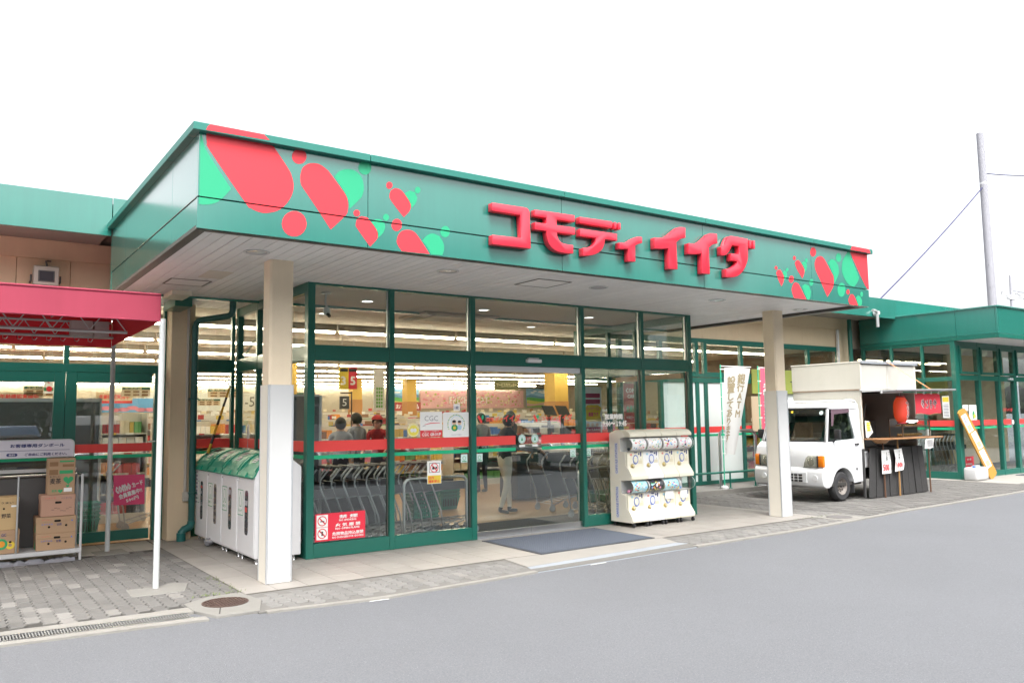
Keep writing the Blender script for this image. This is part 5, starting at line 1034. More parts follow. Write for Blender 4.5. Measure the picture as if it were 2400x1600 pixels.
flat('emblem', q, [mGPRINT, M('olive_print', (.45,.5,.1), .6), mGPRINT, mYELLOW, M('skin_print', (.75,.48,.33), .6), mBPRINT, M('sky_print', (.4,.6,.75), .6)], s); text('みんなで子育て', (3.83,y,1.37), XU, ZU, .16, .016, mNAVY, s, .0, .0005)
m = MB(); m.lathe([(0,-.003),(.088,-.003),(.088,0),(0,0)], (3.27,yg,1.455), 24, 'y'); s = build('round_sticker', m, M('sticker_yellow', (.78,.68,.10), .5), None, label='round yellow sticker with white face on the glass left of the plaques', cat='sticker')
q = MB(); disc(q, (3.25,y,1.45), XU, ZU, .025); disc(q, (3.29,y,1.45), XU, ZU, .025); ring(q, (3.27,y,1.455), XU, ZU, .078, .084); [disc(q, (3.27+.066*math.cos(R(a)),y,1.455+.066*math.sin(R(a))), XU, ZU, .006, n=6) for a in range(20,161,14)]; flat('sticker_print', q, mWPRINT, s)
s = plaque('photo_ban_notice', 3.469,3.674,.763,1.052, mWPRINT, 'white notice with crossed out camera hanging inside the glass above the steel hoop', 'notice'); q = MB(); ring(q, (3.571,y,.965), XU, ZU, .052, .060); nosign(q, 3.571,.965,.06,y-.0002); flat('ban_ring', q, mRPRINT, s)
q = MB()
for a in ((3.495,.905,.155,.006),(3.495,1.02,.155,.006),(3.495,.905,.006,.12),(3.644,.905,.006,.12)): quad(q, (a[0],y,a[1]), XU, ZU, a[2], a[3])
q.box(3.54,3.575,y-.0003,y,.945,.975); disc(q, (3.60,y,.965), XU, ZU, .014, n=10); flat('symbol', q, mBPRINT, s)
q = MB(); quad(q, (3.475,y+.0008,.768), XU, ZU, .193, .10); flat('yellow_band', q, mYELLOW, s); text('店内', (3.485,y,.822), XU, ZU, .08, .036, mRPRINT, s, .02, .0005); text('撮影禁止', (3.485,y,.775), XU, ZU, .165, .038, mRPRINT, s, .02, .0005)
mMINT = M('pale_mint_print', (.6,.75,.72))
for x0, lab in ((3.975,'small pale mint notice beside the door on its left pane'),(4.215,'small pale mint notice at the left edge of the sliding door'),(5.83,'small pale mint notice at the right edge of the sliding door'),(6.12,'small pale mint notice on the pane right of the door')):
    s = plaque('door_notice', x0,x0+.10,1.012,1.12, mMINT, lab, 'notice'); q = MB(); ring(q, (x0+.05,y,1.07), XU, ZU, .02, .026, 12); quad(q, (x0+.015,y,1.022), XU, ZU, .07, .012); flat('notice_print', q, mGPRINT, s)
s = plaque('hook_notice', 3.868,3.965,1.69,1.782, mWPRINT, 'small white slip taped above the rounded white plaque', 'notice'); text('1枚', (3.885,y,1.71), XU, ZU, .06, .045, mNAVY, s, .02, .0005)
hl = root('opening_hours', (6.69,VG+.05,1.43), 'white opening hours lettering on the glass above the capsule machines', 'lettering')
text('営業時間', (6.515,VG+.053,1.545), XU, ZU, .36, .085, mWPRINT, hl, .05); text('9:00〜', (6.47,VG+.053,1.44), XU, ZU, .25, .085, mWPRINT, hl, .06); text('9:45', (6.79,VG+.053,1.44), XU, ZU, .17, .085, mWPRINT, hl, .06)
text('午前', (6.43,VG+.053,1.435), XU, ZU, .035, .08, mWPRINT, hl, .02, vert=True); text('午後', (6.745,VG+.053,1.435), XU, ZU, .035, .08, mWPRINT, hl, .02, vert=True)
text('57-1511', (6.24,VG+.053,1.06), XU, ZU, .30, .06, M('grey_print', (.3,.3,.32)), hl, .02)
# long vertical notice on the side pane
s = MB().box(1.8855,1.888,4.60,4.70,1.14,1.55); s = build('vertical_notice', s, mWPRINT, None, label='narrow white vertical notice on the side pane above the bins', cat='notice'); text('家庭ゴミお断り', (1.885,4.685,1.17), (0,-1,0), ZU, .05, .35, M('lilac_print', (.4,.35,.45)), s, .02, vert=True)
# ================================================================== food truck
mTRK = M('truck_white', (.66,.67,.685), .22, nz=.02, coat=.5, dirt=.02); mTRIM = M('truck_black_trim', (.02,.02,.022), .5); mRUB = M('tyre_rubber', (.025,.025,.027), .8, nz=.15)
mRIM = M('rusty_wheel', (.17,.15,.135), .6, 0., nz=.25, ns=30); mLAMP = glass('headlamp_lens', base=.08, tint=(.75,.75,.68), opac=.35, ocol=(.5,.5,.42)); mORG = M('orange_lens', (.75,.2,.01), .2, coat=.5)
gTRK = glass('truck_glass', base=.26, tint=(.42,.48,.47)); mBOXW = M('box_cream_white', (.52,.495,.43), .45, nz=.05, ns=2, streak=.04, dirt=.10); mDARKIN = M('dark_interior', (.03,.028,.025), .8)
ty0, ty1 = 1.855, 3.315
tk = root('food_truck', (12.8,2.6,0), 'small white cab-over food truck with a raised cream box body', 'truck')
archc, archr = (11.787,.265), .335
ar = [(archc[0]+archr*math.cos(R(a)), archc[1]+archr*math.sin(R(a))) for a in range(8,173,11)]
low = [(11.205,.62),(11.19,.82),(11.235,.98),(11.36,1.072),(11.60,1.085),(12.44,1.125),(12.44,.33),(12.13,.31)]+ar+[(11.40,.28),(11.22,.30)]
m = MB(); m.prism(low, 'x', ty0, ty1); m.v = [(p[1],p[0],p[2]) for p in m.v]; build('cab_body', m, mTRK, tk, .022, 3, ang=50)
m = MB(); pf = [(11.24,.262),(11.165,.30),(11.145,.42),(11.15,.56),(11.19,.615),(11.36,.618),(11.36,.262)]
m.prism(pf, 'x', ty0-.012, ty1+.012); m.v = [(p[1],p[0],p[2]) for p in m.v]; bp_ = build('front_bumper', m, mTRK, tk, .02, 3, ang=50)
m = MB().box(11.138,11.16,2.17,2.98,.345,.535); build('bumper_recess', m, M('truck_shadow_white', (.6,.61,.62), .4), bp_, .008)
m = MB()
for j in range(3): m.box(11.13,11.15,2.26,2.60,.365+j*.052,.398+j*.052)
build('intake_slot', m, mTRIM, bp_)
m = MB()
for y in (2.34,2.43,2.52): m.box(11.127,11.14,y,y+.012,.36,.51)
build('intake_bar', m, mTRK, bp_)
for y in (2.0,3.1): m = MB().lathe([(0,-.004),(.05,-.004),(.055,.01)], (11.142,y,.44), 16, 'x'); build('bumper_dimple', m, mTRK, bp_)
# panel gaps
gp_ = MB()
gp_.box(11.30,11.303,ty0-.0015,ty0+.003,.30,1.06).box(11.315,12.44,ty0-.0015,ty0+.003,.735,.738).box(12.405,12.408,ty0-.0015,ty0+.003,.60,1.11)
build('panel_gap', gp_, M('panel_gap_grey', (.25,.25,.26), .7), tk)
# greenhouse
def lean(z): return max(0,(z-1.07))*.115
roof = [(11.545,1.668),(11.51,1.70),(11.57,1.742),(11.74,1.775),(12.28,1.79),(12.41,1.765),(12.44,1.70),(12.44,1.655),(11.565,1.655)]
m = MB(); m.prism(roof, 'x', ty0+.065, ty1-.065); m.v = [(p[1],p[0],p[2]) for p in m.v]; build('roof', m, mTRK, tk, .02, 3, ang=50)
for s, yb, yt in ((1,ty0+.02,ty0+.085),(-1,ty1-.02,ty1-.085)):
    m = MB(); a = [(11.365,yb,1.06),(11.42,yb,1.06),(11.42,yb+s*.05,1.06),(11.365,yb+s*.05,1.06)]; b = [(11.535,yt,1.69),(11.59,yt,1.69),(11.59,yt+s*.05,1.69),(11.535,yt+s*.05,1.69)]
    m.add(a+b, [(0,1,2,3),(4,7,6,5)]+[(i,(i+1)%4,(i+1)%4+4,i+4) for i in range(4)]); build('front_pillar', m, mTRK, tk, .006, 2)
    m = MB(); a = [(12.245,yb-s*.012,1.10),(12.44,yb-s*.012,1.10),(12.44,yb+s*.06,1.10),(12.245,yb+s*.06,1.10)]; b = [(12.16,yt,1.69),(12.43,yt,1.69),(12.43,yt+s*.06,1.69),(12.16,yt+s*.06,1.69)]
    m.add(a+b, [(0,1,2,3),(4,7,6,5)]+[(i,(i+1)%4,(i+1)%4+4,i+4) for i in range(4)]); build('rear_pillar', m, mTRK, tk, .006, 2)
    m = MB(); m.add([(11.41,yb+s*.012,1.085),(12.25,yb+s*.012,1.12),(12.17,yt+s*.012,1.665),(11.59,yt+s*.012,1.665)], [(0,1,2,3)]); flat('side_window', m, gTRK, tk)
    m = MB(); m.add([(11.375,yb-s*.008,1.04),(11.66,yb-s*.008,1.115),(11.66,yb-s*.003,1.135),(11.43,yb-s*.002,1.09),(11.575,yt-s*.004,1.66),(11.56,yt-s*.006,1.69)], [(0,1,2,3,4,5)]); flat('window_seal', m, mTRIM, tk)
    m = MB(); m.add([(11.50,yb-s*.01,1.36),(11.60,yt-s*.02,1.655),(12.15,yt-s*.02,1.675),(12.17,yt-s*.022,1.60),(11.68,yt-s*.024,1.57),(11.57,yb-s*.0,1.36)], [(0,1,4,5),(1,2,3,4)]); flat('wind_deflector', m, M('smoke_tint', (.12,.08,.10), .2), tk)
    m = MB().box(12.18,12.30,yb-s*.045 if s > 0 else yb+.025,yb-s*.02 if s > 0 else yb+.05,1.0,1.032); build('door_handle', m, mTRIM, tk, .005)
    my = ty0-.10 if s > 0 else ty1+.10
    m = MB().box(11.47,11.53,my-.07,my+.05,1.12,1.30); mr = build('wing_mirror', m, mTRIM, tk, .018, 2)
    m = MB().tube([(11.52,my+s*.04,1.14),(11.52,my+s*.09,1.08),(11.50,ty0+.03 if s > 0 else ty1-.03,1.07)], .014, 6); build('mirror_arm', m, mTRIM, mr)
m = MB(); m.add([(11.385,ty0+.05,1.09),(11.385,ty1-.05,1.09),(11.535,ty1-.115,1.67),(11.535,ty0+.115,1.67)], [(0,1,2,3)]); ws = flat('windscreen', m, gTRK, tk)
m = MB().tube([(11.375,ty0+.05,1.078),(11.375,ty1-.05,1.078)], .012, 6).tube([(11.375,ty0+.05,1.08),(11.53,ty0+.115,1.675)], .007, 6).tube([(11.375,ty1-.05,1.08),(11.53,ty1-.115,1.675)], .007, 6).tube([(11.53,ty0+.115,1.672),(11.53,ty1-.115,1.672)], .009, 6); build('screen_seal', m, mTRIM, ws)
m = MB().tube([(11.36,2.45,1.08),(11.41,2.0,1.13),(11.42,1.95,1.14)], .007, 6).tube([(11.36,3.05,1.08),(11.41,2.55,1.13)], .007, 6); build('wiper', m, mTRIM, ws)
q = MB(); disc(q, (11.505,2.06,1.6), YU, (.25,0,.968), .04, n=14); flat('inspection_sticker', q, mMINT, ws); q = MB(); quad(q, (11.505,2.66,1.60), YU, (.25,0,.968), .05, .045); flat('yellow_sticker', q, mYELLOW, ws)
bx('cab_rear_wall', 12.40,12.435, ty0+.06,ty1-.06, 1.12,1.66, mTRK, tk); q = MB().box(12.392,12.399,2.1,3.07,1.22,1.58); build('rear_window', q, M('dim_window', (.25,.28,.28), .15), tk)
m = MB(); m.prism([(11.38,1.065),(11.40,1.12),(11.52,1.15),(11.68,1.12),(11.72,1.0)], 'x', ty0+.07,ty1-.07); m.v = [(p[1],p[0],p[2]) for p in m.v]; build('dashboard', m, M('dash_grey', (.14,.145,.15), .6), tk, .02, 2)
m = MB(); 
m.tube([(11.66+.06*math.sin(t), 2.95+.17*math.cos(t), 1.18+.15*math.sin(t)) for t in [2*PI*i/20 for i in range(21)]], .014, 8).tube([(11.58,2.95,1.08),(11.66,2.95,1.18),(11.66,2.8,1.18)], .014, 6); build('steering_wheel', m, mTRIM, tk)
for y in (2.0,2.72):
    m = MB().box(12.05,12.20,y,y+.45,.9,1.42).box(11.80,12.2,y,y+.45,.85,1.0).box(12.11,12.19,y+.10,y+.35,1.42,1.60); build('seat', m, M('seat_cloth', (.06,.06,.065), .9), tk, .03, 2)
bx('cab_floor', 11.4,12.4, ty0+.05,ty1-.05, .86,.88, mDARKIN, tk)
# headlamps
for s, y0, y1, yo in ((1,1.862,2.255,1.862),(-1,2.915,3.308,3.308)):
    a, b = (1.962,2.255) if s > 0 else (2.915,3.208)
    ya, yb2 = (b, a) if s > 0 else (a, b)
    m = MB(); m.prism([(a,.632),(b,.632),(b if s < 0 else b-.015,.70),(b-.06 if s > 0 else b,.80),(b-.1 if s > 0 else b,.832),(a+(.1 if s < 0 else 0),.832),(a+(.06 if s < 0 else 0),.80)], 'x', 11.178, 11.215); hl_ = build('headlamp', m, mLAMP, tk, .006, 2)
    m = MB().lathe([(0,.028),(.045,.02),(.075,.0)], (11.185,(a+b)/2,.725), 18, 'x'); build('reflector', m, mCHROME, hl_)
    m = MB().box(11.165,11.172,a,b,.622,.632).box(11.165,11.20,(a if s > 0 else b)-.006,(a if s > 0 else b)+.006,.632,.835); build('lamp_gasket', m, mTRIM, hl_)
    o0, o1 = (1.845,1.955) if s > 0 else (3.215,3.325)
    m = MB(); m.prism([(11.178,.634),(11.176,.836),(11.235,.84),(11.235,.634)], 'x', o0, o1); m.v = [(p[1],p[0],p[2]) for p in m.v]; build('indicator', m, mORG, hl_, .012, 2)
def wheel(x, y, s):
    w = root('wheel', (x,y,.268), parent=tk)
    m = MB(); prof = [(.150,-.075),(.235,-.08),(.258,-.06),(.268,-.035),(.268,.035),(.258,.06),(.235,.08),(.150,.075)]; m.lathe(prof, (x,y,.268), 36, 'y', caps=False); build('tyre', m, mRUB, w)
    m = MB(); m.lathe([(0,-.045),(.05,-.045),(.06,-.03),(.10,-.025),(.125,-.045),(.15,-.07),(.165,-.075)] if s > 0 else [(0,.045),(.05,.045),(.06,.03),(.10,.025),(.125,.045),(.15,.07),(.165,.075)], (x,y,.268), 28, 'y', caps=False); rm = build('rim', m, mRIM, w)
    q = MB()
    for k in range(8): a = k*PI/4; disc(q, (x+.088*math.cos(a), y-s*.0345, .268+.088*math.sin(a)), XU, ZU, .013, n=8)
    flat('rim_hole', q, mHOLE, w)
    m = MB().lathe([(0,-.012),(.028,-.012),(.03,.01)], (x,y-s*.04,.268), 12, 'y'); build('hub', m, mTRIM, w)
wheel(11.787,1.965,1); wheel(11.787,3.205,-1); wheel(13.67,1.99,1); wheel(13.67,3.18,-1)
m = MB().box(12.11,12.135,1.87,2.06,.13,.34); build('mud_flap', m, mRUB, tk)
m = MB()
for y in (1.88,2.08):
    pts = [(archc[0]+(archr+.004)*math.cos(R(a)), y, archc[1]+(archr+.004)*math.sin(R(a))) for a in range(5,176,10)]
m.prism([(archc[0]+.338*math.cos(R(a)), archc[1]+.338*math.sin(R(a))) for a in range(0,181,12)], 'y', 2.065, 3.1); build('wheel_well', m, mDARKIN, tk)
m = MB().box(11.35,14.5,2.05,3.1,.34,.52).box(11.3,12.4,1.9,3.27,.28,.335); build('chassis', m, mDARKIN, tk)
bx('load_bed', 12.50,14.45, 1.90,3.30, .56,.86, mTRK, tk, .01); m = MB().box(12.46,12.5,1.88,1.93,.55,1.0).box(12.44,12.62,1.875,1.90,.84,.87); build('bed_bracket', m, mTRK, tk); m = MB().cyl((12.53,1.92,.96),(12.53,2.1,.96),.06,14); build('gas_can', m, mGREYP, tk)
q = MB().box(12.2,12.235,1.848,1.856,.54,.585); build('fuel_flap', q, mTRIM, tk)
m = MB()
for y in (1.935,3.235): m.tube([(12.475,y,1.13),(12.47,y,1.60),(12.44,y+.0,1.74),(12.37,y,1.815),(12.2,y,1.835),(11.95,y+(.05 if y < 2 else -.05),1.80)], .020, 8)
m.tube([(12.37,1.94,1.822),(12.37,3.23,1.822)], .018, 8); build('roof_rail', m, mTRK, tk)
# raised kitchen box
bxr = root('kitchen_box', (13.45,2.6,.9), parent=tk)
BX0, BX1, BY0, BY1 = 12.50, 14.43, 1.86, 3.36
bx('front_wall', BX0,BX0+.04, BY0+.02,BY1, .88,2.015, mBOXW, bxr, .006); bx('rear_wall', BX1-.04,BX1, BY0+.02,BY1, .88,2.015, mBOXW, bxr, .006); bx('far_wall', BX0+.041,BX1-.041, BY1-.04,BY1, .88,2.015, mBOXW, bxr); bx('floor', BX0+.041,BX1-.041, BY0+.02,BY1-.041, .88,.92, mDARKIN, bxr)
bx('upper_shell', BX0-.012,BX0+.03, BY0-.006,BY1+.006, 2.03,2.53, mBOXW, bxr, .006); bx('upper_shell', BX1-.03,BX1, BY0-.006,BY1+.006, 2.03,2.53, mBOXW, bxr, .006); bx('upper_shell', BX0+.031,BX1-.031, BY1-.03,BY1+.006, 2.03,2.53, mBOXW, bxr)
mPAN = M('box_side_panel', (.40,.39,.36), .4, nz=.03, dirt=.12)
bx('side_panel', BX0+.032,13.385, BY0-.004,BY0+.02, 2.035,2.50, mPAN, bxr, .004); bx('side_panel', 13.392,BX1-.06, BY0-.004,BY0+.02, 2.035,2.50, mPAN, bxr, .004); bx('corner_post', BX1-.058,BX1+.004, BY0-.01,BY0+.03, 2.03,2.53, mBOXW, bxr, .006)
bx('roof', BX0-.02,BX1+.03, BY0-.02,BY1+.02, 2.531,2.56, mBOXW, bxr, .008); bx('edge_rail', BX0-.02,BX1+.05, BY0-.035,BY0-.0205, 2.515,2.57, M('blue_grey_rail', (.33,.35,.38), .45, .4), bxr, .004)
bx('mid_rail', BX0-.02,BX1+.02, BY0-.012,BY0+.03, 2.002,2.029, mGREYP, bxr, .004); m = MB().box(BX0-.018,BX0+.035,BY0-.01,BY1,2.016,2.028); build('rust_line', m, M('rusty_strip', (.35,.24,.17), .7, nz=.3), bxr); m = MB().box(BX0+.02,BX0+.10,BY0-.016,BY0-.005,2.035,2.08); build('latch', m, mGREYP, bxr)
# inside the kitchen: brown partition, window, shelf, grill fittings
mBRW = M('stained_plywood', (.32,.21,.12), .7, nz=.2, ns=6, streak=.15)
bx('partition', 12.545,12.56, BY0+.03,BY1-.05, .93,1.99, mBRW, bxr); bx('inner_wall', 12.57,14.38, BY1-.06,BY1-.045, .93,2.0, mBRW, bxr); bx('opening_pane', 13.0,13.75, BY1-.075,BY1-.061, 1.45,1.85, M('bright_opening', (.5,.52,.5), .4), bxr)
m = MB().box(13.05,13.07,BY1-.085,BY1-.076,1.45,1.85).box(13.4,13.46,BY1-.085,BY1-.076,1.45,1.85).box(12.98,13.77,BY1-.085,BY1-.076,1.42,1.45); build('opening_frame', m, mDARKIN, bxr)
bx('grill_unit', 12.95,13.33, 2.1,2.8, .93,1.42, mDARKIN, bxr, .01); bx('box_ceiling', BX0+.041,BX1-.041, BY0+.02,BY1-.04, 1.99,2.0, mDARKIN, bxr); bx('inner_post', 13.90,13.94, 1.92,1.96, 1.45,2.0, mSTEEL, bxr); m = MB().tube([(12.58,1.95,1.25),(12.72,1.92,1.75)], .012, 6); build('gas_strut', m, mDARKIN, bxr)
# raised flap, strap
fp = root('flap_awning', (13.5,1.55,2.0), parent=tk)
m = MB(); m.add([(12.50,1.845,1.985),(14.45,1.845,1.99),(14.75,1.25,2.02),(12.62,1.25,1.995),(12.50,1.845,2.001),(14.45,1.845,2.006),(14.75,1.25,2.036),(12.62,1.25,2.011)], [(0,3,2,1),(4,5,6,7),(0,1,5,4),(1,2,6,5),(2,3,7,6),(3,0,4,7)]); build('flap_sheet', m, M('weathered_flap', (.40,.39,.36), .6, nz=.2, ns=6), fp)
m = MB().tube([(12.62,1.25,1.99),(14.78,1.25,2.02)], .016, 6).tube([(12.50,1.845,1.98),(12.62,1.25,1.985)], .012, 6).tube([(14.45,1.845,1.985),(14.76,1.25,2.015)], .012, 6); build('flap_frame', m, mSTEEL, fp)
m = MB().tube([(13.10,1.38,1.965),(14.5,1.38,1.975)], .011, 6); build('banner_rod', m, M('green_rod', (.05,.35,.22), .4), fp); m = MB().tube([(12.55,1.50,1.96),(13.6,1.50,1.975)], .016, 6); build('lamp_tube', m, mWHITEP, fp)
m = MB(); a, b = Vector((13.37,1.82,2.572)), Vector((13.86,1.27,2.03)); m.add([a+Vector((-.018,0,0)),a+Vector((.018,0,0)),b+Vector((.018,0,0)),b+Vector((-.018,0,0)),a+Vector((-.018,-.002,-.003)),a+Vector((.018,-.002,-.003)),b+Vector((.018,-.002,-.003)),b+Vector((-.018,-.002,-.003))], [(0,1,2,3),(4,7,6,5),(0,4,5,1),(1,5,6,2),(2,6,7,3),(3,7,4,0)]); build('tie_strap', m, M('orange_strap', (.75,.28,.12), .7), fp)
# counter board
mCTR = M('counter_wood', (.30,.15,.065), .4, nz=.15, ns=7, streak=.12)
ct = root('counter', (13.5,1.7,1.09), parent=tk)
m = MB(); m.prism([(14.66,1.88),(12.52,1.88),(12.50,1.70)]+[(12.72+.22*math.cos(R(a)), 1.70+.22*math.sin(R(a))) for a in (190,210,230,250,270)]+[(14.66,1.48)], 'z', 1.083,1.11); build('board', m, mCTR, ct, .006)
m = MB().cyl((12.72,1.66,1.02),(12.72,1.66,1.082),.10,16,.16); build('bowl_bracket', m, mCTR, ct)
for x, mm in ((12.93,'dark'),(13.44,'light'),(14.56,'dark')):
    m = MB().box(x-.011,x+.011,1.735,1.757,.0,1.082); build('prop_stick', m, M('dark_stick', (.12,.06,.035), .7) if mm == 'dark' else M('light_stick', (.38,.21,.08), .7), ct)
# skirt of black boards
mCHR = M('charred_board', (.032,.031,.031), .75, nz=.3, ns=10, streak=.2, bump=.3, bs=30)
sk = root('stall_skirt', (13.5,1.85,0), 'skirt of charred black vertical boards in front of the food truck', 'board screen')
n = 9
for k in range(n):
    b0, b1 = 12.47+(14.565-12.47)*k/n, 12.47+(14.565-12.47)*(k+1)/n; t0, t1 = 12.585+(14.44-12.585)*k/n, 12.585+(14.44-12.585)*(k+1)/n
    yb, yt = 1.79-.006*(k%2), 1.80-.006*(k%2); zt = .925+random.uniform(-.012,.012); zb = .012+random.uniform(-.008,.006); e = .004
    m = MB().add([(b0+e,yb,zb),(b1-e,yb,zb),(t1-e,yt,zt),(t0+e,yt,zt),(b0+e,yb+.016,zb),(b1-e,yb+.016,zb),(t1-e,yt+.016,zt),(t0+e,yt+.016,zt)], [(0,1,2,3),(4,7,6,5),(0,4,5,1),(1,5,6,2),(2,6,7,3),(3,7,4,0)]); build('plank', m, mCHR, sk, .002)
    if k: m = MB().add([((b0-.012),yb-.010,zb),((b0+.012),yb-.010,zb),(t0+.012,yt-.010,zt),(t0-.012,yt-.010,zt),((b0-.012),yb+.0,zb),((b0+.012),yb+.0,zb),(t0+.012,yt+.0,zt),(t0-.012,yt+.0,zt)], [(0,1,2,3),(4,7,6,5),(0,4,5,1),(1,5,6,2),(2,6,7,3),(3,7,4,0)]); build('batten', m, mCHR, sk)
m = MB().box(12.40,12.45,1.83,1.86,.03,.92); build('plank', m, mCHR, sk); m = MB().box(12.62,12.635,1.825,1.84,.45,.92); build('rust_strip', m, M('rusty_edge', (.4,.15,.05), .7), sk)
# price sheets pinned on the skirt
def sheet(pts, label, y=1.715, nm='price_sheet', mat=None):
    m = MB(); n = len(pts); m.add([(p[0],y+.01*math.sin(p[1]*9),p[1]) for p in pts], [tuple(range(n))]); return flat(nm, m, mat or mWPRINT, None, label=label, cat='notice')
s = sheet([(12.80,.445),(13.10,.45),(13.12,.66),(13.10,.885),(12.83,.88),(12.815,.66)], 'white price sheet reading 500 hung on the black board skirt'); y = 1.702
text('500', (12.83,y,.50), XU, ZU, .20, .13, mRPRINT, s, .03); text('円', (13.04,y,.50), XU, ZU, .04, .05, mRPRINT, s); text('5本', (12.94,y,.68), XU, ZU, .06, .16, mBPRINT, s, .02, vert=True); text('やきとり', (13.03,y,.70), XU, ZU, .035, .16, mBPRINT, s, vert=True); text('たれ', (12.86,y,.67), XU, ZU, .03, .06, mBPRINT, s, vert=True)
s = sheet([(13.235,.47),(13.53,.49),(13.575,.60),(13.54,.90),(13.26,.885),(13.30,.72)], 'white price sheet reading 1000 curling on the black board skirt')
text('1000', (13.29,y,.53), XU, ZU, .22, .13, mRPRINT, s, .03); text('10本', (13.37,y,.69), XU, ZU, .07, .18, mBPRINT, s, .02, vert=True)
s = sheet([(13.93,.885),(14.12,.88),(14.25,.90),(14.26,1.075),(13.96,1.07)], 'white written notice hanging from the counter edge of the stall', 1.47, 'counter_notice'); q = MB(); [quad(q, (13.99,1.462,.92+.02*i), XU, ZU, .23, .008) for i in range(7)]; flat('print_lines', q, mBPRINT, s)
m = MB(); m.add([(12.53,1.84,1.44),(12.66,1.83,1.43),(12.75,1.82,1.22),(12.60,1.83,1.12),(12.55,1.84,1.13)], [(0,1,2,3,4)]); s = flat('menu_notice', m, mWPRINT, None, label='white and yellow menu sheet on the plywood beside the cab', cat='notice'); q = MB(); [quad(q, (12.555+.004*i,1.822,1.385-.045*i), (.99,-.1,-.05), ZU, .10, .032) for i in range(4)]; flat('yellow_print', q, mYELLOW, s)
# glass showcase on the counter
sc = root('showcase', (13.9,1.7,1.11), 'wooden framed glass showcase standing on the stall counter', 'showcase')
sx0, sx1, sy0, sy1, sz0, sz1 = 13.33,14.33,1.56,1.84,1.111,1.46
m = MB()
for x in (sx0,sx1-.02):
    for yy in (sy0,sy1-.02): m.box(x,x+.02,yy,yy+.02,sz0,sz1)
for z in (sz0,sz1-.02,sz0+.20):
    m.box(sx0+.0205,sx1-.0205,sy0,sy0+.018,z,z+.018).box(sx0+.0205,sx1-.0205,sy1-.018,sy1,z,z+.018)
build('frame', m, M('dark_case_frame', (.10,.06,.035), .5), sc); q = MB().box(sx0+.02,sx1-.02,sy0+.006,sy0+.010,sz0+.02,sz1-.02); build('glass_front', q, gCLEAR, sc); bx('back', sx0+.02,sx1-.02,sy1-.014,sy1-.006,sz0+.018,sz1-.018, M('dark_case_back', (.05,.05,.05), .5), sc)
m = MB()
for k in range(12): m.ball((sx0+.08+k*.075,1.70,sz0+.045), .026, 8, 6)
for k in range(10): m.box(sx0+.08+k*.085,sx0+.13+k*.085,1.66,1.74,sz0+.222,sz0+.24)
build('wares', m, M('brown_food', (.3,.16,.05), .6), sc, kind='stuff'); m = MB().box(13.62,14.0,1.62,1.66,1.405,1.43); build('tube_lamp', m, M('lit_tube', (.9,.9,.9), .4, emit=(1,.98,.95), estr=2.2), sc)
m = MB(); m.lathe([(0,0),(.05,0),(.05,.10),(.035,.13),(0,.14)], (14.42,1.66,1.11), 12); build('spice_jar', m, mWHITEP, None, label='small white jar at the right end of the stall counter', cat='jar')
# red paper lantern
mLAN = M('red_paper_lantern', (.50,.035,.025), .6, nz=.06, trans=.2, emit=(1,.13,.03), estr=.10)
ln = root('paper_lantern', (13.3,1.55,1.36), 'lit red paper lantern with black characters hanging under the flap', 'lantern')
lc, lr, lh = (13.29,1.55,1.40), .138, .48
def lrad(t): return lr*(1-.42*abs(2*t-1)**3.2)
m = MB(); prof = [(.05,0)]+[(lrad(i/28)*(1 if i%2 else .965), .015+(lh-.03)*i/28) for i in range(29)]+[(.05,lh)]; m.lathe(prof, lc, 32); build('paper_shade', m, mLAN, ln)
m = MB().lathe([(.07,0),(.085,.0),(.085,.03),(.07,.03)], (lc[0],lc[1],lc[2]-.025), 18).lathe([(.07,0),(.085,.0),(.085,.03),(.07,.03)], (lc[0],lc[1],lc[2]+lh-.01), 18).tube([(lc[0],lc[1],lc[2]+lh),(lc[0],lc[1],2.0)], .006, 5); build('rim', m, M('red_rim', (.3,.02,.02), .5), ln)
def onlan(u, v, k=1.03): a = R(-90)+u; r = lrad(v)*k; return (lc[0]+r*math.cos(a), lc[1]+r*math.sin(a), lc[2]+.015+(lh-.03)*v)
text_map('やきとり', lambda u,v: onlan(u,v,1.035), -.42,.40, .08,.86, mWPRINT, ln, .07); text_map('やきとり', lambda u,v: onlan(u,v,1.05), -.40,.38, .09,.85, mBPRINT, ln, .015)
m = MB().ball((13.66,1.56,1.41), .06, 12, 8, (1.7,1,.45)); build('serving_lamp', m, M('lamp_glow', (.9,.9,.9), .4, emit=(1,.98,.95), estr=2.0), None, label='small white lamp shade below the red lantern', cat='lamp')
# red banner seen from behind
bn = root('shop_banner', (14,1.38,1.56), 'red cloth banner with white outlined black writing hanging from the flap rod', 'banner')
def onban(u, v, d=0): return (13.49+.92*u+.02*math.sin(v*4)*(1-v), 1.38+.012*math.sin(u*11)*(1-v)-d, 1.555+.385*v+.012*math.sin(u*9)*(1-v))
m = cloth(0,0,24,8, lambda u,v: onban(u,1-v)); build('cloth', m, M('red_banner_cloth', (.60,.035,.055), .8, nz=.08, trans=.2), bn, ang=60)
text_map('やきとり', lambda u,v: onban(1-u,v,.004), .14,.78, .26,.74, mWPRINT, bn, .09, vert=False); text_map('やきとり', lambda u,v: onban(1-u,v,.008), .15,.77, .28,.72, mBPRINT, bn, .03, vert=False)
m = MB(); [m.box(13.49+.92*u-.012,13.49+.92*u+.012,1.366,1.394,1.93,1.99) for u in (.05,.35,.65,.95)]; build('loop', m, mWPRINT, bn)
fr = MB(); [fr.add([(onban(u/40,0)[0],1.38,onban(u/40,0)[2]+.002),(onban(u/40,0)[0]+.018,1.38,onban(u/40,0)[2]+.002),(onban(u/40,0)[0]+.009,1.38,onban(u/40,0)[2]-.03)],[(0,1,2)]) for u in range(40)]; flat('fringe', fr, M('brown_fringe', (.25,.14,.07), .8), bn)

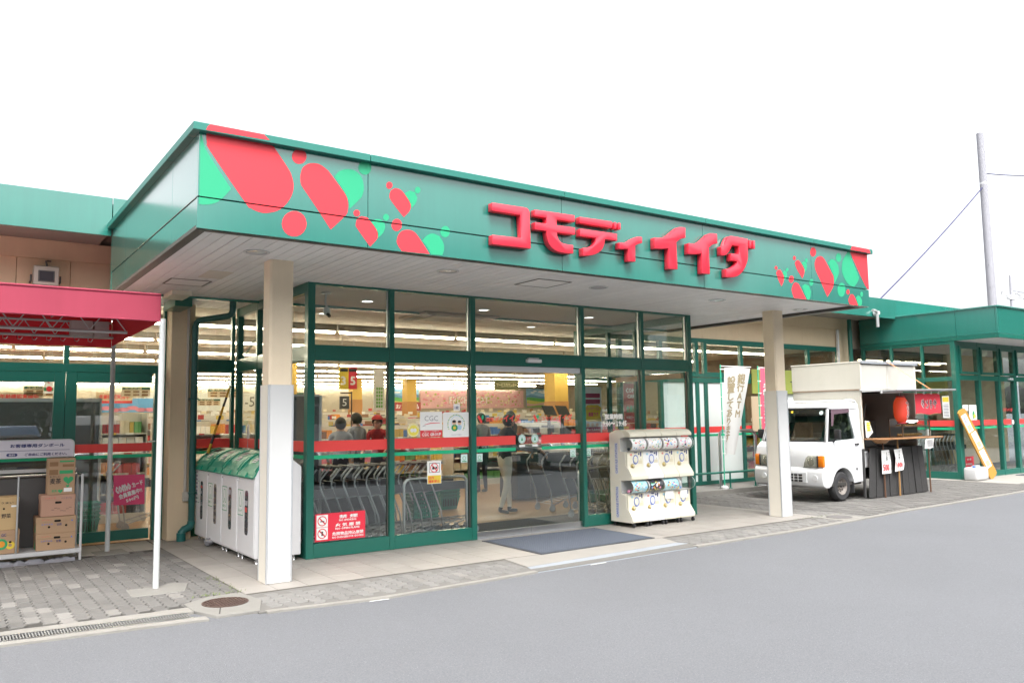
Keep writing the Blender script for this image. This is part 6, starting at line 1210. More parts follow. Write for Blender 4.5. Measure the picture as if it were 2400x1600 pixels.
# ================================================================== advertising flags
def nobori(px, label, cols, cloth_fn, mat, tmat, py=4.36, ht=2.62):
    t = root('banner_flag', (px,py,0), label, 'flag')
    m = MB().cyl((px,py,.085),(px,py,ht),.012,8); build('flag_pole', m, M('green_pole', (.03,.42,.25), .4), t); m = MB().tube([(px,py,ht-.03),(cloth_fn(1,1)[0]+.03,cloth_fn(1,1)[1],ht-.03)], .008, 6); build('cross_bar', m, mWPRINT, t)
    m = cloth(0,0,16,40, lambda u,v: cloth_fn(u,1-v)); build('cloth', m, mat, t, ang=70)
    m = MB()
    for k in range(7): v = .02+.16*k; p = cloth_fn(0,v); m.box(px-.014,p[0]+.02,py-.008,py+.008,p[2],p[2]+.02)
    build('loop', m, mWPRINT, t)
    for s, u0, u1, v0, v1 in cols: text_map(s, lambda u,v: (lambda p: (p[0],p[1]-.006,p[2]))(cloth_fn(u,v)), u0,u1,v0,v1, tmat, t, .03)
    m = MB().lathe([(0,0),(.075,0),(.075,.04),(.03,.07),(0,.07)], (px,py,.085), 18); build('base', m, mGREYP, t)
    return t
nobori(11.50, 'white advertising flag with faded tan writing by the shop window', [('銀行ATM',.50,.84,.42,.93),('設置してあります。',.12,.44,.05,.90)],
    lambda u,v: (11.585-.05*(1-v)+u*(.83-.47*(1-v)**1.2), 4.33+.05*math.sin(u*5+v*2)*(1.1-v)+.12*u*(1-v), .755+1.80*v+.02*math.sin(u*3)), M('white_flag_cloth', (.60,.60,.59), .8, nz=.04, trans=.3), M('faded_tan_print', (.27,.22,.13), .8))
nobori(12.70, 'pink advertising flag mostly hidden behind the far column', [('手続きカンタン!当日',.15,.62,.05,.80)],
    lambda u,v: (12.76+u*.42, 4.34+.03*math.sin(u*5+v*3), .95+1.63*v), M('pink_flag_cloth', (.70,.12,.20), .8, nz=.05, trans=.3), mWPRINT)
# ================================================================== rails by the window
t = root('steel_hoop', (12.1,4.45,0), 'brushed steel hoop barrier behind the white flag', 'barrier')
m = MB().tube([(11.55,4.5,.085),(11.55,4.5,1.12),(11.57,4.5,1.20),(11.64,4.5,1.25),(12.56,4.5,1.25),(12.66,4.5,1.21),(12.70,4.5,1.13),(12.70,4.5,.085)], .032, 10); build('tube', m, mSTEEL, t); m = MB().cyl((11.55,4.5,.085),(11.55,4.5,.10),.06,14).cyl((12.70,4.5,.085),(12.70,4.5,.10),.06,14); build('base_plate', m, mSTEEL, t)
t = root('low_rail', (11.6,4.38,0), 'low dark green rail along the walkway behind the truck', 'rail')
m = MB().tube([(9.9,4.38,.42),(12.6,4.38,.41)], .022, 8); build('bar', m, mGREEN, t)
for x in (10.1,11.7,12.5): m = MB().cyl((x,4.38,.085),(x,4.38,.41),.018,8).cyl((x,4.38,.085),(x,4.38,.098),.045,10); build('post', m, mGREEN, t)
# green board sign on the window
t = root('window_sign', (14.6,5.2,2.3), 'olive green board sign on the window partly hidden by the truck box', 'sign')
bx('board', 13.55,15.35, 5.19,5.215, 2.06,2.62, M('olive_board', (.26,.30,.06), .6), t); text('TV', (14.95,5.19,2.20), XU, ZU, .30, .16, mBPRINT, t, .03); bx('menu_panel', 13.5,14.25, 5.19,5.21, 1.2,2.0, M('tan_panel', (.45,.36,.24), .6), t); text('道', (13.85,5.19,1.75), XU, ZU, .16, .16, mGREYP, t)
q = MB(); disc(q, (13.9,5.188,1.55), XU, ZU, .10, .08, 16); disc(q, (13.9,5.188,1.33), XU, ZU, .09, .07, 16); flat('food_print', q, M('brown_print', (.25,.14,.07)), t)

# ================================================================== menu board, tank, notices at the second entrance
mb_ = root('menu_board', (18.4,2.5,0), 'tall orange brown board with menu papers leaning on the glass corner post', 'board')
a0 = math.atan2(18.70-17.80, 1.585); bL = 1.80; bw = .205
def onboard(u, v): # u across -1..1, v 0..1 from foot to head
    c, s_ = math.cos(a0), math.sin(a0); x = 18.66+u*bw*c-v*bL*s_; z = .06+u*bw*s_*.55+v*bL*c; return (x, 2.40+.22*v, z)
pr = [(-.9,0),(-.6,-.02),(.6,.0),(.95,.02),(1,.06),(1,.95),(.8,.99),(.3,1.0),(-.5,1.0),(-.95,.98),(-1,.93),(-1,.04)]
m = MB(); m.add([onboard(*p) for p in pr]+[(lambda q: (q[0],q[1]+.03,q[2]))(onboard(*p)) for p in pr], [tuple(range(12)), tuple(range(23,11,-1))]+[(i,(i+1)%12,(i+1)%12+12,i+12) for i in range(12)]); build('board', m, M('orange_plywood', (.40,.20,.035), .6, nz=.1, ns=4), mb_)
for v0, v1, u0, u1, pm in ((.68,.93,-.75,.45,'y'),(.42,.66,-.45,.75,'n'),(.14,.40,-.6,.6,'n')):
    q = MB(); q.add([(lambda p: (p[0],p[1]-.004,p[2]))(onboard(*p)) for p in ((u0,v0),(u1,v0),(u1,v1),(u0,v1))], [(0,1,2,3)]); sh = flat('menu_sheet', q, mWPRINT, mb_)
    q = MB(); q.add([(lambda p: (p[0],p[1]-.006,p[2]))(onboard(*p)) for p in ((u0+.15,v0+.02),(u1-.15,v0+.02),(u1-.15,v0+.10),(u0+.15,v0+.10))], [(0,1,2,3)]); flat('orange_print', q, M('pale_orange_print', (.75,.42,.22), .7), sh)
    text_map('やきとり' if pm == 'n' else '手羽先', lambda u,v: (lambda p: (p[0],p[1]-.0065,p[2]))(onboard(u,v)), u0+.1,u1-.35,v0+.12,v1-.02, mNAVY, sh, .02)
tn = root('water_tank', (17.9,2.46,0), 'white translucent plastic water tank at the foot of the leaning board', 'tank')
m = MB(); m.box(17.66,18.22,2.30,2.62,.004,.31); build('body', m, M('cloudy_plastic', (.62,.62,.62), .4, nz=.05, trans=.25), tn, .06, 3); m = MB().box(17.80,18.08,2.42,2.50,.311,.345); build('handle', m, M('cloudy_plastic', (.62,.62,.62)), tn, .015, 2); m = MB().cyl((17.74,2.40,.30),(17.74,2.40,.345),.035,14); build('cap', m, mBLUEP, tn)
yy = GY+.045
s = plaque('prohibition_sign', 18.10,18.56,.27,.52, M('sign_red', (.72,.03,.06)), 'red no smoking notice on the glass behind the water tank', y=yy); text('禁 煙', (18.24,yy-.004,.43), XU, ZU, .2, .05, mWPRINT, s, .02); text('火気厳禁', (18.18,yy-.004,.32), XU, ZU, .3, .05, mWPRINT, s, .02)
s = plaque('plant_poster', 18.50,18.86,1.38,1.74, mWPRINT, 'white poster with a green leaf drawing above the leaning board', 'poster', y=yy); q = MB(); disc(q, (18.70,yy-.004,1.5), XU, ZU, .06, .10, 10, 0); disc(q, (18.75,yy-.0042,1.47), XU, ZU, .06, .05, 10, 1); flat('leaf_print', q, [mGPRINT, mYELLOW], s)
s = plaque('small_poster', 18.20,18.46,1.60,1.74, mWPRINT, 'small white poster beside the plant poster on the glass', 'poster', y=yy)
m = MB(); m.prism([(20.1,2.55),(21.8,2.55),(21.8,1.75),(20.0,1.75)], 'z', .004, .016); build('door_mat', m, M('blue_grey_pile', (.1,.115,.155)), None, label='small dark blue mat before the far second entrance', cat='mat')
# ================================================================== inside the shop
mTUBE = M('fluorescent_glow', (.95,.95,.95), .4, emit=(1,.88,.66), estr=TUBE_STR)
mHOUS = M('lamp_housing', (.42,.38,.32), .5)
ORD = ['first','second','third','fourth','fifth','sixth','seventh','eighth','ninth','tenth','eleventh','twelfth','thirteenth','fourteenth','fifteenth','sixteenth','seventeenth','eighteenth','nineteenth','twentieth','twenty-first','twenty-second','twenty-third']
ft = root('fluorescent_light', (5.13,6.36,3.08), 'white fluorescent lamp, first row from the entrance, fifth from the left', 'ceiling light', 'rows of fluorescent lamps on the shop ceiling')
bx('housing', 3.95,6.31, 6.32,6.40, 3.125,3.236, mHOUS, ft, .004); bx('lamp_tube', 3.97,6.29, 6.34,6.38, 3.085,3.122, mTUBE, ft, .015, seg=2)
for k in range(9):
    for j in range(-5,8):
        if (k,j) == (0,0): continue
        x = 5.13+2.4*j+(.0 if k < 2 else (k*.77)%2.4-1.2)
        if x > (16.3 if k < 2 else 24.4) or x < -5.0: continue
        copy_tree(ft, (x, 6.36+2.72*k, 3.08), label='white fluorescent lamp, %s row from the entrance, %s from the left' % (ORD[k], ORD[j+4]))
for i, (x, y) in enumerate(((3.14,3.449),(3.12,4.977),(5.06,3.43),(7.108,3.366),(7.09,4.96),(5.06,4.96))):
    downlight(x, y, 'lit downlight in the vestibule ceiling, %s row, %s from the left' % (('front','rear')[i in (1,4,5)], ORD[(0,0,1,2,2,1)[i]]), .10, 'round downlights inside the vestibule', mLENSON)
ac = root('air_conditioner', (5.0,4.4,3.2), 'wide ceiling cassette air conditioner inside the vestibule', 'air conditioner')
m = MB().box(4.34,5.71,3.93,4.86,3.20,3.233); build('frame', m, M('dusty_bronze_frame', (.30,.25,.2), .5), ac, .006); bx('grille', 4.62,5.43,4.06,4.73,3.19,3.1995, M('return_grille', (.42,.41,.38), .6), ac); bx('louvre', 4.40,4.56,4.0,4.8,3.192,3.1995, mDGREY, ac); bx('louvre', 5.49,5.65,4.0,4.8,3.192,3.1995, M('warm_louvre', (.5,.42,.32), .5), ac)
cc = root('security_camera', (2.35,3.0,3.0), 'small dome security camera hanging from the vestibule ceiling', 'camera')
m = MB().cyl((2.35,3.0,3.233),(2.35,3.0,3.215),.06,14).tube([(2.35,3.0,3.22),(2.34,3.0,3.10),(2.36,3.0,3.05)], .012, 6); build('mount', m, mGREYP, cc); m = MB().ball((2.36,3.0,2.99), .05, 12, 8, (1,1,1.2)); build('dome', m, mWHITEP, cc); m = MB().cyl((2.36,2.97,2.95),(2.37,2.93,2.92),.022,10); build('lens', m, mBLACK, cc)
# goods palette and gondola shelves
PALG = [M('pack_'+n, c, .5) for n, c in (('red',(.42,.05,.05)),('yellow',(.6,.43,.08)),('cream',(.7,.62,.45)),('green',(.12,.35,.12)),('blue',(.08,.2,.5)),('white',(.75,.75,.72)),('brown',(.28,.15,.08)),('pink',(.7,.25,.35)),('orange',(.7,.28,.05)),('dark',(.05,.05,.06)))]
mSHELF = M('shelf_metal', (.55,.53,.48), .5)
def gondola(x0, x1, y, h, label, seed, n=5, tags=True, d=.5):
    random.seed(seed); t = root('shop_shelf', ((x0+x1)/2,y,0), label, 'shelf', 'stocked shelves in the shop')
    bx('back_panel', x0,x1,y+d-.03,y+d,0,h, mSHELF, t); bx('base', x0,x1,y,y+d-.031,0,.14, mSHELF, t)
    gd = MB(); tg = MB()
    for s in range(n):
        z = .14+(h-.14)*s/n
        if s: bx('shelf_board', x0+.021,x1-.021,y+.02,y+d-.031,z-.025,z, mSHELF, t)
        x = x0+.03
        while x < x1-.15:
            w = random.uniform(.05,.13); hh = random.uniform(.5,.95)*((h-.14)/n-.04); mi = random.randrange(len(PALG)); run = random.randint(1,5)
            for r in range(run):
                if x+w > x1-.03: break
                gd.box(x+.004,x+w-.004,y+.04+random.uniform(0,.05),y+d-.04,z,z+hh*random.uniform(.97,1), mi); x += w
        if s: [quad(tg, (x0+.05+k*.3+random.uniform(0,.1),y+.018,z-.03), XU, ZU, .12, .035, random.choice((0,1,5))) for k in range(int((x1-x0)/.32))]
    for a in (x0,x1-.02): bx('side_frame', a,a+.02,y,y+d-.031,.141,h, mSHELF, t)
    build('goods', gd, PALG, t, smooth=False, kind='stuff')
    if tags:
        for k in range(int((x1-x0)/.42)): quad(tg, (x0+.1+k*.42,y+.01,h+.02+random.uniform(0,.04)), XU, ZU, random.uniform(.10,.20), random.uniform(.06,.13), random.choice((0,1,2,2,5,5,6)))
    if tg.v: flat('price_tag', tg, PALG, t, kind='stuff')
    return t
i = 0
for rw, (y, h, xs) in enumerate(((9.6,1.45,[(4.6,7.6),(8.2,11.4),(12.6,16.2),(17.2,20.6)]),(13.2,1.6,[(2.4,6.0),(6.6,10.4),(11.2,15.2),(18,22)]),(17.5,1.7,[(3,8),(9,14),(15,20)]),(21.5,1.8,[(5,10),(14.5,20),(20.5,25)]))):
    for n_, (a, b) in enumerate(xs):
        i += 1
        gondola(a, b, y, h, 'stocked shop shelf in the %s row from the entrance, %s from the left' % (ORD[rw], ORD[n_]), 100+i)
gondola(.45, 1.15, 7.6, 1.75, 'tall shelf of dark drink bottles seen through the left door', 300, 5, False); gondola(-1.9, .2, 9.0, 1.5, 'low stocked shelf behind the grey board in the left window', 301, 4)
gondola(16.0, 25.5, 26.2, 1.55, 'long low display counter of meat packs under the pink wall', 302, 3); gondola(5.0, 15.5, 26.4, 1.9, 'long back wall shelf under the white wall band', 303, 5)
gondola(13.2, 16.8, 7.4, 1.35, 'shelf behind the frosted window panels near the truck', 304, 4)
# checkout counters and screens
mCNT = M('counter_tan', (.40,.36,.30), .6)
for k, x in enumerate((2.3,9.2,11.4)):
    t = root('checkout_counter', (x+.6,7.0,0), ('grey checkout counter behind the corner window','tan checkout counter with paired dark screens','tan checkout counter beside the yellow pillar')[k], 'counter')
    bx('body', x,x+1.5,6.9,7.5,0,.85 if k else 1.35, mCNT if k else M('counter_grey', (.34,.32,.30), .5), t, .01); bx('top', x-.02,x+1.52,6.88,7.52,.851 if k else 1.351,.89 if k else 1.38, mGREYP, t, .006)
for k, x in enumerate((10.42,10.84)):
    t = root('till_screen', (x+.18,8.9,1.6), ('left of the two dark tilted till screens behind the sliding door','right of the two dark tilted till screens behind the sliding door')[k], 'screen')
    m = MB().add([(x,8.9,1.64),(x+.36,8.9,1.62),(x+.28,8.98,1.86),(x-.06,8.98,1.87),(x,8.93,1.64),(x+.36,8.93,1.62),(x+.28,9.01,1.86),(x-.06,9.01,1.87)], [(0,1,2,3),(4,7,6,5),(0,4,5,1),(1,5,6,2),(2,6,7,3),(3,7,4,0)]); build('panel', m, mBLACK, t, .004); m = MB().box(x+.13,x+.19,8.96,9.02,.0,1.63); build('stand', m, mBPRINT, t)
# dim lamps of the side room
mDIM = M('dim_lamp_glow', (.9,.85,.75), .4, emit=(1,.82,.5), estr=2.0)
for k, (x, y) in enumerate(((20.6,6.5),(22.4,6.6),(24.3,6.7),(21.5,8.6),(23.6,8.8),(20.4,9.9))):
    t = root('dim_lamp', (x,y,3.08), 'dim warm lamp in the side room behind the second vestibule, %s from its corner' % ORD[k], 'ceiling light', 'dim lamps in the side room'); bx('lamp_tube', x-.6,x+.6,y-.03,y+.03,3.08,3.12, mDIM, t); bx('housing', x-.62,x+.62,y-.05,y+.05,3.121,3.236, mHOUS, t)
t = root('dark_counter', (9.2,6.2,0), 'long dark grey display counter behind the sliding doors', 'counter'); bx('body', 7.4,10.8,5.9,6.5,.04,.86, M('counter_charcoal', (.03,.032,.036), .4), t, .01); bx('top', 7.36,10.84,5.86,6.54,.861,.90, mDGREY, t, .006)
# pillars
mYPIL = M('yellow_pillar_paint', (.62,.40,.08), .6); mOPIL = M('orange_pillar_base', (.45,.22,.07), .6)
for k, (x0, x1, y, zs) in enumerate(((11.2,11.59,22,2.35),(13.53,13.95,22,2.27),(15.5,16.08,15,2.12),(5.15,5.45,12.4,1.9))):
    t = root('shop_pillar', ((x0+x1)/2,y,0), ('yellow square pillar behind the price signs','yellow square pillar above the red offer board','wide yellow pillar in front of the landscape mural','yellow pillar behind the left vestibule pane')[k], 'pillar'); bx('shaft', x0,x1,y,y+x1-x0, zs+.001,SZ, mYPIL, t); bx('base', x0-.01,x1+.01,y-.01,y+x1-x0+.01, 0,zs, mOPIL, t)
# back wall decoration
def panel(nm, x0, x1, y, z0, z1, mat, label, cat='sign', th=.03, hang=False):
    t = root(nm, ((x0+x1)/2,y,z0), label, cat); bx('board', x0,x1,y,y+th,z0,z1, mat, t)
    if hang:
        m = MB()
        for x in (x0+.06,x1-.06): m.tube([(x,y+th/2,z1),(x,y+th/2,SZ)], .004, 4)
        build('hanging_wire', m, mGREYP, t)
    return t
y = 28.15
t = panel('wall_panel_sign', 17.5,23.7,y,2.08,2.98, M('pale_pink_wall', (.70,.42,.42), .8), 'pink wall panel with FRESH MEAT lettering at the back of the shop'); text('FRESH MEAT', (19.1,y,2.28), XU, ZU, 2.4, .40, M('meat_lettering', (.35,.25,.2), .7), t, .0); text('FRESH MEAT', (19.14,y-.004,2.31), XU, ZU, 2.34, .34, mWPRINT, t, .0)
random.seed(5); q = MB(); [disc(q, (random.uniform(17.7,23.5),y-.006,random.uniform(2.2,2.9)), XU, ZU, random.uniform(.03,.09), random.uniform(.02,.07), 7, random.randrange(3)) for _ in range(130)]; flat('flower_print', q, [M('leaf_print_green', (.35,.42,.12), .8), M('deep_pink_print', (.72,.25,.32), .8), M('cream_print', (.75,.65,.4), .8)], t)
for x0, x1, lab in ((23.9,25.95,'landscape mural of sky, hills and flower fields right of the pink wall'),(15.75,17.4,'landscape mural strip left of the pink wall')):
    t = panel('wall_mural', x0,x1,y,2.1,3.1, M('mural_sky', (.25,.48,.72), .8), lab, 'mural')
    w = x1-x0; L1 = lambda u, a, b, c, ph: (x0+w*u, a+b*math.sin(u*c+ph))
    for nm, a, b, c, ph, colr in (('mural_hills',2.72,.05,9,0,(.12,.28,.45)),('mural_field',2.6,.04,6,1,(.12,.42,.12)),('mural_meadow',2.45,.05,5,2,(.55,.55,.15)),('mural_flowers',2.33,.05,7,3,(.70,.42,.40)),('mural_front',2.2,.03,8,4,(.30,.5,.18))):
        q = MB(); pts = [L1(i/20,a,b,c,ph) for i in range(21)]; dd = {'mural_hills':1,'mural_field':2,'mural_meadow':3,'mural_flowers':4,'mural_front':5}[nm]*.003
        q.add([(p[0],y-dd,p[1]) for p in pts]+[(x1,y-dd,2.1),(x0,y-dd,2.1)], [tuple(range(23))]); flat(nm, q, M(nm, colr, .8), t)
    q = MB(); [disc(q, (x0+w*random.uniform(.1,.9),y-.002,random.uniform(2.85,3.05)), XU, ZU, random.uniform(.1,.25), random.uniform(.03,.06), 10) for _ in range(5)]; flat('cloud_print', q, mWPRINT, t)
t = panel('wall_panel_sign', 5.0,10.5,y,2.03,2.78, M('white_wall_band', (.68,.70,.66), .8), 'white wall band with a dark minus fifty sign at the back of the shop'); text('-50', (9.0,y,2.2), XU, ZU, .7, .42, mBPRINT, t, .0)
for x0, x1, yq, z0, z1, mt, lab, cols in (
    (13.94,15.24,24,1.93,2.29,M('maroon_board', (.35,.05,.05), .6),'maroon board with white offer lettering below the second yellow pillar',('お買得品',.12,.02,.9)),):
    t = panel('offer_board', x0,x1,yq,z0,z1,mt,lab); text(cols[0], (x0+.1,yq,z0+.08), XU, ZU, x1-x0-.2, z1-z0-.16, mWPRINT, t, .02)
t = panel('price_sign', 4.675,5.045,8,2.19,2.61, mYELLOW, 'hanging sign split yellow and red with large numbers 3 and 5', hang=True); q = MB(); quad(q, (4.865,7.998,2.19), XU, ZU, .18, .42); flat('red_half', q, M('sign_red', (.72,.03,.06)), t); q = MB(); quad(q, (4.69,7.996,2.53), XU, ZU, .16, .06); quad(q, (4.875,7.996,2.53), XU, ZU, .16, .06); flat('black_band', q, mBPRINT, t); text('3', (4.70,7.996,2.27), XU, ZU, .11, .17, mWPRINT, t, .04); text('5', (4.90,7.996,2.27), XU, ZU, .11, .17, mWPRINT, t, .04)
t = panel('aisle_sign', 4.69,4.885,8,1.80,2.05, mDGREY, 'dark arched aisle sign with number 5 on a post'); text('5', (4.74,8,1.86), XU, ZU, .09, .14, mWPRINT, t, .0); m = MB().box(4.925,4.945,8,8.02,1.45,2.14).box(4.70,4.925,8.005,8.015,2.10,2.13); build('sign_post', m, M('dark_wood_post', (.1,.06,.04), .6), t)
t = panel('hanging_banner', 5.88,6.13,9,1.78,2.66, mWPRINT, 'white hanging banner with green checked print behind the first pane', 'banner', .01, True); q = MB(); [quad(q, (5.94+.055*i,8.996,1.84+.075*j), XU, ZU, .04, .055) for i in range(3) for j in range(6)]; flat('check_print', q, M('leaf_green_print', (.2,.5,.12), .7), t)
for x0, x1, yq, z0, z1, lab in ((3.77,4.5,14,2.19,2.40,'upper price board seen through the corner window'),(3.53,4.07,14,1.99,2.15,'lower price board seen through the corner window'),(5.6,6.6,15,2.12,2.36,'aisle price board left of the yellow pillars'),(-.60,-.17,8,2.03,2.19,'price board at the top of the left door window'),(.81,1.25,8,2.03,2.19,'price board at the top of the right door window'),(2.55,3.0,13,2.02,2.22,'price board just behind the narrow corner glass')):
    t = panel('price_board', x0,x1,yq,z0,z1, M('cream_board', (.62,.52,.36), .7), lab, hang=True); w, h = x1-x0, z1-z0; q = MB(); quad(q, (x0,yq-.002,z1-h*.28), XU, ZU, w, h*.28); flat('green_header', q, M('board_green', (.04,.11,.07), .6), t); text('生活応援', (x0+w*.1,yq-.004,z1-h*.25), XU, ZU, w*.6, h*.2, M('cream_print', (.75,.65,.4)), t); q = MB(); [quad(q, (x0+w*(.08+.31*i),yq-.003,z0+h*(.08+.33*j)), XU, ZU, w*.22, h*.2) for i in range(3) for j in range(2)]; flat('price_print', q, M('brown_print', (.25,.14,.07)), t)
t = panel('camouflage_sign', 9.67,10.39,10,2.28,2.55, M('leafy_print', (.16,.15,.07), .8, nz=.6, ns=30), 'dark leafy patterned hanging sign behind the sliding door', hang=True); text('サービスカウンター', (9.72,10,2.36), XU, ZU, .62, .10, M('cream_print', (.75,.65,.4)), t)
t = panel('id_notice', -1.0,-.35,8,1.96,2.09, M('cream_board', (.62,.52,.36)), 'cream notice with bold red age check writing over the grey board', 'notice'); text('年齢確認実施中', (-.92,8,1.99), XU, ZU, .52, .075, mRPRINT, t, .03)
t = panel('campaign_notice', -.40,-.05,7.2,2.05,2.30, mWPRINT, 'white and green notice with a red badge in the left door window', 'notice', hang=True); text('くらし', (-.37,7.2,2.2), XU, ZU, .22, .07, mRPRINT, t, .03); q = MB(); quad(q, (-.40,7.198,2.09), XU, ZU, .35, .05); flat('green_band', q, mGPRINT, t); q = MB(); disc(q, (-.33,7.196,2.12), XU, ZU, .04); flat('red_badge', q, mRPRINT, t)
t = panel('id_notice', 1.35,2.15,14.6,2.06,2.32, M('cream_board', (.62,.52,.36)), 'cream notice with red writing above the blue picture panel', 'notice'); text('年齢確認実施中', (1.42,14.6,2.16), XU, ZU, .66, .11, mRPRINT, t, .03); q = MB(); quad(q, (1.35,14.596,2.06), XU, ZU, .8, .06); flat('red_band', q, mRPRINT, t)
t = panel('wall_picture', 1.3,2.9,15.4,1.85,2.2, M('picture_blue', (.12,.35,.65), .7), 'blue sky picture panel above the drink shelf', 'picture'); q = MB(); [disc(q, (1.5+.2*k,15.396,1.93+.03*math.sin(k*2)), XU, ZU, .14, .05, 10) for k in range(7)]; flat('cloud_print', q, M('pack_pink', (.7,.25,.35)), t)
# poster stands in the vestibule
t = panel('recruit_poster', 7.86,8.30,4.45,1.15,2.13, mWPRINT, 'tall white poster with yellow star and maroon bands on the vestibule side', 'poster', .01); y = 4.446
q = MB(); quad(q, (7.90,y,1.93), XU, ZU, .36, .08); quad(q, (7.90,y,1.82), XU, ZU, .36, .08); quad(q, (7.90,y,1.18), XU, ZU, .36, .22); flat('maroon_band', q, M('maroon_print', (.35,.03,.10), .6), t); q = MB(); q.add([(7.87,y-.001,1.72),(7.95,y-.001,1.80),(8.2,y-.001,1.80),(8.29,y-.001,1.75),(8.25,y-.001,1.62),(8.29,y-.001,1.50),(7.95,y-.001,1.5),(7.87,y-.001,1.56),(7.92,y-.001,1.63)], [tuple(range(9))]); flat('yellow_star', q, mYELLOW, t)
text('パートナーさん', (7.92,y-.002,1.70), XU, ZU, .32, .07, mPINK, t, .02); text('募集です', (7.97,y-.002,1.59), XU, ZU, .24, .08, mPINK, t, .03); text('働いてみたい', (7.92,y-.002,1.33), XU, ZU, .32, .05, mWPRINT, t, .02); text('土曜日・日曜日', (7.92,y-.002,1.24), XU, ZU, .32, .06, mYELLOW, t, .02)
q = MB(); [disc(q, (7.96+.11*k,y-.001,1.44), XU, ZU, .035, n=12, mi=k%2) for k in range(3)]; flat('face_print', q, [M('skin_print', (.75,.48,.33)), M('pale_skin_print', (.7,.55,.42), .6)], t)
t = panel('card_poster', 9.71,10.20,5.36,1.45,2.25, M('deep_red_print', (.42,.03,.05), .6), 'dark red membership card poster with white and green letters in the right window', 'poster', .01); text('COMO', (9.76,5.358,2.06), XU, ZU, .36, .10, mWPRINT, t, .03); text('CARD', (9.80,5.358,1.95), XU, ZU, .28, .08, mWPRINT, t, .03); text('会員募集', (9.76,5.358,1.66), XU, ZU, .38, .14, mVGREEN, t, .04); text('年間クーポン', (9.76,5.358,1.53), XU, ZU, .36, .06, mWPRINT, t, .01)
t = root('card_poster', (.47,5.28,.49), 'pink membership poster with slanted white writing on the left door glass', 'poster'); m = MB().add([(.278,5.250,.895),(.667,5.250,.888),(.675,5.250,.487),(.290,5.250,.496),(.278,5.252,.895),(.667,5.252,.888),(.675,5.252,.487),(.290,5.252,.496)], [(0,3,2,1),(4,5,6,7),(0,1,5,4),(1,2,6,5),(2,3,7,6),(3,0,4,7)]); build('sheet', m, M('poster_pink', (.72,.07,.19), .6), t)
SU, SV = (.955,0,.295), (-.295,0,.955)
text('como', (.32,5.249,.64), SU, SV, .20, .10, mWPRINT, t, .06); text('カード', (.52,5.249,.715), SU, SV, .14, .07, mWPRINT, t, .05); text('会員募集中!!', (.36,5.249,.565), SU, SV, .30, .07, mWPRINT, t, .04); text('500円', (.45,5.249,.52), SU, SV, .16, .05, mWPRINT, t, .03);
# grey boards and steel hoop barriers
t = panel('display_back', -2.6,.22,6.2,.35,1.935, M('board_back_grey', (.10,.10,.105), .6), 'large dark grey board standing behind the left door glass', 'board'); m = MB().box(-2.6,.235,6.185,6.199,1.90,1.95).box(.221,.245,6.185,6.225,.0,1.95); build('frame', m, mGREYP, t)
t = panel('display_back', 1.965,2.345,3.2,.38,1.90, M('board_back_grey', (.10,.10,.105)), 'grey sign board with a white post standing inside the left corner of the vestibule', 'board'); m = MB().box(2.346,2.378,3.18,3.23,.0,1.91).box(1.965,2.345,3.19,3.235,1.90,1.925); build('frame', m, mWHITE, t)
for x0, x1, y, lab in ((3.325,4.285,2.72,'steel hoop barrier in front of the shopping carts left of the door'),(6.285,7.2,2.72,'steel hoop barrier in front of the carts right of the door')):
    m = MB().tube([(x0,y,.0),(x0,y,.72)]+[(x0+.09*(1-math.cos(R(a))),y,.72+.09*math.sin(R(a))) for a in (30,60,90)]+[(x1-.09+.09*math.sin(R(a)),y,.72+.09*math.cos(R(a))) for a in (0,30,60,90)]+[(x1,y,.0)], .021, 12); build('steel_hoop', m, mSTEEL, None, label=lab, cat='barrier')
# ------------------------------------------------ shopping carts
mCART = M('cart_steel', (.42,.43,.45), .3, .9); mCARTD = M('cart_dark_plastic', (.04,.04,.045), .5); mWH = M('cart_wheel', (.35,.36,.38), .5)
def cart(loc, label, group):
    x, y, _ = loc; t = root('shopping_cart', loc, label, 'shopping cart', group)
    for s in (-.21,.21):
        m = MB().tube([(x+.02,y+s,.08),(x-.02,y+s,.36),(x-.19,y+s,.78),(x-.185,y+s,.86),(x-.06,y+s,1.0)], .0125, 8); build('side_frame', m, mCART, t)
        m = MB().tube([(x+.02,y+s,.10),(x+.38,y+s*.75,.20),(x+.62,y+s*.6,.22)], .010, 6).tube([(x-.12,y+s,.62),(x+.5,y+s*.8,.68)], .008, 6); build('side_rail', m, mCART, t)
        for wx, wy in ((x+.02,y+s),(x+.58,y+s*.6)): m = MB().cyl((wx,wy-.014,.055),(wx,wy+.014,.055),.055,14).box(wx-.02,wx+.02,wy-.022,wy+.022,.06,.125); build('wheel', m, mWH, t)
    m = MB().tube([(x-.06,y-.24,1.0),(x-.06,y+.24,1.0)], .017, 8); build('handle', m, mCARTD, t)
    m = MB()
    for k in range(5): m.tube([(x+.02+.12*k,y-.2+.015*k,.13+.02*k),(x+.02+.12*k,y+.2-.015*k,.13+.02*k)], .006, 5)
    m.tube([(x+.5,y-.17,.68),(x+.5,y+.17,.68)], .008, 6); build('lower_rack', m, mCART, t)
    m = MB().box(x-.15,x+.42,y-.2,y+.2,.63,.68).box(x-.16,x-.13,y-.2,y+.2,.63,.82).box(x-.13,x+.42,y-.21,y-.195,.63,.74).box(x-.13,x+.42,y+.195,y+.21,.63,.74); build('basket_tray', m, mCARTD, t); m = MB().box(x-.105,x-.095,y-.05,y+.02,.70,.76); build('number_tag', m, mWPRINT, t)
    return t
c0 = cart((3.95,3.02,0), 'end shopping cart of the nested row by the left hoop barrier', 'nested carts left of the door')
for k in range(1,12): copy_tree(c0, (3.95-.155*k,3.02+.012*(k%2),0), label='nested shopping cart, %s behind the end cart by the left hoop barrier' % ORD[k-1])
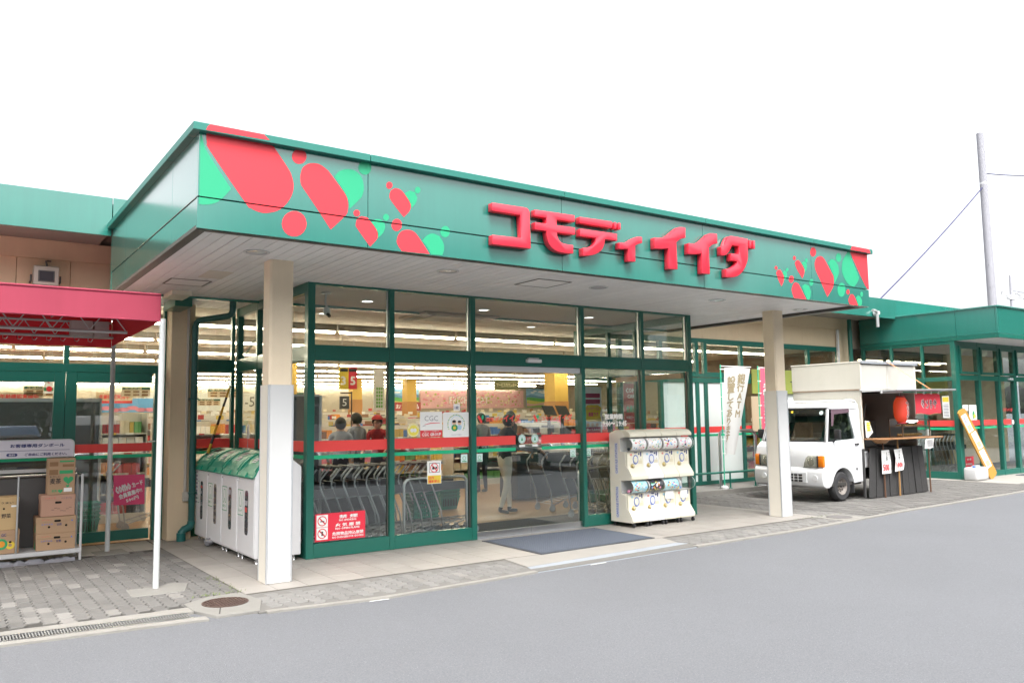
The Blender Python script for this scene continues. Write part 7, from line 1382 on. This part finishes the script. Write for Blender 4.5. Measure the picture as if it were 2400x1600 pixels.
for k in range(6): copy_tree(c0, (6.62+.2*k,3.15-.01*k,0), label='shopping cart in the row right of the sliding door, %s from the door' % ORD[k], group='nested carts right of the door')
copy_tree(c0, (6.85,4.35,0), label='single shopping cart pushed by the woman in cream trousers', group='carts in use'); copy_tree(c0, (.62,6.6,0), label='single shopping cart standing behind the left door glass', group='carts in use')
for k in range(7): copy_tree(c0, (18.6+.18*k,3.9,0), label='shopping cart inside the far second vestibule, %s from its side glass' % ORD[k], group='carts in the far vestibule')
bx('darkening_panel', 1.97,3.55, 3.48,3.51, .02,.92, M('bay_charcoal', (.025,.027,.03), .5), None, label='added dark low panel that darkens the view behind the nested carts', cat='panel')  # added panel, only there to darken the view behind the carts
# green baskets, nested
mBSK = M('green_basket', (.01,.20,.13), .45)
def basket(x, y, z):
    t = root('shopping_basket', (x,y,z), 'green shopping basket by the hoop barrier, lowest of its stack', 'basket', 'nested green shopping baskets'); m = MB(); a, b, h = (.15,.11), (.20,.145), .22
    lo = [(-a[0],-a[1]),(a[0],-a[1]),(a[0],a[1]),(-a[0],a[1])]; hi = [(-b[0],-b[1]),(b[0],-b[1]),(b[0],b[1]),(-b[0],b[1])]
    m.add([(x+p[0],y+p[1],z) for p in lo]+[(x+p[0],y+p[1],z+h) for p in hi], [(0,1,2,3)]+[(i,(i+1)%4,(i+1)%4+4,i+4) for i in range(4)]); build('shell', m, mBSK, t)
    m = MB().tube([(x+p[0],y+p[1],z+h) for p in hi+hi[:1]], .011, 6); build('rim', m, mBSK, t)
    m = MB()
    for k in range(9): m.box(x-.13+k*.032,x-.12+k*.032,y-b[1]+.004,y-b[1]+.012,z+.06,z+.19)
    build('slot', m, mHOLE, t); m = MB().tube([(x-.19,y,z+h),(x-.17,y-.13,z+h+.012),(x+.17,y-.13,z+h+.012),(x+.19,y,z+h)], .008, 6); build('handle', m, mBSK, t); return t
b0 = basket(3.93,3.36,.02)
for k in range(1,7): copy_tree(b0, (3.93,3.36,.02+.055*k), label='green shopping basket by the hoop barrier, %s from the bottom of its stack' % ORD[k])
for k in range(4): copy_tree(b0, (5.65,5.6,.02+.055*k), label='green shopping basket behind the sliding door, %s from the bottom of its stack' % ORD[k], group='baskets behind the sliding door')
for k in range(5): copy_tree(b0, (.02,6.0,.05+.055*k), label='green shopping basket behind the left door, %s from the bottom of its stack' % ORD[k], group='baskets behind the left door')

# ------------------------------------------------ people
def person(loc, head, label, top, trouser, skin, hair, shoe, stride=0., armsw=(.15,-.15), bend=0., H=1.62, hairlen=.10, cap=None, reach=0):
    t = root('person', loc, label, 'person'); s = H/1.70
    V = [(0,0,.95),(0,0,1.08),(0,-.01-bend*.1,1.28),(0,-.015-bend*.2,1.42),(0,-.02-bend*.26,1.49),(0,-.03-bend*.3,1.585),(0,-.03-bend*.32,1.665)]
    Rr = [.135,.115,.145,.10,.052,.082,.07]; E = [(0,1),(1,2),(2,3),(3,4),(4,5),(5,6)]; Z = ['t','t','t','t','s','s','s']
    def add(p, r, z, par): V.append(p); Rr.append(r); Z.append(z); E.append((par,len(V)-1)); return len(V)-1
    for sd in (-1,1):
        st = stride*sd
        h = add((sd*.09,0,.88), .098, 'p', 0); k = add((sd*.095,-.05-st*.5,.50), .062, 'p', h); an = add((sd*.095,-st,.10+max(0,-st)*.15), .042, 'p', k); hl = add((sd*.095,-st+.03,.045+max(0,-st)*.15), .036, 'h', an); add((sd*.10,-st-.17,.03), .030, 'h', hl)
        sh = add((sd*.175,-bend*.2,1.40), .062, 't', 3); a = armsw[0 if sd < 0 else 1]
        el = add((sd*.23,-a*.5-bend*.25,1.13), .044, 't', sh); wr = add((sd*.22,-a-.12-bend*.3-reach*.2,.92+reach*.16), .028, 's', el); pm = add((sd*.215,-a-.16-bend*.3-reach*.28,.86+reach*.16), .026, 's', wr)
        P = V[pm]
        for f, (dx, ln_) in enumerate(((-.022,.085),(-.008,.10),(.008,.095),(.022,.075))):
            f1 = add((P[0]+dx,P[1]-.02,P[2]-ln_*.5), .0085, 's', pm); add((P[0]+dx*1.1,P[1]-.025,P[2]-ln_), .007, 's', f1)
        f1 = add((P[0]-sd*.03,P[1]-.03,P[2]+.0), .010, 's', wr); add((P[0]-sd*.035,P[1]-.05,P[2]-.035), .008, 's', f1)
    me = bpy.data.meshes.new('body'); me.from_pydata([tuple(c*s for c in p) for p in V], E, []); o = bpy.data.objects.new('tmp', me); COL.objects.link(o)
    md = o.modifiers.new('s', 'SKIN'); sv = me.skin_vertices[0].data
    for i, r in enumerate(Rr): sv[i].radius = (r*s*1.05, r*s*.92)
    sv[0].use_root = True; o.modifiers.new('u', 'SUBSURF').levels = 1
    m2 = bpy.data.meshes.new_from_object(o.evaluated_get(bpy.context.evaluated_depsgraph_get())); bpy.data.objects.remove(o)
    mats = {'t': top, 'p': trouser, 's': skin, 'h': shoe}; keys = list(mats)
    for k in keys: m2.materials.append(mats[k])
    segs = [(Vector(V[a])*s, Vector(V[b])*s, Z[b] if Z[b] == Z[a] or Z[b] in 'ph' else Z[a]) for a, b in E]
    for pl in m2.polygons:
        c = pl.center; bd, bz = 9, 't'
        for a, b, z in segs:
            d = b-a; u = max(0,min(1,(c-a).dot(d)/max(1e-9,d.length_squared))); dist = (c-(a+d*u)).length
            if dist < bd: bd, bz = dist, z
        pl.material_index = keys.index(bz); pl.use_smooth = True
    c, sn = math.cos(head), math.sin(head)
    def place(p): return Vector((p[0]*c-p[1]*sn, p[0]*sn+p[1]*c, p[2]))
    for v in m2.vertices: v.co = place(v.co)
    link('body', m2, loc, t)
    hc = Vector(V[5])*s+Vector((0,.012,.035)); L3 = Vector(loc)
    m = MB().ball(hc, .118*s, 16, 12, (.88,1.0,1.02)); 
    m.v = [(x, y if y > hc[1]-.055 or z > hc[2]+.05 else hc[1]-.05, max(z, hc[2]-hairlen) if y > hc[1]-.02 else max(z, hc[2]+.035)) for x, y, z in m.v]; m.v = [tuple(L3+place(p)) for p in m.v]; build('hair', m, hair, t)
    fc = Vector(V[5])*s
    m = MB()
    for e in (-1,1): m.ball((fc[0]+e*.03,fc[1]-.078*s,fc[2]+.01), .009, 8, 6)
    m.v = [tuple(L3+place(p)) for p in m.v]; build('eye', m, mBLACK, t); m = MB().ball((fc[0],fc[1]-.085*s,fc[2]-.015), .014, 8, 6, (.8,1,1.4)).ball((fc[0]-.088*s,fc[1]+.01,fc[2]-.01), .02, 8, 6, (.4,.8,1.3)).ball((fc[0]+.088*s,fc[1]+.01,fc[2]-.01), .02, 8, 6, (.4,.8,1.3)); m.v = [tuple(L3+place(p)) for p in m.v]; build('nose_and_ears', m, skin, t)
    m = MB().ball((fc[0],fc[1]-.077*s,fc[2]-.05), .02, 8, 6, (1,.4,.3)); m.v = [tuple(L3+place(p)) for p in m.v]; build('mouth', m, M('lip', (.45,.16,.14), .6), t)
    if cap:
        m = MB().ball(hc+Vector((0,0,.035)), .125*s, 16, 8, (.95,1.05,.8)); m.v = [(x,y,max(z,hc[2]+.04)) for x,y,z in m.v]; m.ball(hc+Vector((0,-.11,.045)), .08, 12, 4, (1,1,.12)); m.v = [tuple(L3+place(p)) for p in m.v]; build('cap', m, cap, t)
    return t
mSKIN = M('skin', (.55,.34,.24), .55); mHAIRD = M('dark_hair', (.02,.016,.014), .5); mHAIRG = M('grey_hair', (.14,.13,.12), .6); mCRM = M('cream_trousers', (.72,.67,.57), .85, nz=.05); mDKT = M('dark_jacket', (.03,.03,.032), .8); mGRT = M('grey_top', (.22,.23,.25), .85); mLGT = M('pale_blue_top', (.42,.45,.52), .85); mNVY = M('navy_trousers', (.03,.035,.06), .85); mREDT = M('red_uniform', (.50,.035,.04), .8); mSHOE = M('black_shoe', (.015,.015,.015), .4)
person((6.10,4.42,.003), PI/2, 'person in a dark jacket and cream trousers pushing a cart behind the sliding door', mDKT, mCRM, mSKIN, mHAIRD, mSHOE, .16, (.22,.22), .25, reach=1)
person((4.55,7.0-.1,.003), PI+.3, 'person with dark bobbed hair and grey top seen from behind in the first pane', mGRT, mNVY, mSKIN, mHAIRD, mSHOE, H=1.68, hairlen=.08)
person((4.02,6.4,.003), PI-.4, 'person in a pale blue top with dark hair at the white post', mLGT, mNVY, mSKIN, mHAIRD, mSHOE, H=1.60, hairlen=.12)
person((5.08,7.1,.003), -.6, 'person in a red uniform and red cap behind the first pane', mREDT, mNVY, mSKIN, mHAIRD, mSHOE, .0, (.1,.1), .5, H=1.62, cap=mREDT, reach=1)
person((7.9,7.9,.003), PI, 'person with dark hair behind the shop name on the left door leaf', mGRT, mNVY, mSKIN, mHAIRD, mSHOE, H=1.66)
person((8.75,8.0,.003), PI+.4, 'person in dark clothes beside the till screens', mDKT, mNVY, mSKIN, mHAIRD, mSHOE, H=1.7)
# ================================================================== utility poles and wires
mPOL = M('concrete_pole', (.29,.29,.32), .8, nz=.08, streak=.06)
t = root('utility_pole', (30.4,7.45,0), 'tall grey concrete utility pole behind the second vestibule', 'utility pole')
UP0, UP1 = Vector((30.59,7.45,0)), Vector((30.46,7.45,12.15))
m = MB().cyl(UP0,UP1,.175,20,.125); build('shaft', m, mPOL, t)
m = MB(); random.seed(3)
for k in range(14):
    z = 2.0+k*.42; c = UP0+(UP1-UP0)*(z/12.15); s = 1 if k%2 else -1; m.cyl(c,c+Vector((s*.20,-.05,0)),.008,6)
build('step_bolt', m, mDGREY, t); m = MB()
for z in (10.2,7.4): c = UP0+(UP1-UP0)*(z/12.15); m.cyl(c-Vector((0,0,.04)),c+Vector((0,0,.04)),.135,16)
build('band', m, mGREYP, t)
mWIRE = M('blue_black_wire', (.03,.03,.10), .6)
def wire(a, b, sag, label, r=.018):
    a, b = Vector(a), Vector(b); m = MB().tube([a+(b-a)*(i/24)-Vector((0,0,sag*4*(i/24)*(1-i/24))) for i in range(25)], r, 6); return build('overhead_wire', m, mWIRE, None, label=label, cat='wire')
c = UP0+(UP1-UP0)*(10.1/12.15); wire(c, (22.4,7.45,4.9), .10, 'overhead wire sloping down from the utility pole to the shop roof', .022)
c = UP0+(UP1-UP0)*(10.6/12.15); wire(c, (42,7.6,12.9), .25, 'overhead wire running right from the utility pole', .02)
t = root('utility_pole', (66.3,22,0), 'distant thin grey utility pole with a crossarm at the right edge', 'utility pole'); m = MB().cyl((66.2,22,0),(66.5,22,12.1),.15,12,.08); build('shaft', m, mPOL, t); m = MB().box(64.9,72,21.95,22.05,10.45,10.55).box(65.9,67.0,21.9,22.1,10.2,10.35); build('crossarm', m, mGREYP, t)
m = MB()
for x in (65.05,67.4,69.5): m.lathe([(.06,0),(.10,.08),(.05,.12),(.10,.2),(.04,.3)], (x,22,10.55), 10)
build('insulator', m, mGREYP, t)
wire((66.9,22,10.9), (95,30,14.5), .3, 'thin far wire rising right from the distant pole', .02); wire((67.4,22,10.8), (95,31,12.6), .3, 'second thin far wire below the first one', .02)

# ================================================================== parked cars and trees across the lane (mirrored in the shop glass)
mTYRE = mRUB; mCGL = M('car_glass_dark', (.02,.025,.03), .05, spec=1.0)
def car(cx, yf, col, label, h=1.48, w=1.70, L=4.4, van=False, grille=False):
    t = root('parked_car', (cx,yf-L/2,0), label, 'car', 'cars parked across the lane'); paint = M('paint_'+label.split()[0]+('_van' if van else ''), col, .2, coat=.6, nz=.02)
    y = lambda v: yf-v
    lo = [(0,.25),(-.02,.45),(.05,.68),(.35,.82),(1.1 if not van else .5,.95),(L-.3,.98),(L-.02,.75),(L,.3)]
    m = MB(); m.prism([(y(a),b) for a, b in lo], 'x', cx-w/2, cx+w/2); build('body', m, paint, t, .07, 3, ang=60)
    a, b = (1.05,1.75) if not van else (.42,1.0); rr = L-.55 if van else L-1.0
    m = MB(); zt = h
    base = [(a,.93),(L-.12 if van else L-.5,.95)]; k = .12
    m.add([(cx-w/2+.05,y(a),.93),(cx+w/2-.05,y(a),.93),(cx+w/2-.05,y(base[1][0]),.95),(cx-w/2+.05,y(base[1][0]),.95),(cx-w/2+.05+k,y(b),zt),(cx+w/2-.05-k,y(b),zt),(cx+w/2-.05-k,y(rr),zt-.02),(cx-w/2+.05+k,y(rr),zt-.02)], [(0,1,2,3),(4,7,6,5),(0,4,5,1),(1,5,6,2),(2,6,7,3),(3,7,4,0)]); build('cabin', m, paint, t, .05, 3, ang=60)
    q = MB(); q.add([(cx-w/2+.12,y(a)+.012,.985),(cx+w/2-.12,y(a)+.012,.985),(cx+w/2-.22,y(b)+.03,zt-.07),(cx-w/2+.22,y(b)+.03,zt-.07)], [(0,1,2,3)]); flat('windscreen', q, mCGL, t)
    for s in (-1,1):
        q = MB(); xb, xt = cx+s*(w/2-.045), cx+s*(w/2-.155); q.add([(xb,y(a+.25),1.0),(xb,y(L-.6),1.0),(xt,y(rr-.1),zt-.09),(xt,y(b+.1),zt-.09)], [(0,1,2,3)]); flat('side_window', q, mCGL, t)
        m = MB().box(cx+s*(w/2-.02)-.03,cx+s*(w/2+.14)+.0,y(a+.35)-.05,y(a+.35)+.05,.98,1.12); build('wing_mirror', m, paint, t, .02, 2)
        m = MB().box(cx+s*.42-.2,cx+s*.42+.24*(1 if s > 0 else .8),y(.02)-.06,y(.0)+.012,.60,.76); build('headlight', m, M('lamp_silver', (.7,.7,.7), .1, .6), t, .04, 3)
        for v in (.80,L-.85): m = MB().cyl((cx+s*(w/2-.19),y(v),.30),(cx+s*(w/2+.005),y(v),.30),.30,24); build('wheel', m, mTYRE, t); m = MB().cyl((cx+s*(w/2-.0),y(v),.30),(cx+s*(w/2+.012),y(v),.30),.19,16); build('rim', m, mGREYP, t)
    m = MB()
    for j in range(4 if grille else 2): m.box(cx-.40,cx+.40,y(0)-.02,y(0)+.03,.52+j*.07,.55+j*.07)
    build('grille', m, mCHROME if grille else mBLACK, t); q = MB().box(cx-.165,cx+.165,y(0)+.02,y(0)+.035,.36,.52); build('number_plate', q, mWPRINT, t)
    return t
car(-.15,-7.3,(.10,.17,.30),'blue compact car parked across the lane, mirrored in the left door glass', 1.55, 1.7, 4.1, True)
car(2.0,-7.5,(.70,.70,.70),'white small van parked across the lane, mirrored beside the blue car', 1.80, 1.55, 3.4, True)
car(4.5,-7.4,(.40,.41,.42),'silver sedan parked across the lane, mirrored beside the white van'); car(6.9,-7.6,(.03,.03,.035),'black sedan parked across the lane, between silver and maroon cars')
car(9.3,-7.4,(.16,.03,.04),'maroon car with barred chrome grille parked across the lane', 1.5, grille=True); car(11.7,-7.3,(.015,.09,.06),'dark green minivan parked across the lane, mirrored in the sliding doors', 1.75, 1.72, 4.4, True)
car(14.2,-7.5,(.65,.65,.66),'pearl white sedan parked across the lane, farthest right but one'); car(17.0,-7.4,(.03,.04,.07),'navy car with chrome grille parked farthest right across the lane', 1.48, grille=True); car(-2.6-1.6,-7.6,(.3,.3,.31),'grey hatchback parked across the lane left of the camera', 1.5)
mLEAF = M('hedge_leaf', (.045,.075,.025), .8, nz=.4, ns=2); mTRK2 = M('bark', (.08,.06,.045), .9, nz=.3)
random.seed(21)
def leaf_mesh(seed, rx, rz, n):
    rnd = random.Random(seed); m = MB()
    cl = [(rnd.gauss(0,.5)*rx, rnd.gauss(0,.5)*rx, rnd.uniform(-.8,.9)*rz, rnd.uniform(.5,1.0)) for _ in range(16)]
    for i in range(n):
        c = cl[rnd.randrange(16)]; a, b = rnd.uniform(0,2*PI), rnd.uniform(-1,1); r = c[3]*rnd.uniform(.5,1)*rx*.55; q = math.sqrt(1-b*b)
        p = Vector((c[0]+r*q*math.cos(a), c[1]+r*q*math.sin(a), c[2]+r*b)); u = Vector((rnd.gauss(0,1),rnd.gauss(0,1),rnd.gauss(0,1))).normalized(); w = u.orthogonal().normalized(); s = rnd.uniform(.16,.34)
        m.add([p-u*s,p+w*s*.6,p+u*s,p-w*s*.6], [(0,1,2,3)])
    return m
CRN = []
for k in range(3):
    m = leaf_mesh(50+k, 2.3, 2.2, 2600); me = bpy.data.meshes.new('crown'); me.from_pydata(m.v, [], m.f); me.materials.append(mLEAF); CRN.append(me)
for k in range(22):
    x = -30+k*4.2+random.uniform(-1,1); y = -27+random.uniform(-2.5,2.5); h = random.uniform(5.0,6.6)
    if k > 15: x = 41+random.uniform(-2,2); y = -22+(k-16)*4.6; h = random.uniform(5.2,6.6)
    t = root('broadleaf_tree', (x,y,0), 'dark broadleaf tree beyond the parked cars, %s from the left in its row' % ORD[k], 'tree', 'row of trees beyond the car park'); m = MB().cyl((x,y,0),(x+.1,y,h),.2,8,.1); build('trunk', m, mTRK2, t); o = link('crown', CRN[k%3], (x,y,h), t); o.rotation_euler.z = k*1.3; o.scale = (1.45,1.45,random.uniform(1.3,1.7))
hm = MB(); random.seed(8)
for i in range(9000):
    x = random.uniform(-40,62); z = random.uniform(.1,2.6); y = -24+random.uniform(-.9,.9); u = Vector((random.gauss(0,1),random.gauss(0,1),random.gauss(0,1))).normalized(); w = u.orthogonal().normalized(); s = random.uniform(.15,.3); p = Vector((x,y,z)); hm.add([p-u*s,p+w*s*.6,p+u*s,p-w*s*.6], [(0,1,2,3)])
flat('hedge_leaves', hm, mLEAF, None, kind='stuff')

hm = MB(); random.seed(9)  # unseen second hedge, added to block low sky mirrored in the far vestibule glass
for i in range(9000):
    u = Vector((random.gauss(0,1),random.gauss(0,1),random.gauss(0,1))).normalized(); w = u.orthogonal().normalized(); s = random.uniform(.2,.42); p = Vector((38+random.uniform(-1,1)+.12*random.uniform(-20,5), random.uniform(-27,3), 4.6*random.random()**.8)); hm.add([p-u*s,p+w*s*.6,p+u*s,p-w*s*.6], [(0,1,2,3)])
flat('hedge_leaves', hm, mLEAF, None, kind='stuff')
